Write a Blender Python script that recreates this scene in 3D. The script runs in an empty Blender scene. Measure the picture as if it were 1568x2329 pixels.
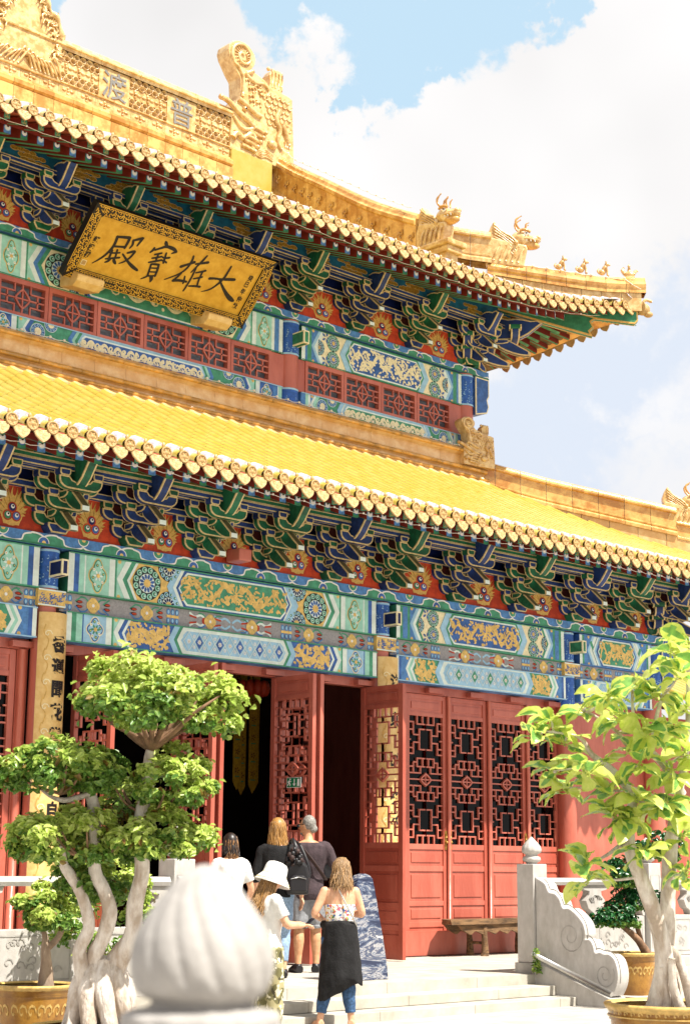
import bpy, bmesh, math, random
from mathutils import Vector, Matrix, Quaternion, noise
R = math.radians; PI = math.pi
sc = bpy.context.scene
C = sc.collection
random.seed(7)

# ---------------------------------------------------------------- camera, sky, sun, exposure
def cam_basis(yaw, pit, rol):
    f = Vector((math.sin(yaw)*math.cos(pit), math.cos(yaw)*math.cos(pit), math.sin(pit)))
    r = f.cross(Vector((0, 0, 1))).normalized(); u = r.cross(f)
    return math.cos(rol)*r + math.sin(rol)*u, -math.sin(rol)*r + math.cos(rol)*u, f
CAM = Vector((0, 0, 1.6))
cr, cu, cf = cam_basis(0.75525, 0.213954, 0.0084727)
cd = bpy.data.cameras.new('camera'); cam = bpy.data.objects.new('camera', cd); C.objects.link(cam)
cd.sensor_fit = 'VERTICAL'; cd.sensor_height = 36; cd.lens = 57.48
cd.clip_start = 0.1; cd.clip_end = 3000
cam.matrix_world = Matrix(((cr.x, cu.x, -cf.x, CAM.x), (cr.y, cu.y, -cf.y, CAM.y), (cr.z, cu.z, -cf.z, CAM.z), (0, 0, 0, 1)))
cd.dof.use_dof = True; cd.dof.focus_distance = 20.0; cd.dof.aperture_fstop = 4.0
sc.camera = cam
sc.view_settings.view_transform = 'Standard'; sc.view_settings.look = 'None'
sc.view_settings.exposure = 1.56; sc.view_settings.gamma = 1
sc.cycles.use_denoising = True
sc.cycles.max_bounces = 7; sc.cycles.diffuse_bounces = 4; sc.cycles.glossy_bounces = 3
sc.cycles.transmission_bounces = 4; sc.cycles.transparent_max_bounces = 6

SUN = Vector((0.24, -1.0, 1.70)).normalized()
sl = bpy.data.lights.new('sun', 'SUN'); sl.energy = 3.3; sl.angle = R(0.55); sl.color = (1, 0.95, 0.86)
so = bpy.data.objects.new('sun', sl); C.objects.link(so); so.location = (0, 0, 40)
so.rotation_mode = 'QUATERNION'; so.rotation_quaternion = (-SUN).to_track_quat('-Z', 'Y')

def dirpx(px, py):                       # a compass direction in the sky, used only to say where the clouds part
    return (cr*((px-784)/3718) - cu*((py-1164.5)/3718) + cf).normalized()
def sky():
    w = bpy.data.worlds.new('World'); sc.world = w; w.use_nodes = True
    nt = w.node_tree; N = nt.nodes; L = nt.links; N.clear()
    def nd(t, **k):
        n = N.new(t)
        for a, b in k.items(): setattr(n, a, b)
        return n
    out = nd('ShaderNodeOutputWorld'); bg = nd('ShaderNodeBackground'); L.new(bg.outputs[0], out.inputs[0])
    st = nd('ShaderNodeTexSky', sky_type='NISHITA', sun_disc=False)
    st.sun_elevation = math.asin(SUN.z); st.sun_rotation = math.atan2(SUN.x, SUN.y); st.air_density = 1.0; st.dust_density = 1.2; st.ozone_density = 1.0
    tc = nd('ShaderNodeTexCoord')
    n1 = nd('ShaderNodeTexNoise'); n1.inputs['Scale'].default_value = 16; n1.inputs['Detail'].default_value = 9; n1.inputs['Roughness'].default_value = .62
    n2 = nd('ShaderNodeTexNoise'); n2.inputs['Scale'].default_value = 5; n2.inputs['Detail'].default_value = 3
    L.new(tc.outputs['Generated'], n1.inputs['Vector']); L.new(tc.outputs['Generated'], n2.inputs['Vector'])
    def vm(op, a, b):
        n = nd('ShaderNodeVectorMath', operation=op)
        for i, x in enumerate((a, b)):
            if isinstance(x, (tuple, Vector)): n.inputs[i].default_value = x
            else: L.new(x, n.inputs[i])
        return n.outputs['Value' if op == 'DISTANCE' else 'Vector']
    def ma(op, a, b=0.0):
        n = nd('ShaderNodeMath', operation=op)
        for i, x in enumerate((a, b)):
            if isinstance(x, (int, float)): n.inputs[i].default_value = x
            else: L.new(x, n.inputs[i])
        return n.outputs[0]
    off = vm('SUBTRACT', n1.outputs['Color'], (.5, .5, .5))
    off = vm('MULTIPLY', off, (.17, .17, .17))
    d = vm('ADD', tc.outputs['Generated'], off)
    def holes(lst, soft):
        acc = None
        for (px, py, r) in lst:
            dist = vm('DISTANCE', d, dirpx(px, py))
            mr = nd('ShaderNodeMapRange', interpolation_type='SMOOTHSTEP')
            rr = r/3718
            mr.inputs['From Min'].default_value = rr*(1+soft); mr.inputs['From Max'].default_value = rr*(1-soft)
            L.new(dist, mr.inputs['Value'])
            acc = mr.outputs[0] if acc is None else ma('MAXIMUM', acc, mr.outputs[0])
        return acc
    h1 = holes([(720, -30, 130), (850, 20, 170), (965, 40, 170), (1070, -20, 125), (870, 170, 100), (960, 170, 80), (830, 240, 55), (160, 20, 75), (100, -60, 110), (1240, -90, 90)], .20)
    h2 = holes([(1180, 980, 170), (1330, 900, 230), (1480, 1000, 230), (1190, 1120, 100), (1560, 860, 170), (1330, 1080, 130), (1500, 1220, 140), (1250, 760, 120), (1420, 760, 120)], .45)
    h3 = holes([(1450, 1010, 75), (1560, 990, 100), (1480, 1130, 110), (1590, 1140, 100)], .6)
    sk = nd('ShaderNodeMix', data_type='RGBA'); sk.inputs['Factor'].default_value = .85
    sc_ = vm('MULTIPLY', st.outputs[0], (.085, .085, .085)); L.new(sc_, sk.inputs['A']); sk.inputs['B'].default_value = (.172, .232, .268, 1)
    sh = nd('ShaderNodeMapRange'); sh.inputs['From Min'].default_value = .3; sh.inputs['From Max'].default_value = .75
    sh.inputs['To Min'].default_value = .80; sh.inputs['To Max'].default_value = 1.0; L.new(n2.outputs['Fac'], sh.inputs['Value'])
    cc = vm('SCALE', (0.305, .300, .299), (0, 0, 0)); cs = cc.node; L.new(sh.outputs[0], cs.inputs['Scale']); cc = cs.outputs['Vector']
    def mix(f, a, b):
        m = nd('ShaderNodeMix', data_type='RGBA')
        L.new(f, m.inputs['Factor'])
        for k, x in (('A', a), ('B', b)):
            if isinstance(x, tuple): m.inputs[k].default_value = x
            else: L.new(x, m.inputs[k])
        return m.outputs['Result']
    c = mix(h1, cc, sk.outputs['Result'])
    h2b = ma('MULTIPLY', h2, ma('SUBTRACT', 1.0, ma('MULTIPLY', h3, .75)))
    c = mix(h2b, c, (.218, .238, .272, 1))
    L.new(c, bg.inputs[0]); bg.inputs[1].default_value = 1.2
sky()

# ---------------------------------------------------------------- materials
def lin(h):
    if isinstance(h, tuple): return h
    v = [int(h[i:i+2], 16)/255 for i in (0, 2, 4)]
    return tuple((x/12.92 if x <= .04045 else ((x+.055)/1.055)**2.4) for x in v)
MATS = {}
def mat(name, col, rough=.6, var=.12, scale=6, bump=0.0, bscale=40, spec=.4, col2=None, lo=.4, hi=.62, detail=5, metal=0, trans=0, stretch=None, coat=0, dirt=None, island=0, brick=None, objr=0):
    m = bpy.data.materials.new(name); m.use_nodes = True; nt = m.node_tree; N = nt.nodes; L = nt.links
    b = N['Principled BSDF']; c = lin(col)
    b.inputs['Roughness'].default_value = rough; b.inputs['Specular IOR Level'].default_value = spec; b.inputs['Metallic'].default_value = metal
    if coat: b.inputs['Coat Weight'].default_value = coat; b.inputs['Coat Roughness'].default_value = .15
    tc = N.new('ShaderNodeTexCoord'); v = tc.outputs['Object']
    if stretch:
        mp = N.new('ShaderNodeMapping'); mp.inputs['Scale'].default_value = stretch; L.new(v, mp.inputs['Vector']); v = mp.outputs['Vector']
    n = N.new('ShaderNodeTexNoise'); n.inputs['Scale'].default_value = scale; n.inputs['Detail'].default_value = detail; n.inputs['Roughness'].default_value = .65
    L.new(v, n.inputs['Vector'])
    mr = N.new('ShaderNodeMapRange'); mr.inputs['From Min'].default_value = lo; mr.inputs['From Max'].default_value = hi; L.new(n.outputs['Fac'], mr.inputs['Value'])
    mx = N.new('ShaderNodeMix'); mx.data_type = 'RGBA'
    c2 = lin(col2) if col2 else tuple(max(0, x*(1-2*var)) for x in c)
    c1 = c if col2 else tuple(min(1, x*(1+var)) for x in c)
    mx.inputs['A'].default_value = (*c2, 1); mx.inputs['B'].default_value = (*c1, 1)
    fac = mr.outputs[0]
    if island:
        g = N.new('ShaderNodeNewGeometry'); a = N.new('ShaderNodeMath'); a.operation = 'MULTIPLY_ADD'; L.new(g.outputs['Random Per Island'], a.inputs[0]); a.inputs[1].default_value = island; a.inputs[2].default_value = -island/2
        s2 = N.new('ShaderNodeMath'); s2.operation = 'ADD'; s2.use_clamp = True; L.new(fac, s2.inputs[0]); L.new(a.outputs[0], s2.inputs[1]); fac = s2.outputs[0]
    if objr:
        g = N.new('ShaderNodeObjectInfo'); a = N.new('ShaderNodeMath'); a.operation = 'MULTIPLY_ADD'; L.new(g.outputs['Random'], a.inputs[0]); a.inputs[1].default_value = objr; a.inputs[2].default_value = -objr/2
        s2 = N.new('ShaderNodeMath'); s2.operation = 'ADD'; s2.use_clamp = True; L.new(fac, s2.inputs[0]); L.new(a.outputs[0], s2.inputs[1]); fac = s2.outputs[0]
    L.new(fac, mx.inputs['Factor']); L.new(mx.outputs['Result'], b.inputs['Base Color'])
    if brick:
        bt = N.new('ShaderNodeTexBrick'); bt.inputs['Scale'].default_value = 1; bt.inputs['Brick Width'].default_value = brick[0]; bt.inputs['Row Height'].default_value = brick[1]; bt.inputs['Mortar Size'].default_value = .008
        bt.inputs['Color1'].default_value = (1, 1, 1, 1); bt.inputs['Color2'].default_value = (.93, .92, .91, 1); bt.inputs['Mortar'].default_value = (.62, .60, .57, 1); L.new(tc.outputs['Object'], bt.inputs['Vector'])
        ml = N.new('ShaderNodeMix'); ml.data_type = 'RGBA'; ml.blend_type = 'MULTIPLY'; ml.inputs['Factor'].default_value = 1; L.new(mx.outputs['Result'], ml.inputs['A']); L.new(bt.outputs['Color'], ml.inputs['B']); L.new(ml.outputs['Result'], b.inputs['Base Color'])
    if bump:
        nb = N.new('ShaderNodeTexNoise'); nb.inputs['Scale'].default_value = bscale; nb.inputs['Detail'].default_value = 4; L.new(v, nb.inputs['Vector'])
        bp = N.new('ShaderNodeBump'); bp.inputs['Strength'].default_value = bump; bp.inputs['Distance'].default_value = .02
        L.new(nb.outputs['Fac'], bp.inputs['Height']); L.new(bp.outputs[0], b.inputs['Normal'])
    if trans:
        out = [x for x in N if x.type == 'OUTPUT_MATERIAL'][0]
        t = N.new('ShaderNodeBsdfTranslucent'); L.new(mx.outputs['Result'], t.inputs['Color'])
        ms = N.new('ShaderNodeMixShader'); ms.inputs[0].default_value = trans
        L.new(b.outputs[0], ms.inputs[1]); L.new(t.outputs[0], ms.inputs[2]); L.new(ms.outputs[0], out.inputs[0])
    MATS[name] = m
    return m
M = lambda n: MATS[n]
mat('red', 'c26c59', .34, .10, 2.6, .2, 30, col2='a5503f', lo=.32, hi=.64, detail=12, stretch=(1, 1, .3), island=.5, objr=.6, spec=.5)
mat('red_dark', '7e2c20', .6, .12, 4)
mat('vermilion', 'c8441e', .6, .12, 9, col2='a03016', objr=.8)
mat('green', '347f5b', .55, .15, 7); mat('green_mid', '4a9876', .6, .12, 9); mat('mint', '9fd6c2', .6, .06, 9); mat('pale', 'dfece4', .6, .05, 9)
mat('blue', '3a66aa', .55, .15, 8); mat('blue_dark', '0d1f58', .55, .15, 8); mat('blue_mid', '5286c0', .6, .12, 14); mat('blue_light', '9ec9e2', .6, .06, 10)
mat('teal', '12607a', .6, .15, 8)
mat('gold', 'd2a856', .5, .10, 30, spec=.5); mat('gold_dark', 'a87a22', .5, .3, 60, .2, 120)
mat('cream', 'efe3b8', .6, .06, 20); mat('yellow', 'e4bf6e', .55, .10, 16)
mat('white', 'eceae4', .6, .04, 10); mat('black', '14110f', .5, .1, 20); mat('ink', '1b1412', .55, .1, 20); mat('char', '23302c', .6, .1, 20)
mat('greyband', '9c999a', .7, .08, 40); mat('maroon', '4a1612', .6, .15, 10)
mat('glaze', 'dcaf66', .28, .22, 5, .12, 60, spec=.6, col2='b27a34', coat=.3, island=.7)
mat('glaze_pale', 'dfc088', .3, .15, 8, .2, 60, spec=.6, col2='bb8f52', coat=.25, island=.5)
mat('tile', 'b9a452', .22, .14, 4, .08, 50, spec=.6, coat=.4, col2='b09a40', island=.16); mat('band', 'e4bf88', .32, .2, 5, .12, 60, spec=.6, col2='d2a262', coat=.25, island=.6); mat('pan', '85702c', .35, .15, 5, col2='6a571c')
mat('tile_end', 'b8965e', .4, .12, 30, .4, 160, col2='a88450', objr=.6); mat('drip', 'bc9e6e', .4, .12, 30, .4, 160, col2='ac8c5a', objr=.6); mat('olive', '6a6244', .6, .15, 12)
mat('tile_grey', 'b9b4bd', .6, .15, 20)
mat('granite', 'bfbbb6', .75, .07, 9, .15, 200, lo=.3, hi=.7, col2='a5a099', detail=12, stretch=(1, 1, .5)); mat('granite_worn', 'a5a19b', .8, .13, 5, .2, 120)
mat('paving', 'b2ada5', .8, .08, 2, .1, 100, brick=(1.2, .6)); mat('step', 'bdb8ad', .8, .10, 3, .2, 90, col2='a39d90', detail=10, lo=.3, hi=.62, brick=(1.5, .62))
mat('wood_old', '8a6a48', .85, .3, 3, .7, 30, stretch=(1, 8, 8), col2='54402c')
mat('bark', 'a89480', .9, .2, 8, .8, 18, col2='7f6a58', stretch=(1, 1, .4)); mat('bark_pale', 'dbd3ca', .85, .18, 9, 1.4, 22, col2='ae9e8e', stretch=(1, 1, .4))
mat('twig', '84664e', .9, .2, 10)
mat('soil', '3a2c22', .95, .2, 20, .5, 40)
mat('pot_glaze', 'a87a30', .35, .2, 5, .15, 40, col2='86591c', coat=.3); mat('pot_trim', 'c8a560', .4, .12, 20)
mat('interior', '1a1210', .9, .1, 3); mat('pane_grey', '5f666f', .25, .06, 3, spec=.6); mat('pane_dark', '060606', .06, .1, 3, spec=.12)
mat('banner', 'a8851c', .6, .2, 24, col2='866512'); mat('board_gold', 'e6c684', .45, .15, 7, .15, 25, col2='d8b26a')
mat('glaze_deep', 'd69c44', .28, .22, 5, .1, 60, spec=.6, coat=.3, island=.4); mat('plaque_gold', 'd6a83c', .42, .2, 6, .1, 40, col2='bd8c22', lo=.35, hi=.7)
mat('steel', 'b8b6b2', .35, .06, 10, metal=.8); mat('wire', 'e6dfd0', .6, .05, 10); mat('brass', 'b08a48', .4, .15, 30, metal=.6)
mat('sign_green', '0f7a4c', .5, .03, 5); mat('sign_white', 'f0f2ee', .5, .02, 5)
mat('green_d', '1c6c48', .55, .2, 9, col2='0f4a30', objr=.9); mat('blue_d', '243f7c', .55, .2, 9, col2='142a58', objr=.9); mat('line', 'e0c994', .5, .12, 30, col2='bfa56e', objr=.6)
# ---------------------------------------------------------------- helpers
def wloc(o):
    v = Vector(o.location)
    while o.parent: o = o.parent; v += Vector(o.location)
    return v
def setp(o, label=None, cat=None, group=None, kind=None):
    if label: o['label'] = label
    if cat: o['category'] = cat
    if group: o['group'] = group
    if kind: o['kind'] = kind
    return o
def empty(name, loc, label, cat, group=None):
    o = bpy.data.objects.new(name, None); C.objects.link(o); o.location = loc
    return setp(o, label, cat, group)
def link(name, me, parent=None, loc=(0, 0, 0)):
    o = bpy.data.objects.new(name, me); C.objects.link(o)
    if parent: o.parent = parent; o.location = Vector(loc) - wloc(parent)
    else: o.location = loc
    return o
def copy_tree(o, parent=None):
    c = o.copy(); C.objects.link(c)
    if parent: c.parent = parent
    for ch in list(o.children): copy_tree(ch, c)
    return c
def bez(pts, n=6):                        # Catmull-Rom through points of any dimension
    if len(pts) < 3: return list(pts)
    out = []
    for i in range(len(pts)-1):
        p0 = pts[max(0, i-1)]; p1 = pts[i]; p2 = pts[i+1]; p3 = pts[min(len(pts)-1, i+2)]
        for k in range(n):
            t = k/n
            out.append(tuple(.5*((2*b)+(-a+c)*t+(2*a-5*b+4*c-d)*t*t+(-a+3*b-3*c+d)*t**3) for a, b, c, d in zip(p0, p1, p2, p3)))
    out.append(tuple(pts[-1])); return out
def circ(cx, cz, r, n=16, a0=0, a1=2*PI, rz=None):
    full = abs(a1-a0) > 6.28
    return [(cx+r*math.cos(a0+(a1-a0)*i/(n if full else n-1)), cz+(rz or r)*math.sin(a0+(a1-a0)*i/(n if full else n-1))) for i in range(n)]

class MB:
    def __init__(s): s.bm = bmesh.new(); s.mats = []; s.y = 0; s.tx = lambda u: u; s.off = .003; s.map = None; s.cnt = 0
    def mi(s, m):
        m = MATS[m] if isinstance(m, str) else m
        if m not in s.mats: s.mats.append(m)
        return s.mats.index(m)
    def face(s, pts, m, smooth=False):
        try: f = s.bm.faces.new([s.bm.verts.new(p) for p in pts])
        except ValueError: return None
        f.material_index = s.mi(m); f.smooth = smooth; return f
    def grid(s, rows, m, smooth=True, closed=False):
        k = s.mi(m); vs = [[s.bm.verts.new(p) for p in r] for r in rows]
        for a, b in zip(vs, vs[1:]):
            n = len(a)
            for i in range(n if closed else n-1):
                j = (i+1) % n
                try: f = s.bm.faces.new((a[i], a[j], b[j], b[i])); f.material_index = k; f.smooth = smooth
                except ValueError: pass
        return vs
    def box(s, x0, x1, y0, y1, z0, z1, m, edge=None, w=.015):
        s.prism([(x0, z0), (x1, z0), (x1, z1), (x0, z1)], y0, y1, m, edge=edge, w=w)
    def prism(s, poly, d0, d1, m, plane='xz', edge=None, w=.015, sm=None, bevel=0, only=None):
        f3 = {'xz': lambda a, b, d: (a, d, b), 'yz': lambda a, b, d: (d, a, b), 'xy': lambda a, b, d: (a, b, d)}[plane]
        A = [s.bm.verts.new(f3(a, b, d0)) for a, b in poly]; B = [s.bm.verts.new(f3(a, b, d1)) for a, b in poly]
        n = len(poly); fs = []
        k = s.mi(m); ks = s.mi(sm or m)
        caps = [s.bm.faces.new(A), s.bm.faces.new(B[::-1])]
        sides = [s.bm.faces.new((A[(i+1) % n], A[i], B[i], B[(i+1) % n])) for i in range(n)]
        for f in caps: f.material_index = k
        for f in sides: f.material_index = ks
        fs = caps+sides
        bmesh.ops.recalc_face_normals(s.bm, faces=fs)
        if bevel:
            es = list({e for f in fs for e in f.edges})
            bmesh.ops.bevel(s.bm, geom=es, offset=bevel, segments=2, affect='EDGES', profile=.6)
        elif edge:
            ke = s.mi(edge)
            strip = n > 4 and abs(d1-d0) > 2.5*w
            if strip:                               # lines along the two long edges of every side, none across
                sgn = 1 if d1 > d0 else -1; lv = [d0, d0+sgn*w, d1-sgn*w, d1]; bmesh.ops.delete(s.bm, geom=sides, context='FACES_ONLY')
                V = [A]+[[s.bm.verts.new(f3(a, b, d)) for a, b in poly] for d in lv[1:3]]+[B]; new = []
                for r in range(3):
                    for i in range(n):
                        g = s.bm.faces.new((V[r][(i+1) % n], V[r][i], V[r+1][i], V[r+1][(i+1) % n])); g.material_index = ks if r == 1 else ke; new.append(g)
                bmesh.ops.recalc_face_normals(s.bm, faces=caps+new)
            for f in (caps if only == 'caps' or strip else fs):
                mn = min(e.calc_length() for e in f.edges) if len(f.edges) == 4 else 9
                r = bmesh.ops.inset_individual(s.bm, faces=[f], thickness=min(w, mn*.42), use_even_offset=True)
                for g in r['faces']: g.material_index = ke
        return fs
    def tube(s, pts, rads, m, seg=8, smooth=True, cap=True, flat=1.0, upv=None):
        pts = [Vector(p) for p in pts]
        if isinstance(rads, (int, float)): rads = [rads]*len(pts)
        rows = []; N = None
        for i, p in enumerate(pts):
            t = (pts[min(i+1, len(pts)-1)]-pts[max(i-1, 0)])
            if t.length < 1e-7: t = Vector((0, 0, 1))
            t.normalize()
            if N is None:
                a = Vector(upv) if upv else (Vector((0, 0, 1)) if abs(t.z) < .9 else Vector((1, 0, 0)))
                N = (a - t*a.dot(t)).normalized()
            else: N = (N - t*N.dot(t)).normalized()
            B = t.cross(N)
            rows.append([p + rads[i]*(math.cos(2*PI*k/seg)*B*flat + math.sin(2*PI*k/seg)*N) for k in range(seg)])
        vs = s.grid(rows, m, smooth, closed=True)
        if cap:
            k = s.mi(m)
            for r in (vs[0], vs[-1][::-1]):
                try: f = s.bm.faces.new(r); f.material_index = k
                except ValueError: pass
        return vs
    def lathe(s, prof, m, seg=24, c=(0, 0, 0), twist=0, fl=None, smooth=True):
        rows = []
        for j, (r, z) in enumerate(prof):
            row = []
            for k in range(seg):
                a = 2*PI*k/seg + twist*j
                rr = r*(fl(2*PI*k/seg, j/(len(prof)-1)) if fl else 1)
                row.append((c[0]+rr*math.cos(a), c[1]+rr*math.sin(a), c[2]+z))
            rows.append(row)
        return s.grid(rows, m, smooth, closed=True)
    def ball(s, c, r, m, seg=10, rings=6, q=None):
        r = (r, r, r) if isinstance(r, (int, float)) else r
        rows = []
        for j in range(rings+1):
            p = PI*j/rings; row = []
            for k in range(seg):
                a = 2*PI*k/seg; v = Vector((r[0]*max(.01, math.sin(p))*math.cos(a), r[1]*max(.01, math.sin(p))*math.sin(a), -r[2]*math.cos(p)))
                if q: v = q @ v
                row.append(Vector(c)+v)
            rows.append(row)
        s.grid(rows, m, True, closed=True)
    # flat painted shapes on the plane y = s.y (facing -Y) or through s.map(u, v, h)
    def pl(s, pts, m, l=1):
        s.cnt = (s.cnt+1) % 60; h = l*s.off + s.cnt*.00004
        if s.map: P = [s.map(s.tx(a), b, h) for a, b in pts]
        else: P = [(s.tx(a), s.y-h, b) for a, b in pts]
        f = s.face(P, m)
        return f
    def rect(s, u0, u1, v0, v1, m, l=1): s.pl([(u0, v0), (u1, v0), (u1, v1), (u0, v1)], m, l)
    def disc(s, u, v, r, m, l=1, n=14, rv=None): s.pl(circ(u, v, r, n, rz=rv), m, l)
    def strip(s, pts, w, m, l=1, taper=False, closed=False):
        n = len(pts); L = []; Rr = []
        for i in range(n):
            a = pts[(i-1) % n] if closed else pts[max(0, i-1)]; b = pts[(i+1) % n] if closed else pts[min(n-1, i+1)]
            dx, dy = b[0]-a[0], b[1]-a[1]; q = math.hypot(dx, dy) or 1
            ww = (w[i] if isinstance(w, (list, tuple)) else w)/2*((1-i/(n-1)*.85) if taper else 1)
            L.append((pts[i][0]-dy/q*ww, pts[i][1]+dx/q*ww)); Rr.append((pts[i][0]+dy/q*ww, pts[i][1]-dx/q*ww))
        for i in range(n if closed else n-1):
            j = (i+1) % n
            s.pl([L[i], Rr[i], Rr[j], L[j]], m, l)
    def inset_poly(s, pts, d):
        cx = sum(p[0] for p in pts)/len(pts); n = len(pts); out = []
        for i in range(n):
            a, b, c = pts[i-1], pts[i], pts[(i+1) % n]
            d1 = Vector((b[0]-a[0], b[1]-a[1])); d2 = Vector((c[0]-b[0], c[1]-b[1]))
            if d1.length < 1e-6 or d2.length < 1e-6: out.append(b); continue
            d1.normalize(); d2.normalize(); n1 = Vector((-d1.y, d1.x)); n2 = Vector((-d2.y, d2.x)); k = n1+n2
            k = k/(max(.35, 1+n1.dot(n2))); out.append((b[0]+k.x*d, b[1]+k.y*d))
        return out
    def flower(s, u, v, r, n, m, l, fat=.5):
        for i in range(n):
            a = 2*PI*i/n; c, q = math.cos(a), math.sin(a)
            s.pl([(u+c*x*r-q*y*r, v+q*x*r+c*y*r) for x, y in ((.15, 0), (.6, -fat*.42), (.95, -fat*.2), (1, 0), (.95, fat*.2), (.6, fat*.42))], m, l)
    def build(s, name, parent=None, loc=(0, 0, 0), normals=False, label=None):
        if normals: bmesh.ops.recalc_face_normals(s.bm, faces=s.bm.faces[:])
        me = bpy.data.meshes.new(name); s.bm.to_mesh(me); s.bm.free()
        for m in s.mats: me.materials.append(m)
        o = link(name, me, parent, loc)
        if label: o['label'] = label
        return o
    def sweep(s, prof, path, m, seg_len=None, gap=.008, closed=False, cap=True, mats=None):
        """profile (across, up) along a 3-D path, cut in lengths with narrow joints"""
        path = [Vector(p) for p in path]
        cum = [0]
        for a, b in zip(path, path[1:]): cum.append(cum[-1]+(b-a).length)
        def at(t):
            for i in range(len(path)-1):
                if t <= cum[i+1]+1e-9 or i == len(path)-2:
                    f = (t-cum[i])/max(1e-9, cum[i+1]-cum[i]); p = path[i].lerp(path[i+1], f); return p
        T = cum[-1]; ns = max(1, round(T/seg_len)) if seg_len else 1
        for q in range(ns):
            t0 = T*q/ns+gap/2; t1 = T*(q+1)/ns-gap/2; sub = max(1, int((t1-t0)/.25)) if len(path) > 2 else 1
            rows = []
            for k in range(sub+1):
                t = t0+(t1-t0)*k/sub; p = at(t); d = (at(min(T, t+.05))-at(max(0, t-.05))); d.z = 0; d.normalize()
                rt = Vector((d.y, -d.x, 0))
                rows.append([p+rt*a+Vector((0, 0, b)) for a, b in prof])
            if isinstance(m, str):
                vs = s.grid(rows, m, False, closed=closed)
            else:
                vs = s.grid(rows, m[0], False, closed=closed)
            if cap:
                for r in (vs[0], vs[-1][::-1]):
                    try: f = s.bm.faces.new(r); f.material_index = s.mi(m if isinstance(m, str) else m[0])
                    except ValueError: pass

def text_faces(ch, size=1.0, bold=0.0):
    """outline faces of one written character, centred, as lists of 2-D points"""
    cu_ = bpy.data.curves.new('t', 'FONT'); cu_.body = ch; cu_.size = size; cu_.offset = bold; cu_.resolution_u = 3; cu_.fill_mode = 'FRONT'
    o = bpy.data.objects.new('t', cu_); C.objects.link(o)
    dg = bpy.context.evaluated_depsgraph_get(); me = o.evaluated_get(dg).to_mesh()
    V = [(v.co.x, v.co.y) for v in me.vertices]; F = [tuple(p.vertices) for p in me.polygons]
    o.evaluated_get(dg).to_mesh_clear(); bpy.data.objects.remove(o); bpy.data.curves.remove(cu_)
    if not V: return []
    xs = [v[0] for v in V]; ys = [v[1] for v in V]; cx, cy = (min(xs)+max(xs))/2, (min(ys)+max(ys))/2
    return [[(V[i][0]-cx, V[i][1]-cy) for i in f] for f in F]
def write(mb, ch, u, v, size, m, l=1, bold=0.0, sx=1.0, shear=0.0):
    for f in text_faces(ch, size, bold): mb.pl([(u+a*sx+b*shear, v+b) for a, b in f], m, l)
def joined(mb, voxel, name, parent=None, loc=(0, 0, 0), smooth=4, label=None, mats=None, disp=None):
    """fuse overlapping lumps into one continuous skin"""
    bmesh.ops.recalc_face_normals(mb.bm, faces=mb.bm.faces[:])
    me = bpy.data.meshes.new(name); mb.bm.to_mesh(me); mb.bm.free()
    o = bpy.data.objects.new(name, me); C.objects.link(o)
    md = o.modifiers.new('r', 'REMESH'); md.mode = 'VOXEL'; md.voxel_size = voxel; md.use_smooth_shade = True
    if smooth: ms = o.modifiers.new('s', 'SMOOTH'); ms.iterations = smooth; ms.factor = .5
    dg = bpy.context.evaluated_depsgraph_get(); m2 = bpy.data.meshes.new_from_object(o.evaluated_get(dg))
    bpy.data.objects.remove(o)
    for p in m2.polygons: p.use_smooth = True
    m2.materials.clear()
    for m in (mats or mb.mats): m2.materials.append(m)
    if disp:
        for v in m2.vertices: v.co += Vector(disp(v.co.copy(), v.normal.copy()))
    m2.name = name
    ob = link(name, m2, parent, loc)
    if label: ob['label'] = label
    return ob
# ---------------------------------------------------------------- ground, terrace, steps
YB, YU, YD = 17.05, 19.43, 17.30          # lower beam face, upper wall face, door plane
PZ = .33                                   # terrace height
def place(o, parent, mtx): o.parent = parent; o.matrix_basis = Matrix.Translation(-wloc(parent)) @ mtx
def refl(cx, cy): return Matrix(((0, -1, 0, cx+cy), (-1, 0, 0, cx+cy), (0, 0, 1, 0), (0, 0, 0, 1)))
b = MB(); b.grid([[(x, y, 0) for x in (-150, -20, 0, 20, 60, 200)] for y in (-80, -10, 0, 20, 60, 220)], 'paving', False); setp(b.build('ground'), kind='structure')
b = MB(); b.prism([(-2, 13.58), (34, 13.58), (34, 36), (-2, 36)], -.2, PZ, 'step', plane='xy'); setp(b.build('terrace'), kind='structure')
b = MB()
for i, (y, z) in enumerate(((12.93, .10), (13.24, .215))):
    b.prism([(10.75, y), (16.12-.0*i, y), (16.12, 13.58-.002), (10.75, 13.58-.002)], -.1 if i == 0 else .104, z, 'step', plane='xy', bevel=.008)
o = b.build('stone_steps'); setp(o, 'broad pale stone steps rising from the paving to the temple terrace', 'steps')

# ---------------------------------------------------------------- temple hall
hall = empty('temple_hall', (14, 17.3, PZ), 'large two storey temple hall with yellow tiled double roof, painted beams and red lattice doors', 'temple')
def part(mb, name, loc=(0, 0, 0), label=None, parent=None): return mb.build(name, parent or hall, loc, label=label)

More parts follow.
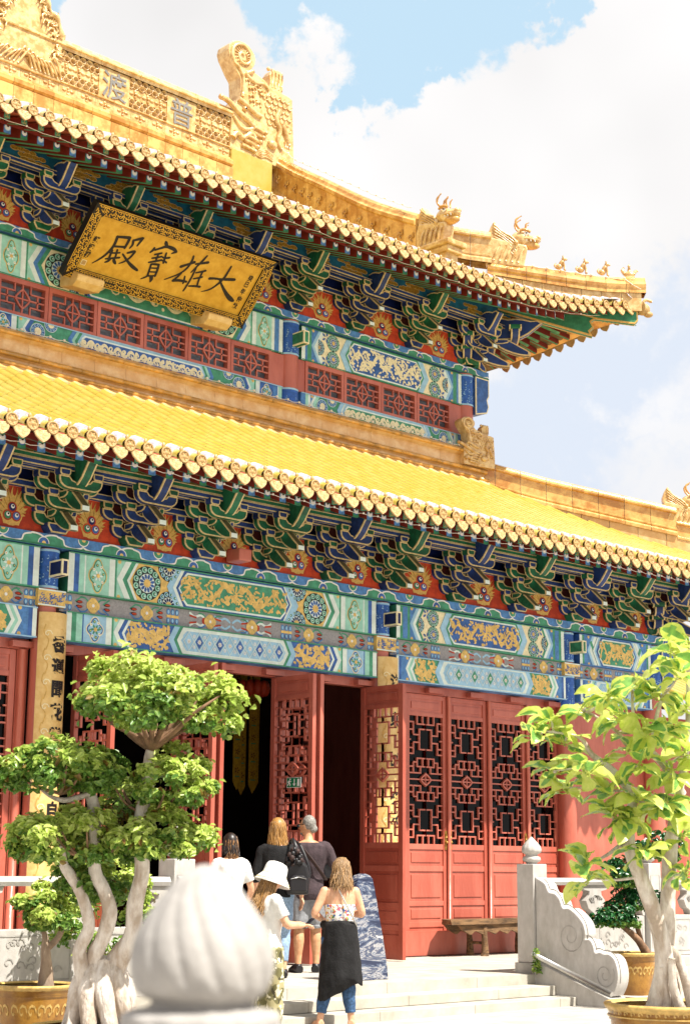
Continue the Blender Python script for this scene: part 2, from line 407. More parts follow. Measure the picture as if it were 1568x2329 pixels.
# columns
def column(x, y, r, z0, z1, bands):
    b = MB(); b.lathe([(r*1.06, z0), (r, (z0+z1)/2), (r*.98, z1)], 'red', 24, (x, y, 0)); o = part(b, 'column')
    for (a, c, m) in bands:
        q = MB(); rr = r+.006
        q.lathe([(rr, a), (rr, c)], m, 24, (x, y, 0))
        for zz in (a, c-.03): q.lathe([(rr+.004, zz), (rr+.006, zz+.015), (rr+.004, zz+.03)], 'blue_light', 24, (x, y, 0))
        rnd = random.Random(int(x*10))
        q.map = lambda u, v, h: (x+(rr+.003+h)*math.sin(u), y-(rr+.003+h)*math.cos(u), v); q.off = .002
        for k in range(int((c-a)*90)):
            u0 = rnd.uniform(-1.5, 1.5); v0 = rnd.uniform(a+.06, c-.06); s_ = rnd.choice((-1, 1)); R_ = rnd.uniform(.02, .04)
            q.strip([(u0+s_*R_*4*t*math.cos(t*5.5), v0+R_*1.2*t*math.sin(t*5.5)) for t in (.15, .3, .45, .6, .75, .9, 1)], .012, 'blue_light' if k % 3 else 'blue', 1)
        q.build('painted_band', o, (0, 0, 0))
    return o
mat('blue_col', '2f62b4', .5, .12, 20)
for x in (11.08, 16.90, 21.22): column(x, YB+.15, .15, PZ, 5.45, [(4.95, 5.44, 'blue_col')] + ([(4.2, 4.72, 'blue_col')] if x > 20 else []))
column(23.6, YB+.15, .17, PZ, 5.45, [(4.6, 5.44, 'blue_col')])
for x in (11.03, 17.05, 21.33): column(x, YU+.1, .18, 8.3, 10.45, [(9.84, 10.42, 'blue_col'), (8.85, 9.27, 'blue_col')] if x < 20 else [(9.84, 10.42, 'blue_col')])

# painted beams --------------------------------------------------
def rosette(b, u, v, r, alt=False, a0=0, a1=2*PI, l=2):
    full = a1-a0 > 6
    b.pl(circ(u, v, r, 22, a0, a1), 'char', l)
    n = 12; cA, cB = ('mint', 'blue') if not alt else ('blue_light', 'blue_dark')
    rng = [a0+(a1-a0)*(i+.5)/(n if full else n//2) for i in range(n if full else n//2)]
    for a in rng:
        x, z = u+r*.79*math.cos(a), v+r*.79*math.sin(a); q = r*.185
        b.disc(x, z, q, cA, l+1, 8); b.disc(x, z, q*.62, 'green', l+2, 6); b.disc(x+q*.2, z, q*.3, 'pale', l+3, 5)
    b.pl(circ(u, v, r*.56, 16, a0, a1), 'pale', l+1)
    for a in rng:
        c_, s_ = math.cos(a), math.sin(a)
        b.pl([(u+r*(c_*p-s_*t), v+r*(s_*p+c_*t)) for p, t in ((.2, 0), (.36, -.085), (.52, -.06), (.52, .06), (.36, .085))], cB, l+2)
    b.pl(circ(u, v, r*.24, 12, a0, a1), 'yellow', l+3)
def cartouche(b, u, v, rx, rz, l=2, alt=False):
    for k, m, dl in ((0, 'yellow' if not alt else 'cream', 0), (.014, 'green_mid' if not alt else 'blue', 1), (.03, 'mint' if not alt else 'blue_light', 2)):
        b.pl(circ(u, v, rx-k, 20, rz=rz*.58-k), m, l+dl); b.pl(circ(u, v, rx*.66-k, 20, rz=rz-k), m, l+dl)
    for i in range(8):
        a = PI*i/4+.2; b.disc(u+rx*.55*math.cos(a), v+rz*.6*math.sin(a), .022, 'pale' if i % 2 else 'green_mid', l+3, 7)
        b.disc(u+rx*.55*math.cos(a), v+rz*.6*math.sin(a), .01, 'yellow', l+4, 5)
    b.flower(u, v, rx*.5, 6, 'pale' if not alt else 'green_mid', l+3); b.disc(u, v, rx*.2, 'yellow', l+4, 8)
def dragons(b, u0, u1, v0, v1, m, seed, l=3, dens=1.0, heads=True):
    rnd = random.Random(seed); w = u1-u0; h = v1-v0; cx = (u0+u1)/2; cv = (v0+v1)/2
    cl = lambda u, v: (min(u1, max(u0, u)), min(v1, max(v0, v)))
    if heads and w > .5:
        for sg in (-1, 1):
            P = [cl(cx+sg*w*(.06+.42*t), cv+h*.33*math.sin(t*9.5+.6)*(1-.25*t)) for t in [i/26 for i in range(27)]]
            b.strip(P, [h*(.17-.11*i/26) for i in range(27)], m, l)
            hx, hz = P[0]; b.disc(hx, hz+h*.06, h*.15, m, l, 9)
            for k in range(5): b.strip([(hx, hz+h*.1), cl(hx+sg*h*.12*(k-1), hz+h*(.36-.03*k))], [.035, .008], m, l)
            for k in (4, 9, 14, 19, 23):
                x, z = P[k]; d = rnd.choice((-1, 1))
                b.strip([(x, z), cl(x+sg*h*.12, z+d*h*.22), cl(x+sg*h*.3, z+d*h*.3)], [.045, .04, .012], m, l)
                for c_ in (-.1, .05, .2): b.strip([cl(x+sg*h*.26, z+d*h*.28), cl(x+sg*h*(.34+c_*.3), z+d*h*(.3+c_))], [.016, .006], m, l)
        b.disc(cx, cv-h*.05, h*.13, m, l, 10); b.flower(cx, cv+h*.05, h*.4, 9, m, l, .3)
    for i in range(int(w*h*300*dens)):
        x = rnd.uniform(u0, u1); z = rnd.uniform(v0, v1); a = rnd.uniform(0, 6.28); L_ = rnd.uniform(.03, .10); k = rnd.uniform(-12, 12)
        P = []
        for j in range(5): P.append(cl(x, z)); x += math.cos(a)*L_/4; z += math.sin(a)*L_/4*.8; a += k*L_/4
        b.strip(P, [.012, .03, .034, .024, .008] if i % 3 else [.03, .045, .05, .045, .03], m, l)
def scrolls(b, u0, u1, v0, v1, m, seed, l=3):
    rnd = random.Random(seed); h = v1-v0; n = int((u1-u0)/(h*.75)); st = (u1-u0)/n
    for i in range(n):
        u = u0+st*(i+.5); sg = 1 if i % 2 else -1; v = (v0+v1)/2
        P = [(u-st*.6+st*1.2*t, v+sg*h*.3*math.sin(t*PI)) for t in [k/8 for k in range(9)]]
        b.strip(P, [.012, .03, .04, .05, .055, .05, .04, .03, .012], m, l)
        P = [(u+(.33-.3*t)*h*math.cos(sg*(t*7+1)), v-sg*h*.1+(.33-.3*t)*h*math.sin(sg*(t*7+1))) for t in [k/12 for k in range(13)]]
        b.strip(P, .024, m, l)
        for k in range(3): b.disc(u+rnd.uniform(-.4, .4)*st, v+rnd.uniform(-.35, .35)*h, rnd.uniform(.018, .035), m, l, 7)
def diamonds(b, u0, u1, v0, v1, c1, c2, l=3):
    h = (v1-v0); n = max(2, round((u1-u0)/(h*.72))); st = (u1-u0)/n; vm = (v0+v1)/2
    for i in range(n):
        u = u0+st*(i+.5)
        b.pl([(u-st*.5, vm), (u, vm-h*.5), (u+st*.5, vm), (u, vm+h*.5)], c1, l); b.pl([(u-st*.38, vm), (u, vm-h*.38), (u+st*.38, vm), (u, vm+h*.38)], c2 if i % 2 else c1, l+1)
        b.flower(u, vm, st*.2, 8, 'white', l+2); b.disc(u, vm, st*.05, 'yellow', l+3, 6)
        b.strip([(u-st*.5, vm), (u, vm-h*.5), (u+st*.5, vm), (u, vm+h*.5)], .012, 'blue_light' if c1 != 'blue_light' else 'pale', l+2, closed=True)
        for q in (v1-.055, v0+.055):
            if i: b.flower(u-st*.5, q, st*.16, 8, 'white', l+2)
def chev(b, u, d, w, v0, v1, m, l=1):      # "<" with its point at u
    vm = (v0+v1)/2; b.pl([(u+d, v0), (u+d+w, v0), (u+w, vm), (u+d+w, v1), (u+d, v1), (u, vm)], m, l)
def lobed(u0, u1, v0, v1, c):               # panel outline with notched, pointed ends
    vm = (v0+v1)/2; q = (v1-v0)*.16
    return [(u0, vm), (u0+c*.35, vm-q), (u0+c*.35, vm-q*1.7), (u0+c, v0), (u1-c, v0), (u1-c*.35, vm-q*1.7), (u1-c*.35, vm-q), (u1, vm), (u1-c*.35, vm+q), (u1-c*.35, vm+q*1.7), (u1-c, v1), (u0+c, v1), (u0+c*.35, vm+q*1.7), (u0+c*.35, vm+q)]
def beam(x0, x1, z0, z1, y, ends, cart, bands, zone, bands2, panel, trim, seed, name='painted_beam', depth=.26):
    b = MB(); b.y = y; cx = (x0+x1)/2
    b.box(x0, x1, y, y+depth, z0, z1, trim[0])
    t = .022; v0, v1 = z0+t, z1-t
    for side in (0, 1):
        b.tx = (lambda u: u) if not side else (lambda u: 2*cx-u)
        u = x0; L_ = 1
        for w, m in ends: b.rect(u, u+w, z0+.004, z1-.004, m, 1); u += w
        if cart:
            w, m, alt = cart
            b.rect(u, u+w, z0+.004, z1-.004, m, 1); cartouche(b, u+w/2, (z0+z1)/2, w*.40, (z1-z0)*.44, 2, alt); u += w
            for w, m in (( .085, 'pale'), (.03, 'green_mid')): b.rect(u, u+w, z0+.004, z1-.004, m, 1); u += w
        d = (z1-z0)*.27
        b.rect(u, u+d+.1, z0+.004, z1-.004, 'blue_mid' if not cart else 'mint', 1)
        b.disc(u+.035, z1-.03, .028, 'yellow', 2, 8); b.disc(u+.035, z0+.03, .028, 'yellow', 2, 8)
        for w, m in bands: chev(b, u, d, w+.02, z0+.004, z1-.004, m, 2); u += w
        kind, w, m1, m2 = zone
        ze = u+w
        if kind == 'rosette2':
            b.pl([(u, (z0+z1)/2), (u+d, z0+.004), (ze+d, z0+.004), (ze, (z0+z1)/2), (ze+d, z1-.004), (u+d, z1-.004)], m1, 1)
            r = (z1-z0)*.44; vm = (z0+z1)/2; rosette(b, u+d*.5+r*1.0, vm, r)
            uu = u+d*.5+r*2.0+.13
            rosette(b, uu, z1-.012, r*.8, True, PI, 2*PI, 2); rosette(b, uu, z0+.012, r*.8, True, 0, PI, 2)
        elif kind == 'rosette1':
            b.pl([(u, (z0+z1)/2), (u+d, z0+.004), (ze+d, z0+.004), (ze, (z0+z1)/2), (ze+d, z1-.004), (u+d, z1-.004)], m1, 1)
            r = (z1-z0)*.245; uu = u+w*.62+d*.3
            rosette(b, uu, z1-r-.008, r); rosette(b, uu, z0+r+.008, r); rosette(b, u+.03, (z0+z1)/2, r*.95, True, -PI/2, PI/2, 3)
            b.flower(uu-r*1.15, z1-r*.6, r*.7, 5, 'blue', 3); b.flower(uu-r*1.15, z0+r*.6, r*.7, 5, 'blue', 3)
        elif kind == 'dragon':
            b.pl([(u, (z0+z1)/2), (u+d, z0+.004), (ze+d, z0+.004), (ze, (z0+z1)/2), (ze+d, z1-.004), (u+d, z1-.004)], m1, 1)
            dragons(b, u+d*.75, ze+d*.2, v0+.01, v1-.01, m2, seed+side, 2, 2.2, False)
            b.strip(bez([(u+d, v0+.1), (u+d+w*.25, v1-.1), (u+d+w*.5, v0+.1), (ze-.05, v1-.08)], 5), .06, m2, 2)
        elif kind == 'scroll':
            b.pl([(u, (z0+z1)/2), (u+d, z0+.004), (ze+d, z0+.004), (ze, (z0+z1)/2), (ze+d, z1-.004), (u+d, z1-.004)], m1, 1)
            r = (z1-z0)*.40; vm = (z0+z1)/2; uu = u+d*.5+r
            for (q, qv, r1, a0, a1) in ((uu, vm, r, 0, 2*PI), (uu+r*1.75, z1-.01, r*.9, PI, 2*PI), (uu+r*1.75, z0+.01, r*.9, 0, PI)):
                b.pl(circ(q, qv, r1, 16, a0, a1), 'pale', 2); b.pl(circ(q, qv, r1*.92, 16, a0, a1), 'blue', 3)
                n = 10 if a1 > 7 or a0 == 0 and a1 > 4 else 5
                for i in range(n):
                    a = a0+(a1-a0)*(i+.5)/n; b.disc(q+r1*.7*math.cos(a), qv+r1*.7*math.sin(a), r1*.17, 'blue_light', 4, 7); b.disc(q+r1*.7*math.cos(a), qv+r1*.7*math.sin(a), r1*.08, 'blue_dark', 5, 5)
                b.pl(circ(q, qv, r1*.48, 12, a0, a1), 'cream', 4)
        u = ze
        for w, m in bands2: chev(b, u, d, w+.02, z0+.004, z1-.004, m, 3); u += w
        ue = u
    b.tx = lambda u: u
    pk, bg, b1, b2, fg = panel
    p = lobed(ue, 2*cx-ue, z0+.004, z1-.004, d); vm = (z0+z1)/2
    hexa = [(ue, vm), (ue+d, z0+.004), (2*cx-ue-d, z0+.004), (2*cx-ue, vm), (2*cx-ue-d, z1-.004), (ue+d, z1-.004)]
    b.pl(hexa, b1, 4)
    q = lobed(ue+.035, 2*cx-ue-.035, z0+.035, z1-.035, d); b.pl(q, b2, 5)
    q = lobed(ue+.06, 2*cx-ue-.06, z0+.06, z1-.06, d*.95); b.pl(q, bg, 6)
    a0, a1 = ue+d*.6, 2*cx-ue-d*.6
    if pk == 'dragon': dragons(b, a0, a1, z0+.085, z1-.085, fg, seed+9, 7, 1.0)
    elif pk == 'diamond': diamonds(b, ue+.1, 2*cx-ue-.1, z0+.065, z1-.065, bg, fg, 7)
    elif pk == 'scroll': scrolls(b, a0, a1, z0+.075, z1-.075, fg, seed, 7)
    b.rect(x0, x1, z0-.0, z0+.016, trim[1], 8); b.rect(x0, x1, z1-.016, z1, trim[1], 8)
    return part(b, name)
E5 = [(.085, 'pale'), (.075, 'blue'), (.08, 'mint'), (.02, 'pale')]
E3 = [(.075, 'pale'), (.06, 'green_mid'), (.1, 'blue_mid'), (.05, 'green_mid')]
E3b = [(.08, 'pale'), (.07, 'green_mid'), (.09, 'mint'), (.02, 'blue')]
G3 = [(.085, 'pale'), (.05, 'green_mid'), (.03, 'pale')]
# lower storey, upper row
def low_upper(x0, x1, big, seed, bg='green_mid'):
    if big: return beam(x0, x1, 4.93, 5.445, YB, E5, (.36, 'mint', False), [(.09, 'pale'), (.07, 'green_mid'), (.02, 'pale')], ('rosette2', .62, 'yellow', 'green'), [(.10, 'blue_light'), (.05, 'pale')], ('dragon', bg, 'blue', 'pale', 'yellow'), ('green', 'green_mid'), seed)
    return beam(x0, x1, 4.93, 5.445, YB, E3, None, [(.06, 'blue_light'), (.06, 'pale'), (.03, 'green_mid')], ('rosette1', .5, 'cream', 'green'), [(.13, 'blue_light')], ('dragon', 'blue', 'green_mid', 'pale', 'yellow'), ('green', 'green_mid'), seed)
low_upper(11.31, 16.69, True, 11)
low_upper(17.12, 21.03, False, 12)
low_upper(6.2, 10.88, True, 13, 'green_mid')
beam(21.44, 23.40, 4.93, 5.445, YB, [(.07, 'pale'), (.05, 'green_mid'), (.08, 'blue_mid')], None, [(.06, 'blue_light'), (.05, 'pale')], ('dragon', .03, 'green_mid', 'green_mid'), [(.04, 'pale'), (.05, 'blue_light')], ('dragon', 'green_mid', 'blue', 'pale', 'yellow'), ('blue', 'blue_mid'), 14)
# lower row
beam(11.31, 16.71, 4.31, 4.69, YB, E3b, (.34, 'blue_light', True), [(.07, 'pale'), (.06, 'blue'), (.02, 'pale')], ('dragon', .72, 'blue', 'yellow'), [(.09, 'blue_light'), (.05, 'green_mid')], ('diamond', 'blue_light', 'pale', 'pale', 'blue'), ('blue_mid', 'green_mid'), 21)
beam(17.12, 21.05, 4.31, 4.69, YB, [(.05, 'pale'), (.05, 'blue'), (.09, 'blue_mid')], None, [(.05, 'pale'), (.05, 'mint'), (.03, 'pale')], ('dragon', .5, 'green_mid', 'yellow'), [(.10, 'blue_light'), (.04, 'pale')], ('diamond', 'blue_light', 'pale', 'blue_light', 'green_mid'), ('blue_mid', 'blue_light'), 22)
beam(6.2, 10.88, 4.31, 4.69, YB, [(.06, 'pale'), (.06, 'blue'), (.09, 'blue_mid')], None, [(.05, 'pale'), (.05, 'mint'), (.03, 'pale')], ('dragon', .8, 'green_mid', 'yellow'), [(.10, 'blue_light'), (.04, 'pale')], ('diamond', 'blue_light', 'pale', 'blue_light', 'green_mid'), ('blue_mid', 'blue_light'), 23)
beam(21.44, 23.40, 4.31, 4.69, YB, [(.06, 'pale'), (.06, 'blue'), (.06, 'blue_mid')], None, [(.05, 'pale'), (.04, 'mint')], ('dragon', .03, 'blue', 'blue'), [(.05, 'blue_light'), (.04, 'pale')], ('diamond', 'blue_light', 'pale', 'blue_light', 'blue'), ('blue_mid', 'blue_light'), 24)
# grey band between the two rows
def grey(x0, x1, y, z0, z1, seed):
    b = MB(); b.y = y; b.box(x0, x1, y, y+.2, z0, z1, 'greyband'); vm = (z0+z1)/2; h = z1-z0; n = 0; cx = (x0+x1)/2
    for side in (0, 1):
        b.tx = (lambda u: u) if not side else (lambda u: 2*cx-u); u = x0+.08
        items = 'LfYfgfYfL.vYo' if x1-x0 > 4.5 else ('LfYfL.vYo' if x1-x0 > 3 else 'LfYfL')
        st = (cx-x0-.1)/(len(items)-.35)
        for c in items:
            if c == 'L':
                for k in (-.07, 0, .07):
                    for q in (-1, 1): b.pl(circ(u+k, vm+q*h*.24, .032, 8, rz=h*.19), 'blue_mid', 1); b.pl(circ(u+k, vm+q*h*.24, .016, 6, rz=h*.12), 'blue_light', 2)
                b.rect(u-.1, u+.1, vm-.018, vm+.018, 'yellow', 2)
            elif c == 'Y':
                b.flower(u, vm, h*.42, 4, 'yellow', 2, 1.5); b.disc(u, vm, h*.2, 'yellow', 2, 10); b.disc(u, vm, .022, 'white', 3, 8)
                for q in (-1, 1):
                    for p in (-1, 1): b.strip(bez([(u+q*.06, vm+p*.03), (u+q*.12, vm+p*.085), (u+q*.2, vm+p*.09)], 3), [.02]*6+[.012], 'green_mid' if p > 0 else 'blue_mid', 1)
            elif c == 'f':
                for k in (-1, 1): b.pl(circ(u, vm+k*.03, .055, 8, rz=.022), 'maroon', 1); b.pl(circ(u+.01, vm+k*.03, .04, 7, rz=.013), 'vermilion', 2); b.strip([(u-.06, vm+k*.03), (u+.04, vm+k*.1)], .018, 'green_mid' if k > 0 else 'blue_mid', 1)
            elif c in 'vo':
                for k in (-1, 1): b.strip(bez([(u-.14, vm+k*.09), (u-.05, vm+k*.04), (u+.05, vm+k*.07), (u+.14, vm+k*.02)], 4), .03, 'pale' if c == 'v' else 'blue_light', 1); b.strip([(u-.14, vm+k*.05), (u-.02, vm+k*.03)], .025, 'vermilion', 2)
                if c == 'v': b.disc(u+.12, vm, .05, 'vermilion', 1, 8)
            u += st
    return part(b, 'painted_rail')
for x0, x1 in ((11.24, 16.76), (17.05, 21.09), (21.40, 23.42), (6.2, 10.9)): grey(x0, x1, YB+.06, 4.69, 4.93, 3)
for x in (11.08, 16.9, 21.22):                        # gold collar on each column
    b = MB(); b.y = YB-.012; b.box(x-.2, x+.2, YB-.012, YB+.05, 4.72, 4.93, 'yellow'); rnd = random.Random(int(x))
    for k in range(26):
        u = rnd.uniform(x-.17, x+.17); v = rnd.uniform(4.755, 4.895); b.strip([(u+.03*t*math.cos(6*t), v+.03*t*math.sin(6*t)) for t in (.2, .4, .6, .8, 1)], .011, 'blue', 1)
    for zz in (4.722, 4.91): b.rect(x-.2, x+.2, zz, zz+.018, 'pale', 2)
    part(b, 'painted_collar')
    b = MB(); b.box(x-.05, x+.05, YB-.28, YB, 5.08, 5.28, 'green' if x > 20 else 'blue_dark', 'cream', .022); part(b, 'beam_end')
b = MB(); b.box(17.0, 17.12, YU-.36, YU-.05, 9.98, 10.2, 'green', 'cream', .022); part(b, 'beam_end')
# corner beam ends
def cornerend(x, y, z0, z1):
    b = MB(); h = z1-z0
    pr = [(x, z1), (x+.36, z1), (x+.36, z0+h*.55), (x+.31, z0+h*.45), (x+.35, z0+h*.28), (x+.30, z0+h*.10), (x, z0)]
    b.prism(pr, y-.1, y+.24, 'blue', edge='cream', w=.02); part(b, 'beam_end', label='blue curved beam end at the corner of the hall')
cornerend(23.7, YB+.06, 4.68, 5.44); cornerend(21.46, YU, 9.7, 10.42)
# upper storey
beam(11.27, 16.85, 9.83, 10.42, YU, [(.08, 'pale'), (.1, 'blue_mid'), (.06, 'pale')], (.33, 'mint', False), [(.09, 'pale'), (.07, 'blue_mid'), (.05, 'green_mid')], ('rosette2', .55, 'cream', 'green'), [(.10, 'mint'), (.05, 'blue_mid')], ('scroll', 'green_mid', 'blue', 'pale', 'cream'), ('green', 'green'), 31)
beam(17.27, 21.17, 9.83, 10.42, YU, [(.08, 'pale'), (.05, 'blue_mid'), (.09, 'green_mid')], None, [(.06, 'blue_light'), (.06, 'pale')], ('rosette1', .52, 'cream', 'green'), [(.13, 'blue_light')], ('dragon', 'blue', 'green_mid', 'pale', 'cream'), ('green', 'green'), 32)
beam(11.27, 16.85, 8.96, 9.27, YU, [(.07, 'mint'), (.02, 'pale'), (.1, 'blue_mid')], (.28, 'blue', True), [(.07, 'mint'), (.04, 'pale'), (.05, 'blue')], ('scroll', .68, 'green_mid', 'cream'), [(.07, 'blue_mid'), (.05, 'mint'), (.05, 'green_mid')], ('scroll', 'blue', 'blue_light', 'pale', 'cream'), ('blue_mid', 'blue_light'), 33)
beam(17.27, 21.17, 8.96, 9.27, YU, [(.1, 'blue_mid'), (.06, 'mint'), (.05, 'pale')], None, [(.05, 'pale'), (.05, 'mint')], ('scroll', .5, 'green_mid', 'cream'), [(.07, 'blue_light'), (.05, 'pale')], ('scroll', 'green_mid', 'blue_light', 'pale', 'cream'), ('blue_mid', 'blue_light'), 34)
beam(6.2, 10.83, 9.83, 10.42, YU, [(.08, 'pale'), (.05, 'blue_mid'), (.09, 'green_mid')], None, [(.06, 'blue_light'), (.06, 'pale')], ('rosette1', .52, 'cream', 'green'), [(.13, 'blue_light')], ('dragon', 'blue', 'green_mid', 'pale', 'cream'), ('green', 'green'), 35)
beam(6.2, 10.83, 8.96, 9.27, YU, [(.1, 'blue_mid'), (.06, 'mint'), (.05, 'pale')], None, [(.05, 'pale'), (.05, 'mint')], ('scroll', .5, 'green_mid', 'cream'), [(.07, 'blue_light'), (.05, 'pale')], ('scroll', 'green_mid', 'blue_light', 'pale', 'cream'), ('blue_mid', 'blue_light'), 36)
# scalloped boards
def scallop(x0, x1, y, z0, z1, phase, pitch, right_ret):
    b = MB(); b.y = y; b.box(x0, x1, y, y+.34, z0, z1, 'blue_mid'); h = z1-z0; b.rect(x0, x1, z0, z0+.02, 'green', 4)
    n0 = math.floor((x0-phase)/pitch); n1 = math.ceil((x1-phase)/pitch)
    def wave(x):
        t = ((x-phase)/pitch) % 1
        if t < .5: s_ = t/.5; return z0+h*(.62+.30*abs(math.sin(s_*PI*2.0))**.6*(1 if .18 < s_ < .82 else .8))
        s_ = (t-.5)/.5; return z0+h*(.36-.26*abs(math.sin(s_*PI*2.0))**.6)
    xs = [x0+(x1-x0)*i/int((x1-x0)/.02) for i in range(int((x1-x0)/.02)+1)]; P = [(x, wave(x)) for x in xs]
    for a, c in zip(P, P[1:]): b.pl([(a[0], z0), (c[0], z0), c, a], 'green_mid', 1)
    b.strip(P, .022, 'white', 2)
    for k in range(n0, n1+1):
        for q, m, mm in ((.25, 'blue', 0), (.75, 'green_mid', 1)):
            u = phase+(k+q)*pitch
            if x0+.1 < u < x1-.1:
                v = z0+.028 if not mm else z1-.01; a0, a1 = (0, PI) if not mm else (PI, 2*PI)
                b.pl(circ(u, v, .085, 10, a0, a1), 'white', 2); b.pl(circ(u, v, .072, 10, a0, a1), m, 3); b.pl(circ(u, v, .03, 8, a0, a1), 'yellow', 4)
    o = part(b, 'scalloped_board')
scallop(6.2, 24.0, YB-.02, 5.465, 5.62, 10.62, 1.174, 0); scallop(6.2, 21.9, YU-.02, 10.46, 10.60, 16.2, 1.19, 0)
# ---------------------------------------------------------------- lattice windows, doors, walls
def bars(b, segs, cx, cz, hw, hh, y0, y1, w, m):
    for (x0, z0, x1, z1) in segs:
        X0, X1 = cx+min(x0, x1)*hw, cx+max(x0, x1)*hw; Z0, Z1 = cz+min(z0, z1)*hh, cz+max(z0, z1)*hh
        d = w/2
        # upright and level bars get slightly different depths so that no faces coincide
        k = .002 if abs(X1-X0) < 1e-6 else 0
        b.prism([(X0-d, Z0-d), (X1+d, Z0-d), (X1+d, Z1+d), (X0-d, Z1+d)], y0-k, y1+k, m)
def quatre(b, cx, cz, rx, rz, y0, y1, w, m):
    P = [(cx+rx*math.cos(t)*(1-.2*abs(math.sin(2*t))), cz+rz*math.sin(t)*(1-.2*abs(math.sin(2*t)))) for t in [2*PI*i/28 for i in range(28)]]
    n = len(P); cxm = [(cx+(p[0]-cx)*(1-w/rx), cz+(p[1]-cz)*(1-w/rz)) for p in P]
    for i in range(n):
        j = (i+1) % n
        b.prism([P[i], P[j], cxm[j], cxm[i]], y0-.004, y1+.004, m)
def sym(l): return [(sx*a, sz*b_, sx*c, sz*d) for a, b_, c, d in l for sx in (-1, 1) for sz in (-1, 1)]
FRET = [(0, -1, 0, 1), (-1, 0, 1, 0)]+sym([(.36, 1, .36, .46), (.36, .46, 1, .46), (.69, .46, .69, 0)])
def window(x0, x1):
    b = MB(); y0, y1 = YU-.005, YU+.10; z0, z1 = 9.27, 9.83
    b.box(x0, x1, y0, y1, z0, z0+.055, 'red'); b.box(x0, x1, y0, y1, z1-.075, z1, 'red')
    b.box(x0, x0+.055, y0+.002, y1, z0+.055, z1-.075, 'red'); b.box(x1-.055, x1, y0+.002, y1, z0+.055, z1-.075, 'red')
    o = part(b, 'lattice_window')
    cx, cz = (x0+x1)/2, (z0+.055+z1-.075)/2; hw, hh = (x1-x0)/2-.055, (z1-z0-.13)/2
    q = MB(); bars(q, FRET, cx, cz, hw, hh, y0+.015, y0+.045, .022, 'red'); quatre(q, cx, cz, hw*.36, hh*.72, y0+.012, y0+.042, .03, 'red'); q.build('lattice', o)
    q = MB(); q.face([(x0, y1+.012, z0), (x1, y1+.012, z0), (x1, y1+.012, z1), (x0, y1+.012, z1)], 'pane_grey'); q.build('pane', o)
for i in range(6): window(11.485+i*.856+.005, 11.485+(i+1)*.856-.005)
for i in range(5): window(6.4+i*.885+.005, 6.4+(i+1)*.885-.005)
for i in range(4): window(17.36+i*.885+.005, 17.36+(i+1)*.885-.005)
for x0, x1 in ((11.26, 11.486), (16.625, 16.9), (17.2, 17.36), (20.905, 21.2)): b = MB(); b.box(x0, x1, YU+.01, YU+.1, 9.275, 9.825, 'red'); part(b, 'window_post')
# walls behind everything
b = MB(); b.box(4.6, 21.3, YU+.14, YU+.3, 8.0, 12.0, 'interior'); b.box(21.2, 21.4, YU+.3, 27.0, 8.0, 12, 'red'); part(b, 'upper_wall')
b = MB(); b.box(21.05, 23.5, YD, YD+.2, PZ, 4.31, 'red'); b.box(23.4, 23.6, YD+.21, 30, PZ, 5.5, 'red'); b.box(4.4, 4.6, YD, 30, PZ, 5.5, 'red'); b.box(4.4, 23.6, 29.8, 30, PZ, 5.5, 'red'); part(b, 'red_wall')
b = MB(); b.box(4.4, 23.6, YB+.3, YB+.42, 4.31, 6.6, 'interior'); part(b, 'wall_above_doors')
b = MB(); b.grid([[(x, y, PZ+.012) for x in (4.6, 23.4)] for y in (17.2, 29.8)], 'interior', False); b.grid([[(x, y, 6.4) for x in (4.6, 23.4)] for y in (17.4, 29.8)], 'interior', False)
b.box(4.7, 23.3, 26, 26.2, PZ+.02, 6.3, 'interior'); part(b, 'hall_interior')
# lintel under the painted beams
for x0, x1 in ((6.0, 10.93), (11.23, 16.75), (17.06, 21.05)):
    b = MB()
    b.box(x0, x1, YD-.03, YD+.1, 4.185, 4.31, 'red')
    n = int((x1-x0)/.9)
    for i in range(n+1):
        u = x0+.12+(x1-x0-.24)*i/n; b.box(u-.17, u+.17, YD-.13, YD-.032, 4.20, 4.275, 'red')
    part(b, 'door_lintel')
for x0, x1 in ((6.0, 10.93), (11.23, 11.5), (17.06, 21.1)): b = MB(); b.box(x0, x1, YD-.05, YD+.12, PZ, PZ+.36, 'red'); part(b, 'door_sill')
for x0, x1, y0, y1, z0, z1 in ((21.12, 21.3, YD-.08, YD-.002, PZ, 4.31), (17.06, 17.56, YD-.02, YD+.1, PZ+.36, 4.185), (10.78, 10.93, YD-.02, YD+.1, PZ+.36, 4.185), (11.23, 11.42, YD-.02, YD+.1, PZ+.36, 4.185)): b = MB(); b.box(x0, x1, y0, y1, z0, z1, 'red'); part(b, 'door_frame')

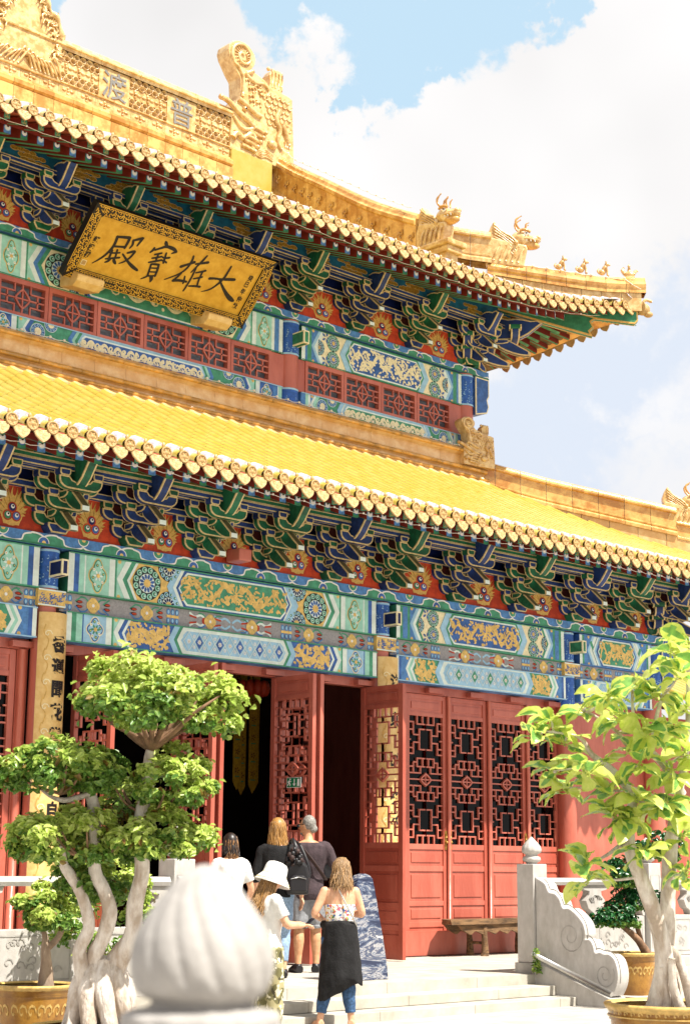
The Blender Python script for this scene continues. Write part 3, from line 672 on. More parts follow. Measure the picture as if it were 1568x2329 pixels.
DL = [(0, .87, 0, .79), (0, .47, 0, .2), (.36, .79, 0, .79), (.36, .79, .36, .47), (.36, .47, 0, .47)]
DL = sym(DL)+sym([(.5, 1, .5, .87), (.17, 1, .17, .87), (.5, .87, 0, .87), (.72, .9, .72, .70), (.72, .70, .36, .70), (.72, .9, 1, .9), (1, .78, .72, .78), (.72, .58, .36, .58), (.72, .58, .72, .40), (1, .62, .9, .62),
    (1, .49, .72, .49), (.72, .40, 1, .40), (.5, .33, 0, .33), (.5, .33, .5, .20), (.5, .20, 0, .20), (.17, .33, .17, .2), (.72, .27, .5, .27), (.72, .27, .72, .1), (1, .1, .36, .1), (1, .2, .72, .2), (.36, 0, 1, 0), (.30, .2, .30, .1), (1, .88, 1, .88)])
def leaf(w, glass=True):
    """one tall lattice door leaf, hinge edge at x=0, face towards -Y, bottom at z=0 (3.83 m)"""
    H_ = 3.83; t = .065; st = .085
    f = MB()
    f.prism([(0, 0), (st, 0), (st, H_), (0, H_)], 0, t, 'red', bevel=.006); f.prism([(w-st, 0), (w, 0), (w, H_), (w-st, H_)], 0, t, 'red', bevel=.006)
    rails = [(.0, .33), (.395, .47), (.70, .77), (1.20, 1.28), (1.52, 1.60), (3.50, 3.56), (3.76, 3.83)]
    for a, c in rails: f.prism([(st, a), (w-st, a), (w-st, c), (st, c)], .006, t-.006, 'red', bevel=.004)
    for a, c in ((.47, .70), (.77, 1.20), (1.28, 1.52), (3.56, 3.76), (.33, .395)):
        f.box(st, w-st, .022, t-.022, a, c, 'red')
        if c-a > .15: f.prism([(st+.05, a+.05), (w-st-.05, a+.05), (w-st-.05, c-.045), (st+.05, c-.045)], .010, t-.010, 'red', bevel=.008)
    q = MB(); cx = w/2; cz = (1.60+3.50)/2; hw = w/2-st; hh = .95
    bars(q, DL, cx, cz, hw, hh, .018, t-.018, .021, 'red'); quatre(q, cx, cz, hw*.33, hh*.10, .012, t-.012, .028, 'red')
    bars(q, [(0, -.1, 0, .1), (-.36, 0, .36, 0)], cx, cz, hw, hh, .02, t-.02, .02, 'red')
    p = None
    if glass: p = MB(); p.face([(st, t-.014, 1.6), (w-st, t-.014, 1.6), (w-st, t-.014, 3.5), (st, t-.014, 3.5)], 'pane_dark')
    return f, q, p
def mk(w, glass):
    f, q, p = leaf(w, glass); d = bpy.data.meshes.new('door_leaf'); f.bm.to_mesh(d); [d.materials.append(m) for m in f.mats]
    e = bpy.data.meshes.new('lattice'); q.bm.to_mesh(e); [e.materials.append(m) for m in q.mats]
    g = None
    if p: g = bpy.data.meshes.new('pane'); p.bm.to_mesh(g); [g.materials.append(m) for m in p.mats]
    return d, e, g
LC = mk(.90, True); LO = mk(.87, False)
def put_leaf(L_, x, y, rz, label=None, handle=None):
    o = bpy.data.objects.new('door_leaf', L_[0]); C.objects.link(o); place(o, hall, Matrix.Translation((x, y, PZ+.02)) @ Matrix.Rotation(rz, 4, 'Z'))
    if label: o['label'] = label
    for nm, me in (('lattice', L_[1]), ('pane', L_[2])):
        if me: c = bpy.data.objects.new(nm, me); C.objects.link(c); c.parent = o
    if handle is not None:
        h = MB(); h.box(handle-.022, handle+.022, -.012, -.001, 1.52, 1.80, 'brass'); h.ball((handle, -.03, 1.63), .022, 'brass', 8, 5); h.tube([(handle, -.02, 1.70), (handle, -.02, 1.76)], .012, 'brass', 6); c = h.build('handle'); c.parent = o; c.location = (0, 0, 0)
for i, x in enumerate((17.56, 18.48, 19.41, 20.33)): put_leaf(LC, x, YD-.01, 0, None, .86 if i % 2 == 0 else .04)
for x in (9.87, 8.95, 8.03, 7.11, 6.19): put_leaf(LC, x, YD-.01, 0)
for x, lab in ((11.62, None), (13.20, None), (13.33, None), (14.92, 'open door leaf carrying the green exit sign'), (15.06, None), (16.65, 'open door leaf beside the gilded couplet board')):
    o = put_leaf(LO, x, YD+.02, -PI/2, lab)
for x in (19.39,): pass
for x, r in ((18.47, .028), (19.395, .028), (20.32, .028), (10.84, .05)): b = MB(); b.tube([(x, YD-.04, PZ+.36), (x, YD-.04, 4.18)], r, 'red', 10); part(b, 'door_post')

# ---------------------------------------------------------------- bracket sets under the eaves
def bracket(cA, cB, seed):
    b = MB(); E = 'line'; W = .0165
    def arm(y, z, L_, h, t=.05):
        """bow shaped arm: upright ends joined by a curved foot, notch in the top"""
        e = .14; c = [(L_-e*.95*(1-math.sin(a)), z+.115*(1-math.cos(a))) for a in [PI/2*i/5 for i in range(6)]]
        P = [(-x, zz) for x, zz in c[::-1]]+c; up = [(L_, z+h), (L_-e, z+h), (L_-e*1.25, z+h*.72), (L_-e*1.6, z+h*.62)]
        P = P+up+[(-x, zz) for x, zz in up[::-1]]
        b.prism(P, y-t, y+t, cA, edge=E, w=W)
    def blk(x, y, z, w=.072, h=.085, d=.07):
        b.prism([(x-w*.75, z), (x+w*.75, z), (x+w, z+h*.35), (x+w, z+h), (x-w, z+h), (x-w, z+h*.35)], y-d, y+d, cB, edge=E, w=W*.9)
    b.prism([(-.10, 0), (.10, 0), (.15, .075), (.15, .12), (-.15, .12), (-.15, .075)], -.15, .15, cB, edge=E, w=W)
    for (y, z, L_, h) in ((0, .10, .29, .15), (0, .31, .44, .14), (-.27, .275, .28, .15), (-.27, .485, .43, .14), (-.54, .475, .30, .15)):
        arm(y, z, L_, h)
        for sx in (-1, 1): blk(sx*(L_-.07), y, z+h)
        if y > -.5: b.box(-L_+.15, L_-.15, y-.02, y+.02, z+h*.6, z+h+.075, 'maroon')
    def nose(dy, dz, t=.06):
        P = [(.12, .08), (.12, .26), (-.10, .275), (-.20, .27), (-.27, .235), (-.36, .15), (-.47, .045), (-.475, -.03), (-.43, -.03), (-.36, -.015), (-.28, .02), (-.20, .07), (-.13, .13), (-.10, .20), (-.02, .13)]
        b.prism([(y+dy, z+dz) for y, z in P], -t, t, cA, plane='yz', edge=E, w=W, sm='olive')
        b.box(-t*.8, t*.8, dy-.479, dy-.476, dz-.022, dz+.036, 'pale')
        b.prism([(dy-.105, dz+.275), (dy+.03, dz+.275), (dy+.05, dz+.31), (dy+.05, dz+.36), (dy-.125, dz+.36), (dy-.125, dz+.31)], -.078, .078, cB, plane='yz', edge=E, w=W)
    nose(0, .015); nose(-.235, .225)
    P = [(.0, .49), (-.36, .50), (-.52, .505), (-.62, .54), (-.70, .61), (-.86, .82), (-.80, .865), (-.72, .855), (-.64, .885), (-.56, .90), (-.47, .885), (-.40, .91), (0, .91)]
    b.prism(P, -.068, .068, cA, plane='yz', edge=E, w=.02)
    for y, z in ((-.30, .40), (-.06, .20)):
        b.prism([(y-.10, z), (y-.16, z+.02), (y-.19, z+.06), (y-.15, z+.085), (y, z+.085), (y, z)], -.12, .12, cA, plane='yz', edge=E, w=W*.8)
    me = bpy.data.meshes.new('bracket_set'); b.bm.to_mesh(me); [me.materials.append(m) for m in b.mats]
    return me
BR = (bracket('green_d', 'blue_d', 1), bracket('blue_d', 'green_d', 2))
def put_bracket(mtx, i):
    o = bpy.data.objects.new('bracket_set', BR[i % 2]); C.objects.link(o); place(o, hall, mtx @ Matrix.Diagonal((1.05, 1, 1, 1))); return o
# flaming jewel boards between the brackets
def flame(seed):
    b = MB(); b.y = 0; rnd = random.Random(seed)
    b.pl([(-.60, 0), (.60, 0), (.5, .10), (.42, .30), (.34, .34), (.30, .56), (-.30, .56), (-.34, .34), (-.42, .30), (-.5, .10)], 'green', 0)
    b.pl([(-.56, .0), (.56, .0), (.46, .10), (.39, .27), (.32, .32), (.26, .55), (-.26, .55), (-.32, .32), (-.39, .27), (-.46, .10)], 'vermilion', 1)
    b.pl([(x*.95, .185+z) for x, z in circ(0, 0, .165, 18, rz=.15)], 'gold', 2); b.pl([(-.11, .05), (.11, .05), (.16, .2), (.11, .36), (0, .43), (-.11, .36), (-.16, .2)], 'gold', 2)
    for i in range(17):                     # tongues of flame, leaning out at the sides and upright at the top
        a = -.25+(PI+.5)*i/16; c_, s_ = math.cos(a), math.sin(a); x0, z0 = .12*c_, .19+.12*s_; L_ = .10+.11*max(0, s_)+.03*rnd.random()
        x1, z1 = x0+c_*L_*.75, z0+max(.03, s_*.6+.35)*L_; w_ = rnd.uniform(-.02, .02)
        b.strip(bez([(x0*.7, z0-.02), (x0+c_*.02+w_, z0+.02), ((x0+x1)/2-w_, (z0+z1)/2+.012), (x1, z1)], 3), [.075, .072, .066, .06, .054, .046, .034, .02, .01, .004], 'gold', 2)
        if i % 2: b.strip(bez([(x0, z0), ((x0+x1)/2-w_, (z0+z1)/2), (x1*.97, z1-.01)], 3), .010, 'gold_dark', 3)
    for u, v in ((0, .265), (-.062, .16), (.062, .16)): b.disc(u, v, .078, 'gold', 3, 14); b.disc(u, v, .068, 'vermilion', 4, 14)
    for (u, v), m in zip(((0, .265), (-.062, .16), (.062, .16)), ('blue_dark', 'green', 'blue')):
        b.disc(u, v, .05, m, 5, 12); b.disc(u+.004, v+.010, .027, 'white', 6, 12); b.disc(u+.007, v+.016, .014, 'black', 7, 8)
    me = bpy.data.meshes.new('flame_panel'); b.bm.to_mesh(me); [me.materials.append(m) for m in b.mats]; return me
FL = [flame(s) for s in (1, 2, 3)]
def bracket_row(xs, y, z0, corner, cols):
    for i, x in enumerate(xs):
        put_bracket(Matrix.Translation((x, y, z0)), 'GB'.index(cols[i]))
        if i < len(xs)-1:
            w = (xs[i+1]-x)/1.174
            o = bpy.data.objects.new('flame_panel', FL[i % 3]); C.objects.link(o); place(o, hall, Matrix.Translation(((x+xs[i+1])/2, y+.025, z0)) @ Matrix.Diagonal((w, 1, 1, 1)))
    cx, cy = corner
    for q in (xs[-1],): 
        put_bracket(refl(cx, cy) @ Matrix.Translation((q, y, z0)), 1)
    put_bracket(Matrix.Translation((cx, cy, z0)) @ Matrix.Rotation(R(45), 4, 'Z') @ Matrix.Diagonal((1, 1.62, 1, 1)), 1)
    x0 = xs[0]-1.2; x1 = cx
    b = MB()
    b.box(x0, x1+.2, y+.03, y+.2, z0, z0+1.5, 'blue_dark')
    for dy, za, zb, m in ((-.02, .535, .62, 'blue_d'), (-.27, .71, .79, 'blue_d'), (-.50, .705, .775, 'blue_d'), (-.49, .782, .85, 'green_d'))[:4 if z0 < 8 else 3]:
        e = -dy
        b.box(x0, x1+e+.25, y+dy-.045, y+dy+.045, z0+za, z0+zb, m, edge='line', w=.013)
    part(b, 'tie_beam')
    # cloud painted eave purlin
    b = MB(); b.y = y-.46; zb_ = .855 if z0 < 8 else .79; b.box(x0, x1+.7, y-.46, y-.34, z0+zb_, z0+1.13, 'teal'); rnd = random.Random(int(z0*10))
    x = x0
    while x < x1+.6:
        for k in range(3):
            u = x+rnd.uniform(0, .35); v = z0+zb_+(.04, .10, .17)[k]+rnd.uniform(-.015, .015); L_ = rnd.uniform(.13, .22); pts = []
            for j in range(4): pts.append((u+(j-1.5)*L_*.55, v+rnd.uniform(-.012, .012), L_*rnd.uniform(.3, .46)))
            for (pu, pv, pr) in pts: b.disc(pu, pv, pr, 'gold', 1, 10, rv=min(pr*.55, .04))
            for (pu, pv, pr) in pts: b.disc(pu, pv, pr*.84, 'gold_dark', 2, 10, rv=min(pr*.42, .030))
        x += .78
    part(b, 'eave_purlin')
LOWX = [7.53, 8.7, 9.88, 11.05, 12.22, 13.39, 14.57, 15.74, 16.92, 18.36, 19.80, 21.24, 22.42, 23.6]
UPX = [7.25, 8.45, 9.65, 10.9, 12.1, 13.3, 14.6, 15.8, 17.03, 18.44, 19.87, 21.31]
bracket_row(LOWX, YB, 5.62, (23.6, YB), 'BGBGBGGBGBGBGB'); bracket_row(UPX, YU, 10.60, (21.33, YU), 'BGBGBGGBGBGB')
b = MB(); b.prism([(13.80, 5.63), (14.02, 5.63), (14.02, 5.80), (13.80, 5.80)], YB-.33, YB-.05, 'red', bevel=.02); b.box(13.86, 13.96, YB-.05, YB+.03, 5.66, 5.76, 'red'); part(b, 'lamp_box', label='small red lamp box in front of a flame panel')
# ---------------------------------------------------------------- eaves, rafters, tiled roofs
def raft_mesh(kind, m):
    b = MB(); w = .045; b.y = 0
    if kind == 'eye':
        L_ = 1.15; s_ = .40
        w = .054; b.prism([(0, -.08), (0, .055), (L_, .055+L_*s_), (L_, -.08+L_*s_)], -w, w, 'red_dark', plane='yz')
        b.prism([(.01, -.084), (.01, -.0805), (L_, -.0805+L_*s_), (L_, -.084+L_*s_)], -.045, .045, 'green_mid', plane='yz')
        b.rect(-w, w, -.081, .056, m, 1); b.disc(0, .002, .050, 'blue' if m == 'green' else 'blue_light', 2, 12); b.disc(0, .006, .041, 'white', 3, 12); b.disc(.004, .026, .019, 'black', 4, 8)
    else:
        L_ = 1.0; s_ = .38
        b.prism([(0, -.04), (0, .04), (L_, .04+L_*s_), (L_, -.04+L_*s_)], -w, w, 'red_dark', plane='yz')
        b.prism([(.01, -.046), (.01, -.0405), (L_*.55, -.0405+L_*s_*.55), (L_*.55, -.046+L_*s_*.55)], -.018, .018, 'green_mid', plane='yz')
        b.rect(-w, w, -.041, .041, 'green_mid', 1)
        for q in ((-.028, .028, .022, .03), (-.028, .028, -.03, -.022), (-.004, .004, -.03, .03), (-.028, -.02, -.002, .03), (.02, .028, -.03, .002)): b.rect(q[0], q[1], q[2], q[3], 'gold', 2)
    me = bpy.data.meshes.new('rafter'); b.bm.to_mesh(me); [me.materials.append(x) for x in b.mats]; return me
REYE = [raft_mesh('eye', 'green'), raft_mesh('eye', 'blue_mid')]; RFLY = raft_mesh('fly', None)
def tile_end_mesh():
    b = MB()
    b.lathe([(.074, 0), (.080, -.012), (.074, -.022), (.058, -.022), (.056, -.012), (.03, -.014), (.02, -.022), (.001, -.024)], 'tile_end', 18)
    for v in b.bm.verts: v.co = Vector((v.co.x, v.co.z, v.co.y))
    b.y = -.016
    for i in range(6): b.disc(.042*math.cos(i*PI/3), .042*math.sin(i*PI/3), .010, 'glaze_pale', 1, 6)
    return b
def roof(name, y0, z0, cx, xmin, xdeck, a2, b2, smax, top_fn, fl_L, fl_dz, fl_dy, phase, ridge_x):
    """front slope of one roof with its eave: y0/z0 wall face and scallop top, cx corner of the wall"""
    ec = cx+2.30
    def E(x):
        t = max(0, (x-(ec-fl_L))/fl_L); return -fl_dy*t*t, fl_dz*t*t
    pitch = .262; xs = []; x = phase
    while x > xmin: x -= pitch
    while x < ec-.02: xs.append(x); x += pitch
    M2 = refl(cx, y0)
    def both(nm, me, mtx, mirror):
        o = bpy.data.objects.new(nm, me); C.objects.link(o); place(o, roofo, mtx)
        if mirror:
            o = bpy.data.objects.new(nm, me); C.objects.link(o); place(o, roofo, M2 @ mtx)
    # tiles
    b = MB(); ends = MB()
    A = [PI*i/6 for i in range(7)]
    def surf(s_): return a2*s_+b2*s_*s_
    for i, x in enumerate(xs):
        dy, dz = E(x); ys = y0-2.05+dy; S = top_fn(x, ys)
        if S < .15: continue
        n = max(1, int(S/.30))
        fade = lambda s_: max(0, 1-s_/2.6)
        for k in range(n):
            rows = []
            for e, rr in ((0, .0925), (1.0, .0905)):
                s_ = S*(k+e)/n
                zz = z0+.71+surf(s_)+dz*fade(s_)**1.5
                rows.append([(x+rr*math.cos(q), ys+s_, zz-.02+rr*1.05*math.sin(q)) for q in A])
            b.grid(rows, 'tile', True)
        # pan between this row and the next, valley shade put into its darker colour
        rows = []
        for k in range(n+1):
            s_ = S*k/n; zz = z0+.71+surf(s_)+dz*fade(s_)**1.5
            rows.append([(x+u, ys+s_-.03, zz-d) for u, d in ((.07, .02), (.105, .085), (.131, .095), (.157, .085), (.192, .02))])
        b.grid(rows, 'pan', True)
    roofo = b.build(name, hall)
    te = tile_end_mesh(); te_me = bpy.data.meshes.new('eave_tile'); te.bm.to_mesh(te_me); [te_me.materials.append(m) for m in te.mats]
    cap_rows = [[(.105*math.cos(q), s_, .005+a2*s_+.105*math.sin(q)) for q in A] for s_ in (.12, .26)]
    tb_ = MB(); tb_.grid(cap_rows, 'tile_grey', True); tb_.face(cap_rows[0], 'tile_grey'); tb_.ball((0, .05, .10), (.024, .024, .04), 'glaze_pale', 7, 5)
    i0 = [te_me.materials.append(m) for m in tb_.mats]; n0 = len(te_me.materials)-len(tb_.mats); bm2 = bmesh.new(); bm2.from_mesh(te_me); tm = bpy.data.meshes.new('t')
    for f in tb_.bm.faces: f.material_index += n0
    tb_.bm.to_mesh(tm); bm2.from_mesh(tm); bm2.to_mesh(te_me); bm2.free(); tb_.bm.free()
    dr = MB()
    P = [(-.095, .055), (-.06, .03), (0, .02), (.06, .03), (.095, .055), (.105, .0), (.085, -.05), (.05, -.085), (0, -.115), (-.05, -.085), (-.085, -.05), (-.105, 0)]
    dr.prism([(u, v) for u, v in P], -.012, .006, 'drip'); dr.y = -.012
    dr.strip([(u*.8, v*.8-.002) for u, v in P], .014, 'glaze_pale', 1, closed=True); dr.flower(0, -.025, .05, 5, 'glaze_pale', 1)
    dr_me = bpy.data.meshes.new('drip_tile'); dr.bm.to_mesh(dr_me); [dr_me.materials.append(m) for m in dr.mats]
    kn = MB(); kn.ball((0, 0, .02), (.026, .026, .035), 'glaze_pale', 8, 5); kn.lathe([(.03, 0), (.02, .015)], 'glaze_pale', 8)
    for i, x in enumerate(xs):
        dy, dz = E(x); mir = x > cx-1.2; sl = math.atan2(2*fl_dz*max(0, (x-(ec-fl_L)))/fl_L**2, 1)
        t = Matrix.Translation((x, y0-2.05+dy, z0+.71+dz)) @ Matrix.Rotation(-sl, 4, 'Y')
        both('eave_tile', te_me, t @ Matrix.Translation((0, -.02, .0)), mir)
        both('drip_tile', dr_me, t @ Matrix.Translation((.131, -.02, -.075)) @ Matrix.Rotation(R(-14), 4, 'X') @ Matrix.Diagonal((1.05, 1, 1.08, 1)), mir)
        # rafters
        if i % 1 == 0:
            fan = max(0, (x-(cx-1.0)))*.30; ang = min(.72, fan)
            tl = Matrix.Translation((x, y0-1.87+dy, z0+.62+dz)) @ Matrix.Rotation(ang, 4, 'Z') @ Matrix.Rotation(-sl, 4, 'Y')
            if x < ec-.5: both('flying_rafter', RFLY, tl, mir)
            xe = x-fan*.22
            te_ = Matrix.Translation((xe, y0-1.45+dy*.8, z0+.675+dz*.72)) @ Matrix.Rotation(ang, 4, 'Z') @ Matrix.Rotation(-sl*.8, 4, 'Y')
            if x < ec-.95: both('eave_rafter', REYE[i % 2], te_, mir)
    # boards: eave fillet, two soffit sheets, deck
    b = MB()
    def sheet(y_a, z_a, y_b, z_b, m, fa=1, fb=1):
        X = [xmin-6]+xs+[ec-.05]; r0 = []; r1 = []
        for x in X:
            dy, dz = E(x); r0.append((x, y0+y_a+dy*fa, z0+z_a+dz*fa)); xx = min(x, cx+(-y_b)*1.0+.02)
            r1.append((xx, y0+y_b+dy*fb, z0+z_b+dz*fb))
        b.grid([r0, r1], m, False); b.grid([[M2 @ Vector(p) for p in r0[-16:]], [M2 @ Vector(p) for p in r1[-16:]]], 'olive' if m == 'red' else m, False)
    sheet(-2.04, .635, -1.0, .995, 'red', 1, .6); sheet(-1.50, .735, .1, 1.375, 'red', .85, 0)
    sheet(-2.045, .575+.075, -2.045, .69, 'red', 1, 1)
    sheet(-1.47, .70, -1.47, .79, 'red_dark', .85, .85)
    b.build('eave_board', roofo)
    b = MB(); X = [xdeck]+[x for x in xs[::3]]+[ec]
    rows = []
    for x in X:
        dy, dz = E(x); ys = y0-2.02+dy; S = max(.02, top_fn(x, ys))
        rows.append([(x, ys+S*k/6, z0+.63+surf(S*k/6)*.995+dz*max(0, 1-S*k/6/2.6)**1.5) for k in range(7)])
    b.grid(rows, 'red_dark', False)
    b.grid([[M2 @ Vector(p) for p in r] for r in rows if r[0][0] > max(cx-1.25, xdeck)], 'glaze', False)
    b.build('roof_deck', roofo)
    return roofo, E
HIP_L, HIP_U = 40.65, 40.76
def top_low(x, ys): return min(18.98, HIP_L-x-.12)-ys
def top_up(x, ys): return (23.3 if x < 20.0 else HIP_U-x-.12)-ys
lowroof, EL = roof('lower_roof', YB, 5.62, 23.6, 6.6, 0, .40, .0215, 3.9, top_low, 3.9, .47, .16, 10.43, 99)
uproof, EU = roof('upper_roof', YU, 10.60, 21.33, 7.4, 2, .44, .0185, 5.9, top_up, 3.9, .50, .16, 10.38, 20.05)
# side slope behind the hips so that light cannot enter
b = MB(); b.grid([[(21.4, 19.3, 8.25), (25.6, 15.1, 6.45)], [(21.4, 31, 8.25), (25.6, 31, 6.45)]], 'glaze', False)
b.grid([[(20.0, 20.7, 12.85), (23.3, 17.4, 11.45)], [(20.0, 27, 12.85), (23.3, 29, 11.45)]], 'glaze', False)
b.face([(20.0, 19.5, 12.1), (20.0, 23.4, 14.5), (20.0, 27.3, 12.1)], 'red'); b.grid([[(2, 23.4, 14.5), (20.0, 23.4, 14.5)], [(2, 29.5, 11.3), (20.0, 29.5, 11.3)]], 'glaze', False)
b.build('roof_back', uproof)

# hip corner beams
def hipbeam(cx, cy, z0, k):
    # local: u runs outwards along the diagonal, built along +X then turned
    b = MB()
    def pz(poly, t, m, e='gold', w=.02): b.prism(poly, -t, t, m, edge=e, w=w)
    pz([(0, 1.25), (2.30, .56), (2.25, .66), (2.33, .74), (2.28, .84), (2.38, .92), (0, 1.6)], .075, 'green', 'gold', .028)
    pz([(1.2, 1.17), (2.3, .905), (3.08, .80), (3.14, .86), (3.14, 1.05), (2.3, 1.19), (1.2, 1.5)], .07, 'green', 'gold', .026)
    for i in range(9):
        u = 2.48+i*.075; b.face([(u, -.05, .872-(u-2.4)*.11-.004), (u+.045, 0, .866-(u-2.4)*.112-.004), (u, .05, .872-(u-2.4)*.11-.004), (u+.02, 0, .868-(u-2.4)*.112-.004)], 'green_mid')
    b.ball((3.25, 0, 1.10), (.13, .09, .12), 'tile_end', 10, 7); b.ball((3.34, 0, 1.0), (.09, .06, .06), 'tile_end', 8, 6)
    b.tube(bez([(3.22, 0, 1.18), (3.3, 0, 1.28), (3.42, 0, 1.24)], 4), [.03]*8+[.012], 'glaze_pale', 6)
    o = b.build('hip_beam', hall); o.matrix_basis = Matrix.Translation(-wloc(hall)) @ Matrix.Translation((cx, cy, z0)) @ Matrix.Rotation(R(-45), 4, 'Z')
hipbeam(21.33, 19.43, 10.60, 1); hipbeam(23.6, 17.05, 5.62, 1)

# ---------------------------------------------------------------- ridges
def prof(hw, h, cap=.11, base=True):
    P = [(-hw*1.25, 0), (-hw*1.25, h*.10), (-hw*1.05, h*.16), (-hw*1.12, h*.2), (-hw*1.12, h*.24), (-hw*.85, h*.27), (-hw*.85, h*.72), (-hw*1.12, h*.75), (-hw*1.15, h*.80), (-hw*.95, h*.84)]
    R_ = [(-hw*math.cos(a)*.95, h*.86+h*.14*math.sin(a)) for a in [PI*i/6 for i in range(7)]]
    return P+R_+[(-a, z) for a, z in P[::-1]]
# band where the lower roof meets the upper wall
b = MB()
pb = [(.45, -.02), (.48, .10), (.38, .20), (.28, .22), (.29, .30), (.33, .33), (.33, .40), (.27, .43), (.25, .60), (.30, .63), (.33, .66), (.33, .70), (.28, .745), (.18, .77), (.02, .775), (0, -.02)]
pb = [(a, z) for a, z in pb]
b.sweep(pb, [(4.0, YU, 8.2), (21.45, YU, 8.2)], 'band', .56, .004)
for yy, zz, rr in ((-.345, 8.555, .036), (-.335, 8.865, .032), (-.40, 8.40, .028)):
    for i in range(24): b.tube([(4.0+i*.727+.003, YU+yy, zz), (4.0+i*.727+.724, YU+yy, zz)], rr, 'glaze_deep', 10)
part(b, 'roof_band')
b = MB(); b.sweep([(-.15, -.45), (-.15, .02), (.15, .02), (.15, -.45)], [(21.35, 19.41, 8.33), (22.2, 18.56, 7.98), (23.1, 17.66, 7.68), (23.95, 16.81, 7.40), (25.6, 15.16, 7.02)], 'band', .5); b.sweep(prof(.15, .56), [(21.35, 19.41, 8.33), (22.2, 18.56, 7.98), (23.1, 17.66, 7.68), (23.95, 16.81, 7.40)], 'glaze', .5)
b.sweep(prof(.13, .36), [(23.95, 16.81, 7.36), (24.7, 16.06, 7.12), (25.6, 15.16, 7.0)], 'glaze', .5); part(b, 'hip_ridge')
# main ridge with pierced panels, flower band and mouldings
RY = 23.4; b = MB()
b.sweep([(.26, -.5), (.27, .06), (.22, .09), (.27, .13), (.28, .2), (.22, .25), (.2, .29), (-.2, .29), (-.25, .2), (-.26, -.5)], [(8, RY, 14.82), (18.72, RY, 14.82)], 'glaze', .42)
b.sweep([(.16, 0), (.16, .24), (.19, .25), (.19, .27), (-.19, .27), (-.16, 0)], [(8, RY, 15.08), (18.72, RY, 15.08)], 'glaze_pale', .40, .006)
b.sweep([(.19, 0), (.2, .05), (.23, .07), (.23, .10), (.18, .15)]+[(.16*math.cos(a), .16+.11*math.sin(a)) for a in [PI*i/6 for i in range(7)]]+[(-.18, .15), (-.23, .08), (-.19, 0)], [(8, RY, 15.97), (18.74, RY, 15.97)], 'glaze_pale', .45)
for (x0, x1) in ((14.76, 15.61), (16.29, 17.17), (17.85, 18.72), (12.39, 13.24), (10.8, 11.7)):     # pierced coin lattice
    for z0, z1 in ((15.36, 15.57), (15.78, 15.97)):
        n = round((x1-x0)/.142); st = (x1-x0)/n
        for r_ in range(2):
            for i in range(n+1-r_):
                u = x0+st*(i+.5*r_); v = z0+.05+r_*.095
                if u-.05 < x0: u = x0+.045
                if u+.05 > x1: u = x1-.045
                rows = []
                for (rr, yy) in ((.066, .14), (.066, -.15), (.054, -.15), (.054, .14)): rows.append([(u+rr*math.cos(a), RY+yy-.004*r_, v+rr*math.sin(a)*.92) for a in [2*PI*k/14 for k in range(14)]])
                b.grid(rows, 'glaze_pale', True, closed=True)
    b.box(x0, x1, RY-.13, RY+.13, 15.575, 15.775, 'glaze_pale'); b.y = RY-.13
    for k in range(3):
        u = x0+(x1-x0)*(k+.5)/3
        for (du, dv) in ((-.09, 0), (.09, 0), (0, .055), (0, -.055)): b.ball((u+du, RY-.135, 15.675+dv), (.055 if du else .035, .022, .03), 'glaze_pale', 7, 5)
        b.ball((u, RY-.15, 15.675), .03, 'glaze_pale', 7, 5)
    b.box(x0, x1, RY+.02, RY+.03, 15.36, 15.44, 'glaze')
for i in range(27):                        # four petalled bosses on the lower band
    u = 18.55-i*.4
    for (du, dv) in ((-.08, .01), (.08, .01), (0, -.055), (0, .055)): b.ball((u+du, RY-.165, 15.21+dv), (.048 if du else .03, .018, .026), 'glaze_pale', 7, 5)
    b.ball((u, RY-.175, 15.21), .026, 'glaze_pale', 7, 5)
part(b, 'main_ridge')
mat('char_grey', '7f7c78', .5, .1, 20)
for x0, ch in ((17.17, '普'), (15.61, '渡'), (11.71, '衆')):
    b = MB(); b.box(x0, x0+.68, RY-.155, RY+.15, 15.345, 15.97, 'glaze_pale'); b.y = RY-.157; b.off = .006
    write(b, ch, x0+.34, 15.66, .58, 'char_grey', 2, .003); part(b, 'character_panel')
# ornament in the middle of the ridge
b = MB(); b.prism([(13.24, 15.3), (14.77, 15.3), (14.77, 16.18), (14.55, 16.5), (14.3, 16.8), (14.0, 17.0), (13.7, 16.8), (13.45, 16.5), (13.24, 16.18)], RY-.2, RY+.2, 'glaze_pale', bevel=.02)
rnd = random.Random(4)
for i in range(16):                         # waves and clouds in relief along the foot
    u = 13.35+i*.088; h_ = .18+.16*rnd.random(); s_ = 1 if u < 14 else -1
    b.tube(bez([(u-.1*s_, RY-.2, 15.36), (u, RY-.25, 15.36+h_*.6), (u+.09*s_, RY-.26, 15.36+h_), (u+.14*s_, RY-.24, 15.36+h_*.85)], 4), [.022]*12+[.012], 'glaze_pale', 6)
for k in range(70):
    s_ = rnd.choice((-1, 1)); t = rnd.random(); u = 14+s_*(.72-.45*t**1.3+rnd.uniform(-.1, .06)); v = 15.75+1.05*t+rnd.uniform(-.05, .06)
    a = rnd.uniform(0, 6.28); q = [(u+.05*j*math.cos(a+j*.7*s_), RY-.215-.01*j, v+.045*j*math.sin(a+j*.7*s_)) for j in range(4)]
    b.tube(q, [.03, .028, .02, .01], 'glaze_pale', 6)
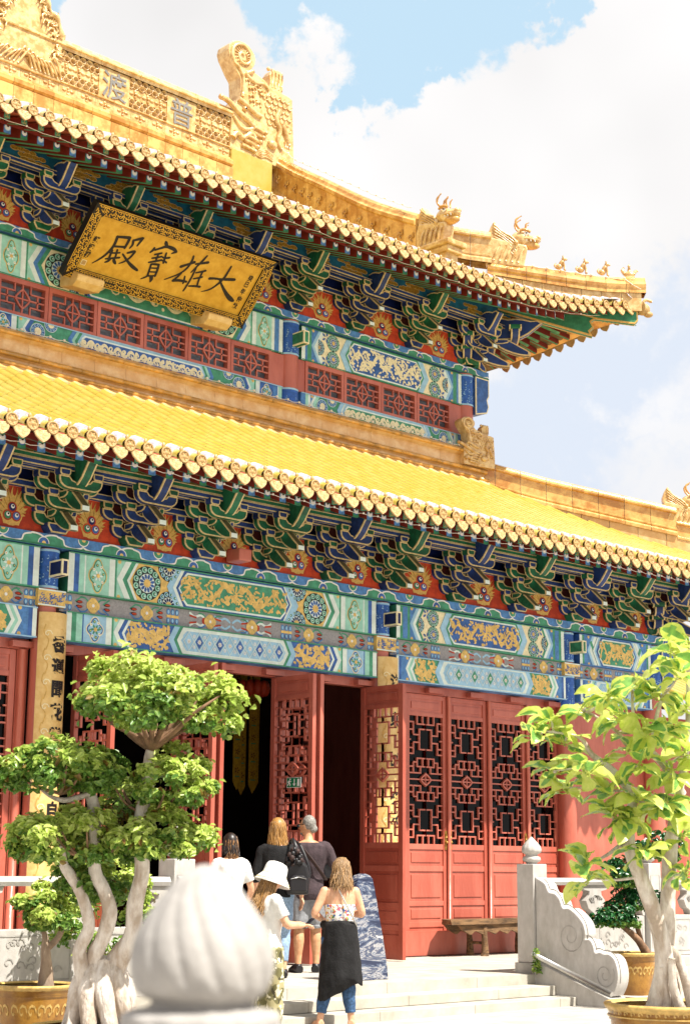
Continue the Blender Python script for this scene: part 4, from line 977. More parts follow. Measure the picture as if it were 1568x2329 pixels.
for s_ in (-1, 1):                          # two dragons climbing the edge, flame tips outside
    b.tube(bez([(14+s_*.75, RY-.18, 16.15), (14+s_*.62, RY-.24, 16.45), (14+s_*.45, RY-.2, 16.62), (14+s_*.28, RY-.25, 16.88), (14+s_*.05, RY-.2, 17.08)], 6), [.05+.02*math.sin(i) for i in range(25)], 'glaze_pale', 8)
    for i in range(9):
        t = i/8; u = 14+s_*(.86-.78*t); v = 16.24+.86*t
        b.tube([(u-s_*.06, RY-.05, v-.06), (u, RY-.06, v), (u+s_*.05, RY-.05, v+.1)], [.05, .04, .008], 'glaze_pale', 6)
part(b, 'ridge_centrepiece')

# dragon at the end of the ridge ---------------------------------------------
CHI = [(18.69, 15.3), (18.71, 16.08), (18.86, 16.42), (18.94, 16.47), (18.91, 16.89), (18.8, 17.02), (18.63, 17.27), (18.59, 17.39), (18.62, 17.52), (18.71, 17.61), (18.82, 17.66), (18.99, 17.68), (19.1, 17.65), (19.18, 17.59), (19.26, 17.51), (19.29, 17.42), (19.28, 17.33), (19.25, 17.25), (19.17, 17.14), (19.34, 17.11), (19.55, 17.05), (19.7, 16.94), (19.85, 16.93), (20.13, 16.92), (20.28, 16.88), (20.32, 16.17), (20.35, 15.5), (20.3, 15.3)]
def ridge_dragon(name, T, parent, k=1.0):
    b = MB(); b.prism([T(p) for p in CHI], -.19*k, .19*k, 'glaze_pale', bevel=.018*k)
    F = lambda u, v, d=.2: (T((u, v))[0], -d*k, T((u, v))[1])
    def tb(P, r, m='glaze_pale', n=5): 
        Q = bez([F(*p) for p in P], n); rr = r if isinstance(r, (int, float)) else [r[0]+(r[1]-r[0])*i/(len(Q)-1) for i in range(len(Q))]
        b.tube(Q, [x*k for x in rr] if isinstance(rr, list) else rr*k, m, 7)
    # scroll of the tail
    sp = [(18.96+(.31-.27*t)*math.cos(PI*1.25-t*9.2)*.98, 17.36+(.31-.27*t)*math.sin(PI*1.25-t*9.2)) for t in [i/16 for i in range(17)]]
    tb([(18.97, 16.5), (18.98, 16.9), (18.85, 17.1)]+sp, [.035, .03], n=3)
    for i in range(18):
        a = 2*PI*i/18; tb([(18.96+.09*math.cos(a), 17.37+.09*math.sin(a)), (18.96+.21*math.cos(a+.15), 17.37+.21*math.sin(a+.15))], .012, n=1)
    tb([(19.22, 17.12), (19.05, 17.0), (19.3, 16.9), (19.5, 16.95), (19.65, 16.85), (19.6, 16.72)], [.05, .03])
    rnd = random.Random(3)
    for i in range(14): u, v = rnd.uniform(19.02, 19.5), rnd.uniform(16.45, 16.95); tb([(u, v), (u+.06, v+.05), (u+.12, v+.01), (u+.1, v-.05)], [.03, .015], n=2)
    # head: brow, eye, snout, jaws, teeth, mane
    tb([(18.45, 16.30), (18.62, 16.27), (18.9, 16.12), (19.15, 16.02), (19.28, 15.92)], [.05, .075]); b.ball(F(18.46, 16.33, .16), .06*k, 'glaze_pale', 8, 6)
    tb([(18.86, 16.42), (19.05, 16.36), (19.3, 16.25), (19.45, 16.22)], .055); b.ball(F(19.02, 16.24, .22), .055*k, 'glaze_pale', 8, 6); b.ball(F(19.02, 16.24, .265), .022*k, 'black', 6, 5)
    tb([(18.75, 16.02), (18.95, 15.83), (19.18, 15.86), (19.3, 15.98)], [.03, .06]); tb([(18.74, 15.55), (18.85, 15.68), (19.0, 15.62), (19.2, 15.78), (19.3, 15.72)], [.07, .05])
    for u in (18.8, 18.9, 19.0): tb([(u, 15.72), (u+.02, 15.62)], [.03, .008], n=1)
    for i in range(5):
        v = 15.95-i*.12; tb([(19.2-.06*i, v), (19.4-.05*i, v-.02), (19.55-.07*i, v-.05)], [.05, .03]); b.ball(F(19.57-.07*i, v-.05, .23), .045*k, 'glaze_pale', 7, 5)
    for i in range(5): tb([(19.2+i*.02, 15.55-i*.035), (19.45, 15.5-i*.035), (19.6, 15.55-i*.035), (19.78, 15.52-i*.035)], .016)
    for i in range(6):
        for j in range(5):
            u, v = 19.62+j*.13+(i % 2)*.06, 16.78-i*.12
            if u < 20.22: tb([(u-.06, v+.03), (u-.045, v-.03), (u, v-.05), (u+.045, v-.03), (u+.06, v+.03)], .014, n=2)
    tb([(19.95, 16.55), (19.85, 16.3), (19.95, 16.1), (19.9, 15.85), (20.0, 15.7)], [.07, .04]); b.ball(F(19.75, 15.72, .2), (.13*k, .09*k, .1*k), 'glaze_pale', 9, 6)
    tb([(20.0, 16.25), (20.12, 16.05), (20.2, 15.85)], [.07, .05])
    for q in (-.05, 0, .05): tb([(20.15+q, 15.9), (20.17+q, 15.78)], [.03, .015], n=1)
    # plain glazed base and post behind the neck
    o = b.build(name, parent)
    c = MB(); P = [T(p) for p in [(19.76, 16.9), (19.72, 17.0), (19.74, 17.12), (19.72, 17.27), (19.8, 17.40), (19.92, 17.44), (20.05, 17.42), (20.1, 17.27), (20.08, 17.08), (20.06, 16.9)]]
    c.prism(P, -.12*k, .12*k, 'glaze_pale', bevel=.02*k)
    for i in range(4): c.tube([F(19.8+i*.085, 17.02, .12), F(19.79+i*.09, 17.36, .12)], .018*k, 'glaze_pale', 6)
    for i in range(4): c.ball(F(19.74+i*.11, 17.42, .06), .045*k, 'glaze_pale', 7, 5)
    c.build('sword_hilt', o)
    return o
chi = ridge_dragon('ridge_dragon', lambda p: (p[0]-19.5, p[1]-15.3), hall); chi.matrix_basis = Matrix.Translation(-wloc(hall)) @ Matrix.Translation((19.5, RY, 15.3))
b = MB(); b.box(18.70, 19.74, RY-.23, RY+.23, 14.3, 15.30, 'tile'); part(b, 'ridge_plinth')
c2 = ridge_dragon('ridge_dragon', lambda p: ((p[0]-19.5)*.44, (p[1]-15.3)*.37), hall, .55); c2.matrix_basis = Matrix.Translation(-wloc(hall)) @ Matrix.Translation((21.2, 19.12, 8.62)) @ Matrix.Rotation(R(-8), 4, 'Z')
# descending ridge on the gable edge
top = [(20.05, 23.75, 15.98), (20.05, 22.85, 15.30), (20.05, 21.95, 14.72), (20.05, 20.55, 13.82), (20.05, 19.36, 13.2)]
b = MB(); h = .90
b.sweep([(-.2, -.35), (-.2, .08), (-.16, .12), (-.13, .14), (-.13, .62), (-.17, .65), (-.17, .72), (-.13, .75)]+[(-.12*math.cos(a), .77+.12*math.sin(a)) for a in [PI*i/6 for i in range(7)]]+[(.13, .75), (.17, .72), (.17, .65), (.13, .62), (.13, .14), (.2, .08), (.2, -.35)],
        bez([(x, y, z-h) for x, y, z in top], 5), 'glaze', .34)
b.map = lambda u, v, hh: (20.05-.13-hh, u, v); P = bez([(y, z) for x, y, z in top], 6); rnd = random.Random(2)
for i in range(15):                        # shallow flower reliefs on the side
    t = (i+.5)/15*(len(P)-1); k = int(t); y, z = P[k][0]+(P[min(k+1, len(P)-1)][0]-P[k][0])*(t-k), P[k][1]+(P[min(k+1, len(P)-1)][1]-P[k][1])*(t-k)
    for q in range(5):
        a = q*2.2; b.tube([(19.905, y+.07*math.cos(a), z-.52+.1*math.sin(a)), (19.9, y+.05*math.cos(a+.8), z-.52+.05*math.sin(a+.8)), (19.905, y, z-.52)], [.012, .016, .012], 'glaze', 5)
part(b, 'gable_ridge')

# beast heads on the ridges ------------------------------------------------------
def beast(name, k, mtx, parent, wing=1):
    """winged dragon-headed beast, looking along +X, base at z=0"""
    b = MB(); t = .13
    b.prism([(-.44, 0), (.30, 0), (.34, .40), (.30, .46), (-.40, .55), (-.47, .30)], -t, t, 'glaze_pale', bevel=.03)
    b.prism([(-.40, .42), (-.46, .62), (-.42, .78), (-.36, .90), (-.22, .74), (-.02, .66), (.06, .52)], -t*.75, t*.75, 'glaze_pale', bevel=.02)
    for i in range(6):
        for s_ in (-1, 1):
            b.tube(bez([(-.38+i*.012, s_*t*.8, .85-i*.07), (-.2+i*.02, s_*t*.85, .70-i*.055), (0, s_*t*.9, .60-i*.06), (.12, s_*t*.95, .50-i*.065)], 4), .018, 'glaze_pale', 6)
    b.ball((.20, 0, .60), (.22, .15, .17), 'glaze_pale', 12, 8)
    b.ball((.42, 0, .62), (.17, .11, .085), 'glaze_pale', 10, 7); b.ball((.53, 0, .665), (.06, .09, .055), 'glaze_pale', 8, 6)
    b.ball((.36, 0, .50), (.22, .11, .09), 'glaze', 10, 7)
    for s_ in (-1, 1):
        b.ball((.27, s_*.115, .69), (.045, .03, .045), 'white', 8, 6); b.ball((.285, s_*.142, .70), .018, 'black', 6, 4)
        b.tube(bez([(.14, s_*.12, .74), (.25, s_*.14, .77), (.36, s_*.11, .74)], 3), .03, 'glaze', 6)
        b.tube(bez([(.10, s_*.10, .57), (.3, s_*.125, .60), (.5, s_*.1, .585)], 4), .022, 'glaze_pale', 6)
        for q in (.3, .38, .46): b.tube([(q, s_*.12, .59), (q+.008, s_*.12, .545)], [.02, .006], 'white', 5)
        b.tube(bez([(.18, s_*.06, .76), (.08, s_*.09, .86), (.06, s_*.1, .97), (.16, s_*.1, 1.06)], 4), [.022]*10+[.012]*3, 'glaze', 6)
        b.tube(bez([(.28, s_*.05, .78), (.26, s_*.06, .90), (.32, s_*.06, .95)], 4), [.018]*6+[.01]*3, 'glaze', 6)
        for q in range(5): b.tube(bez([(-.3+q*.12, s_*t, .08), (-.26+q*.12, s_*(t+.03), .25), (-.2+q*.12, s_*t, .40)], 3), [.03]*4+[.02]*3, 'glaze_pale', 6)
        b.ball((.1, s_*.14, .48), .05, 'glaze_pale', 7, 5)
    o = b.build(name, parent); o.matrix_basis = Matrix.Translation(-wloc(parent)) @ mtx @ Matrix.Scale(k, 4)
    return o
beast('ridge_beast', .92, Matrix.Translation((20.05, 18.98, 12.42)) @ Matrix.Rotation(R(-90), 4, 'Z') @ Matrix.Rotation(R(4), 4, 'Y'), hall)
b = MB(); b.prism([(19.86, 18.52), (20.24, 18.52), (20.24, 19.4), (19.86, 19.4)], 12.22, 12.34, 'glaze_pale', plane='xy', bevel=.02); b.prism([(19.8, 18.46), (20.3, 18.46), (20.3, 19.5), (19.8, 19.5)], 12.34, 12.44, 'glaze_pale', plane='xy', bevel=.03); b.prism([(19.9, 18.6), (20.2, 18.6), (20.2, 19.5), (19.9, 19.5)], 11.9, 12.22, 'glaze_pale', plane='xy'); part(b, 'beast_plinth')
HD = Matrix.Rotation(R(-45), 4, 'Z')
beast('ridge_beast', .95, Matrix.Translation((21.88, 18.88, 12.52)) @ HD @ Matrix.Rotation(R(6), 4, 'Y'), hall)
beast('ridge_beast', .78, Matrix.Translation((24.0, 16.76, 7.6)) @ HD @ Matrix.Rotation(R(6), 4, 'Y'), hall)
# hip ridge of the upper roof
b = MB()
b.sweep(prof(.15, .66), bez([(20.3, 20.46, 12.95), (21.17, 19.59, 12.66), (21.66, 19.10, 12.55)], 3), 'glaze_pale', .42)
b.sweep([(-.15, -.02), (-.14, .06), (-.16, .09), (-.17, .14), (-.13, .2)]+[(-.10*math.cos(a), .22+.10*math.sin(a)) for a in [PI*i/6 for i in range(7)]]+[(.13, .2), (.17, .14), (.16, .09), (.14, .06), (.15, -.02)], bez([(21.6, 19.16, 12.37), (22.45, 18.31, 12.16), (23.1, 17.66, 12.02), (23.66, 17.1, 11.99)], 4), 'glaze', .37)
b.sweep([(-.12, -.35), (-.12, .0), (.12, .0), (.12, -.35)], bez([(20.3, 20.46, 12.9), (21.6, 19.16, 12.36), (22.45, 18.31, 12.15), (23.1, 17.66, 12.01), (23.6, 17.16, 11.98)], 4), 'glaze_pale', .37)
part(b, 'hip_ridge')
def figure(k, rider=False):
    b = MB()
    if not rider:
        b.ball((-.05, 0, .07), (.075, .05, .065), 'glaze_pale', 8, 6); b.ball((.0, 0, .14), (.055, .045, .09), 'glaze_pale', 8, 6, Quaternion((0, 1, 0), .4)); b.ball((.05, 0, .235), (.05, .042, .045), 'glaze_pale', 8, 6); b.ball((.095, 0, .225), (.03, .025, .022), 'glaze_pale', 7, 5)
        for s_ in (-1, 1): b.tube([(.03, s_*.03, .16), (.055, s_*.032, .08), (.06, s_*.03, .0), (.085, s_*.03, -.005)], [.024, .018, .016, .014], 'glaze_pale', 6); b.tube([(.04, s_*.03, .26), (.03, s_*.035, .30)], [.015, .005], 'glaze_pale', 5)
        b.tube(bez([(-.1, 0, .04), (-.14, 0, .1), (-.11, 0, .15)], 3), [.02]*5+[.01]*2, 'glaze_pale', 6); b.ball((.03, 0, .29), (.015, .012, .03), 'glaze_pale', 6, 5)
    else:
        b.ball((0, 0, .07), (.12, .05, .06), 'glaze_pale', 9, 6); b.tube(bez([(-.09, 0, .08), (-.13, 0, .16), (-.1, 0, .21)], 3), [.04]*4+[.02]*3, 'glaze_pale', 7); b.tube(bez([(.09, 0, .08), (.12, 0, .13), (.13, 0, .15)], 3), [.035]*4+[.028]*3, 'glaze_pale', 7); b.tube([(.13, 0, .15), (.18, 0, .12)], [.025, .006], 'glaze_pale', 6)
        b.tube([(0, 0, .1), (0, 0, .2)], [.045, .025], 'glaze_pale', 8); b.ball((0, 0, .235), .03, 'glaze_pale', 8, 6); b.tube([(0, 0, .25), (0, 0, .29)], [.025, .004], 'glaze_pale', 6)
        b.box(-.1, .1, -.04, .04, -.02, .03, 'glaze_pale')
    me = bpy.data.meshes.new('ridge_figure'); b.bm.to_mesh(me); [me.materials.append(m) for m in b.mats]; return me
f1, f2 = figure(1), figure(1, True)
for i, (x, z) in enumerate(((22.58, 12.47), (22.86, 12.41), (23.14, 12.36), (23.46, 12.315))):
    o = bpy.data.objects.new('ridge_figure', f2 if i == 3 else f1); C.objects.link(o); place(o, hall, Matrix.Translation((x, 40.76-x, z)) @ HD @ Matrix.Scale(.92 if i < 3 else .95, 4))

# fairy light strings
def light_string(path, label, step=.24, rad=.022, tk=.006):
    b = MB(); P = []
    for i, (p, q) in enumerate(zip(path, path[1:])):
        p, q = Vector(p), Vector(q); n = max(1, round((q-p).length/step))
        for k in range(n):
            a = p.lerp(q, k/n); P.append(a); P.append(p.lerp(q, (k+.5)/n)-Vector((0, 0, .018)))
            b.ball(a+Vector((0, -.01, 0)), rad, 'wire', 6, 4)
    P.append(Vector(path[-1])); b.tube(P, tk, 'wire', 4); o = b.build('light_string'); return setp(o, label, 'light string')
light_string([(10.3, YU-.30, 8.965), (21.0, YU-.30, 8.965)], 'white bulb string along the glazed band below the upper lattice windows')
light_string([(x, YB-1.90+EL(x)[0], 6.155+EL(x)[1]) for x in [8.3+.524*i for i in range(31)]], 'thin bulb string hanging under the tile ends of the lower eave', .262, .016, .004)
light_string([(x, YU-1.92+EU(x)[0], 11.14+EU(x)[1]) for x in [9.6+.524*i for i in range(26)]], 'thin bulb string hanging under the tile ends of the upper eave', .524, .016, .004)
light_string([(20.03, 23.5, 16.0), (20.03, 22.8, 15.36), (20.03, 21.9, 14.8), (20.03, 20.5, 13.9), (19.95, 19.5, 13.33)], 'bulb string along the top of the descending gable ridge', .3)
light_string([(21.95, 18.68, 12.56), (22.5, 18.14, 12.44), (23.1, 17.55, 12.30), (23.3, 17.3, 12.27), (23.4, 17.0, 12.0)], 'bulb string on the hip ridge below the small roof figures', .3)
STROKES=[[(0.568,0.802,0.027),(0.676,0.828,0.032),(0.774,0.847,0.036)],[(0.767,0.85,0.032),(0.772,0.775,0.032),(0.765,0.67,0.027)],[(0.595,0.65,0.025),(0.679,0.67,0.025),(0.769,0.689,0.027)],[(0.569,0.81,0.032),(0.58,0.653,0.032),(0.528,0.496,0.027),(0.453,0.384,0.02),(0.382,0.304,0.009)],[(0.593,0.587,0.023),(0.598,0.517,0.025),(0.6,0.435,0.025)],[(0.667,0.615,0.023),(0.684,0.543,0.023),(0.698,0.47,0.025)],[(0.574,0.536,0.02),(0.658,0.556,0.02),(0.731,0.583,0.02)],[(0.551,0.426,0.018),(0.651,0.466,0.023),(0.764,0.51,0.023)],[(0.63,0.444,0.027),(0.608,0.404,0.027),(0.57,0.375,0.018)],[(0.685,0.453,0.032),(0.715,0.423,0.036),(0.745,0.401,0.023)],[(0.837,0.82,0.023),(0.903,0.861,0.03),(0.977,0.902,0.034)],[(0.84,0.826,0.027),(0.863,0.756,0.027),(0.843,0.693,0.018)],[(0.973,0.893,0.03),(0.954,0.817,0.027),(0.942,0.762,0.02)],[(0.845,0.612,0.023),(0.928,0.662,0.03),(0.96,0.664,0.027)],[(0.955,0.663,0.027),(0.926,0.563,0.025),(0.865,0.473,0.02),(0.797,0.421,0.011)],[(0.782,0.577,0.02),(0.927,0.486,0.03),(1.036,0.435,0.039),(1.14,0.402,0.027)],[(1.365,0.955,0.036),(1.39,0.924,0.041),(1.423,0.9,0.027)],[(1.231,0.816,0.027),(1.225,0.777,0.03),(1.196,0.727,0.018)],[(1.253,0.786,0.023),(1.33,0.84,0.027),(1.414,0.892,0.034),(1.541,0.891,0.041),(1.615,0.86,0.027)],[(1.615,0.86,0.023),(1.573,0.835,0.023),(1.544,0.81,0.011)],[(1.285,0.717,0.02),(1.339,0.746,0.023),(1.389,0.774,0.023)],[(1.343,0.74,0.023),(1.35,0.676,0.023),(1.357,0.613,0.023)],[(1.272,0.65,0.018),(1.346,0.683,0.023),(1.422,0.724,0.02)],[(1.253,0.572,0.02),(1.352,0.622,0.025),(1.446,0.671,0.023)],[(1.461,0.796,0.023),(1.478,0.714,0.025),(1.495,0.633,0.025)],[(1.433,0.714,0.018),(1.495,0.719,0.023),(1.552,0.744,0.025)],[(1.456,0.663,0.018),(1.512,0.664,0.02),(1.541,0.652,0.023)],[(1.32,0.563,0.023),(1.377,0.577,0.025),(1.442,0.585,0.027)],[(1.31,0.56,0.025),(1.329,0.46,0.025),(1.345,0.367,0.025)],[(1.435,0.589,0.027),(1.457,0.497,0.027),(1.468,0.395,0.027)],[(1.327,0.499,0.016),(1.385,0.511,0.018),(1.436,0.525,0.018)],[(1.341,0.437,0.016),(1.399,0.449,0.018),(1.453,0.464,0.018)],[(1.36,0.377,0.02),(1.314,0.332,0.02),(1.262,0.29,0.011)],[(1.352,0.366,0.018),(1.412,0.384,0.02),(1.472,0.404,0.02)],[(1.414,0.371,0.041),(1.435,0.332,0.041),(1.437,0.288,0.018)],[(1.805,0.66,0.036),(1.893,0.723,0.027),(1.997,0.797,0.034)],[(1.927,0.882,0.023),(1.939,0.811,0.027),(1.922,0.673,0.025),(1.837,0.542,0.02),(1.649,0.391,0.014)],[(1.869,0.578,0.027),(1.838,0.489,0.025),(1.791,0.408,0.027)],[(1.791,0.408,0.027),(1.892,0.445,0.032),(2.029,0.458,0.027)],[(1.956,0.536,0.02),(1.976,0.475,0.025),(1.987,0.419,0.023)],[(2.149,0.954,0.02),(2.118,0.865,0.027),(2.077,0.759,0.023),(2.023,0.623,0.016)],[(2.026,0.771,0.02),(2.119,0.811,0.027),(2.224,0.859,0.032)],[(2.066,0.742,0.023),(2.075,0.557,0.023),(2.066,0.393,0.023),(2.053,0.303,0.018)],[(2.106,0.641,0.018),(2.181,0.679,0.023),(2.253,0.722,0.027)],[(2.116,0.537,0.018),(2.185,0.57,0.023),(2.251,0.608,0.023)],[(2.104,0.404,0.02),(2.192,0.429,0.025),(2.3,0.446,0.027)],[(2.213,0.7,0.023),(2.214,0.57,0.023),(2.24,0.437,0.023)],[(2.378,0.618,0.032),(2.468,0.644,0.027),(2.591,0.663,0.027),(2.707,0.696,0.036),(2.821,0.724,0.034)],[(2.643,0.912,0.023),(2.637,0.815,0.027),(2.621,0.688,0.03),(2.548,0.531,0.025),(2.467,0.439,0.02),(2.362,0.379,0.009)],[(2.573,0.642,0.023),(2.679,0.554,0.03),(2.818,0.456,0.045),(2.925,0.404,0.054),(2.991,0.386,0.032)]]
CL=[(9.2, 7.75, 2.57), (9.34, 7.7, 2.68), (9.47, 7.69, 2.53), (9.62, 7.61, 2.77), (9.43, 7.73, 2.32), (9.6, 7.78, 2.19), (9.19, 7.26, 2.28), (9.55, 7.23, 2.69), (9.87, 7.33, 2.95), (9.74, 7.3, 2.47), (9.96, 7.22, 2.87), (9.59, 6.88, 2.59), (9.57, 7.38, 2.17), (9.6, 7.15, 2.11), (9.92, 7.07, 2.31), (9.99, 7.0, 2.44), (9.55, 6.71, 2.95), (9.6, 6.82, 3.12), (9.55, 7.27, 1.96), (10.11, 7.33, 2.08), (10.14, 7.16, 2.05), (9.53, 7.06, 2.34), (10.08, 7.04, 2.78), (9.5, 7.0, 2.57), (9.92, 6.88, 3.22), (9.27, 7.13, 2.81), (9.38, 7.46, 1.64), (9.63, 7.63, 1.54), (9.51, 7.31, 2.02), (9.63, 7.22, 1.96), (9.98, 7.19, 2.07), (10.08, 7.1, 1.85), (9.75, 7.2, 1.75), (10.16, 7.14, 1.6)]
# ---------------------------------------------------------------- name plaque under the upper eave
PO = Vector((12.35, 19.15, 9.955)); PV = Vector((0, -.83, .865)).normalized(); PN = Vector((1, 0, 0)).cross(PV)
def pmap(u, v, h): return PO+Vector((u, 0, 0))+PV*v+PN*h
plaque = empty('name_plaque', (14.04, 19.15, 9.955), 'big gilded name plaque with four black characters leaning out under the upper eave', 'plaque')
W_, H_ = 3.385, 1.21
b = MB(); b.map = pmap
def pbox(b, u0, u1, v0, v1, h0, h1, m):
    c = [(u0, v0), (u1, v0), (u1, v1), (u0, v1)]; lo = [pmap(a, q, h0) for a, q in c]; hi = [pmap(a, q, h1) for a, q in c]
    b.face(hi, m); b.face(lo[::-1], m)
    for i in range(4): b.face([lo[i], lo[(i+1) % 4], hi[(i+1) % 4], hi[i]], m)
pbox(b, .14, W_-.14, .14, H_-.14, -.06, 0, 'plaque_gold')
b.off = .004
for s in STROKES: 
    pts = bez(s, 4); b.strip([(p[0], p[1]) for p in pts], [p[2]*1.45 for p in pts], 'ink', 1)
    for p in (s[0], s[-1]): b.disc(p[0], p[1], p[2]*.6, 'ink', 1, 8)
for ch, u, v in zip('趙樸初', (.27, .246, .24), (.66, .527, .41)): write(b, ch, u, v, .115, 'ink', 1, .004, .9)
for ch, u, v in zip('癸巳年仲秋', (3.081, 3.072, 3.07, 3.078, 3.068), (.821, .708, .583, .446, .318)): write(b, ch, u, v, .105, 'ink', 1, .003, .85)
b.rect(.205, .29, .235, .32, 'cream', 1); b.rect(.215, .28, .245, .31, 'tile_end', 2)
b.build('inscribed_board', plaque)
f = MB(); f.map = pmap; f.off = .003; fw = .175
for (u0, u1, v0, v1) in ((0, W_, 0, fw), (0, W_, H_-fw, H_), (0, fw, fw, H_-fw), (W_-fw, W_, fw, H_-fw)): pbox(f, u0, u1, v0, v1, -.10, .03, 'ink')
f.map = lambda u, v, h: pmap(u, v, .03+h); rnd = random.Random(8)
def run(L_, put, swap=False):
    n = int(L_/.07)
    for i in range(n):
        t = (i+.5)/n*L_; key = L_ > 2 and (abs(t-L_*.22) < .11 or abs(t-L_*.78) < .11)
        for a in (-1, 1):
            if key: put([(t-.03, a*.012), (t-.03, a*.055), (t+.022, a*.055), (t+.022, a*.025), (t-.005, a*.025)], .013); continue
            r0 = rnd.uniform(.026, .034); o_ = rnd.uniform(-.01, .01); d_ = 1 if (i+(a > 0)) % 2 else -1
            put([(t+o_+d_*r0*(1-x/8)*math.cos(x), a*.036+r0*(1-x/8)*math.sin(x)) for x in [j*.8 for j in range(7)]], .0135)
            put([(t-d_*.035, a*.062), (t-d_*.01, a*.05), (t+d_*.015, a*.066)], .013)
            if rnd.random() < .7: put([(t-.03, a*.006), (t, a*.014*d_), (t+.03, a*.004)], .014)
    for s_ in (-1, 1): put([(0, s_*.081), (L_, s_*.081)], .012)
run(W_-.06, lambda P, w: f.strip([(.03+a, fw/2+c) for a, c in P], w, 'plaque_gold', 1)); run(W_-.06, lambda P, w: f.strip([(.03+a, H_-fw/2+c) for a, c in P], w, 'plaque_gold', 1))
run(H_-2*fw, lambda P, w: f.strip([(fw/2+c, fw+a) for a, c in P], w, 'plaque_gold', 1)); run(H_-2*fw, lambda P, w: f.strip([(W_-fw/2+c, fw+a) for a, c in P], w, 'plaque_gold', 1))
for (a, c) in (((0, 0), (fw, fw)), ((W_, 0), (W_-fw, fw)), ((0, H_), (fw, H_-fw)), ((W_, H_), (W_-fw, H_-fw))): f.strip([a, c], .03, 'ink', 3)
f.build('plaque_frame', plaque)
for i, x in enumerate((12.50, 14.92)):
    b = MB(); b.prism([(YU-.02, 9.87), (YU-.35, 9.80), (YU-.47, 9.86), (YU-.50, 9.95), (YU-.38, 10.02), (YU-.02, 10.10)], x, x+.47, 'board_gold', plane='yz', bevel=.02); rnd = random.Random(i)
    for k in range(26):
        u = x+rnd.uniform(.04, .43); v = rnd.uniform(0, 1); b.tube([(u+.035*math.cos(a), YU-.36-.12*v*.9+.004*a-.01, 9.815+.13*v*.4+.028*math.sin(a)) for a in (.3, 1.1, 1.9, 2.8)], .008, 'gold', 4)
    o = b.build('carved_block'); setp(o, ('left' if i == 0 else 'right')+' of the two carved gilt blocks that carry the name plaque', 'bracket', 'carved blocks under the plaque')

# couplet boards on the columns -----------------------------------------------------
def couplet(cx, z0, z1, chars, label):
    b = MB(); cy = YB+.15; rr = .245; ha = 1.0; N_ = 12
    b.grid([[(cx+rr*math.sin(-ha+2*ha*i/N_), cy-rr*math.cos(-ha+2*ha*i/N_), z) for z in (z0, z1)] for i in range(N_+1)], 'board_gold', True)
    b.grid([[(cx+(rr-.035)*math.sin(-ha+2*ha*i/N_), cy-(rr-.035)*math.cos(-ha+2*ha*i/N_), z) for z in (z0, z1)] for i in range(N_+1)], 'board_gold', True)
    for z in (z0, z1):
        for i in range(N_):
            q = [-ha+2*ha*(i+e)/N_ for e in (0, 1)]; b.face([(cx+r_*math.sin(a), cy-r_*math.cos(a), z) for r_, a in ((rr, q[0]), (rr, q[1]), (rr-.035, q[1]), (rr-.035, q[0]))], 'board_gold')
    for a in (-ha, ha): b.face([(cx+r_*math.sin(a), cy-r_*math.cos(a), z) for r_, z in ((rr, z0), (rr, z1), (rr-.035, z1), (rr-.035, z0))], 'board_gold')
    sb = b
    q = MB(); q.off = .0025; q.map = lambda u, v, h: (cx+(rr+h)*math.sin(u/rr), cy-(rr+h)*math.cos(u/rr), v)
    chs = []
    for ch, z in chars: q_ = MB(); q_.off = q.off; q_.map = q.map; write(q_, ch, .045, z, .215, 'ink', 2, .009, .95); chs.append(q_)
    q = sb; q.off = .002; q.map = lambda u, v, h: (cx+(rr+h)*math.sin(u/rr), cy-(rr+h)*math.cos(u/rr), v); rnd = random.Random(int(cx)); z = z1-.25; s_ = 1
    while z > z0+.2:
        q.strip(bez([(-.15, z+.1), (-.17, z), (-.11, z-.1), (-.14, z-.22)], 5), .014, 'gold', 1); q.strip([(-.12+.055*(1-t)*math.cos(7*t), z-.02+.055*(1-t)*math.sin(7*t)) for t in [i/8 for i in range(9)]], .012, 'cream', 1)
        for k in range(3): u = rnd.uniform(-.02, .17); v = z+rnd.uniform(-.15, .15); q.strip([(u+.03*math.cos(a), v+.03*math.sin(a)) for a in (0, .8, 1.6, 2.4)], .007, 'gold', 1)
        z -= .3; s_ = -s_
    o = sb.build('couplet_board'); setp(o, label, 'board', 'gilded couplet boards'); [c_.build('character', o, (0, 0, 0)) for c_ in chs]
couplet(11.13, .45, 4.64, list(zip('香運聞花賞', (4.25, 3.97, 3.70, 3.42, 3.13)))+[('自', 2.24)], 'gilded couplet board on the column behind the clipped bonsai, characters starting with fragrance')
couplet(16.96, .45, 4.63, list(zip('法東兩來云', (4.27, 3.72, 3.14, 2.6, 2.3))), 'gilded couplet board half hidden behind an open lattice door leaf')
# emergency exit sign on the open leaf
b = MB(); sx = 14.905; b.map = lambda u, v, h: (sx-h, 16.80-u*.88, 2.65+v*.62); b.off = .002
b.prism([(16.80-.145, 2.65), (16.80+.145, 2.65), (16.80+.145, 2.786), (16.80-.145, 2.786)], sx, sx+.012, 'sign_white', plane='yz')
b.rect(-.155, .155, .01, .21, 'sign_green', 1); b.rect(.085, .14, .03, .185, 'sign_white', 2)
b.strip([(.02, .185), (.02, .06)], .022, 'sign_white', 2); b.pl([(-.02, .085), (.02, .03), (.06, .085)], 'sign_white', 3)
b.disc(-.075, .18, .018, 'sign_white', 2, 8)
for P, w in (([(-.085, .155), (-.10, .10)], .03), ([(-.085, .15), (-.055, .125), (-.045, .145)], .014), ([(-.095, .15), (-.12, .13), (-.125, .105)], .014), ([(-.10, .10), (-.07, .075), (-.08, .035)], .02), ([(-.10, .10), (-.115, .065), (-.14, .05)], .02)): b.strip(P, w, 'sign_white', 3)
setp(b.build('exit_sign'), 'green and white emergency exit sign with running figure on an open door leaf', 'sign')
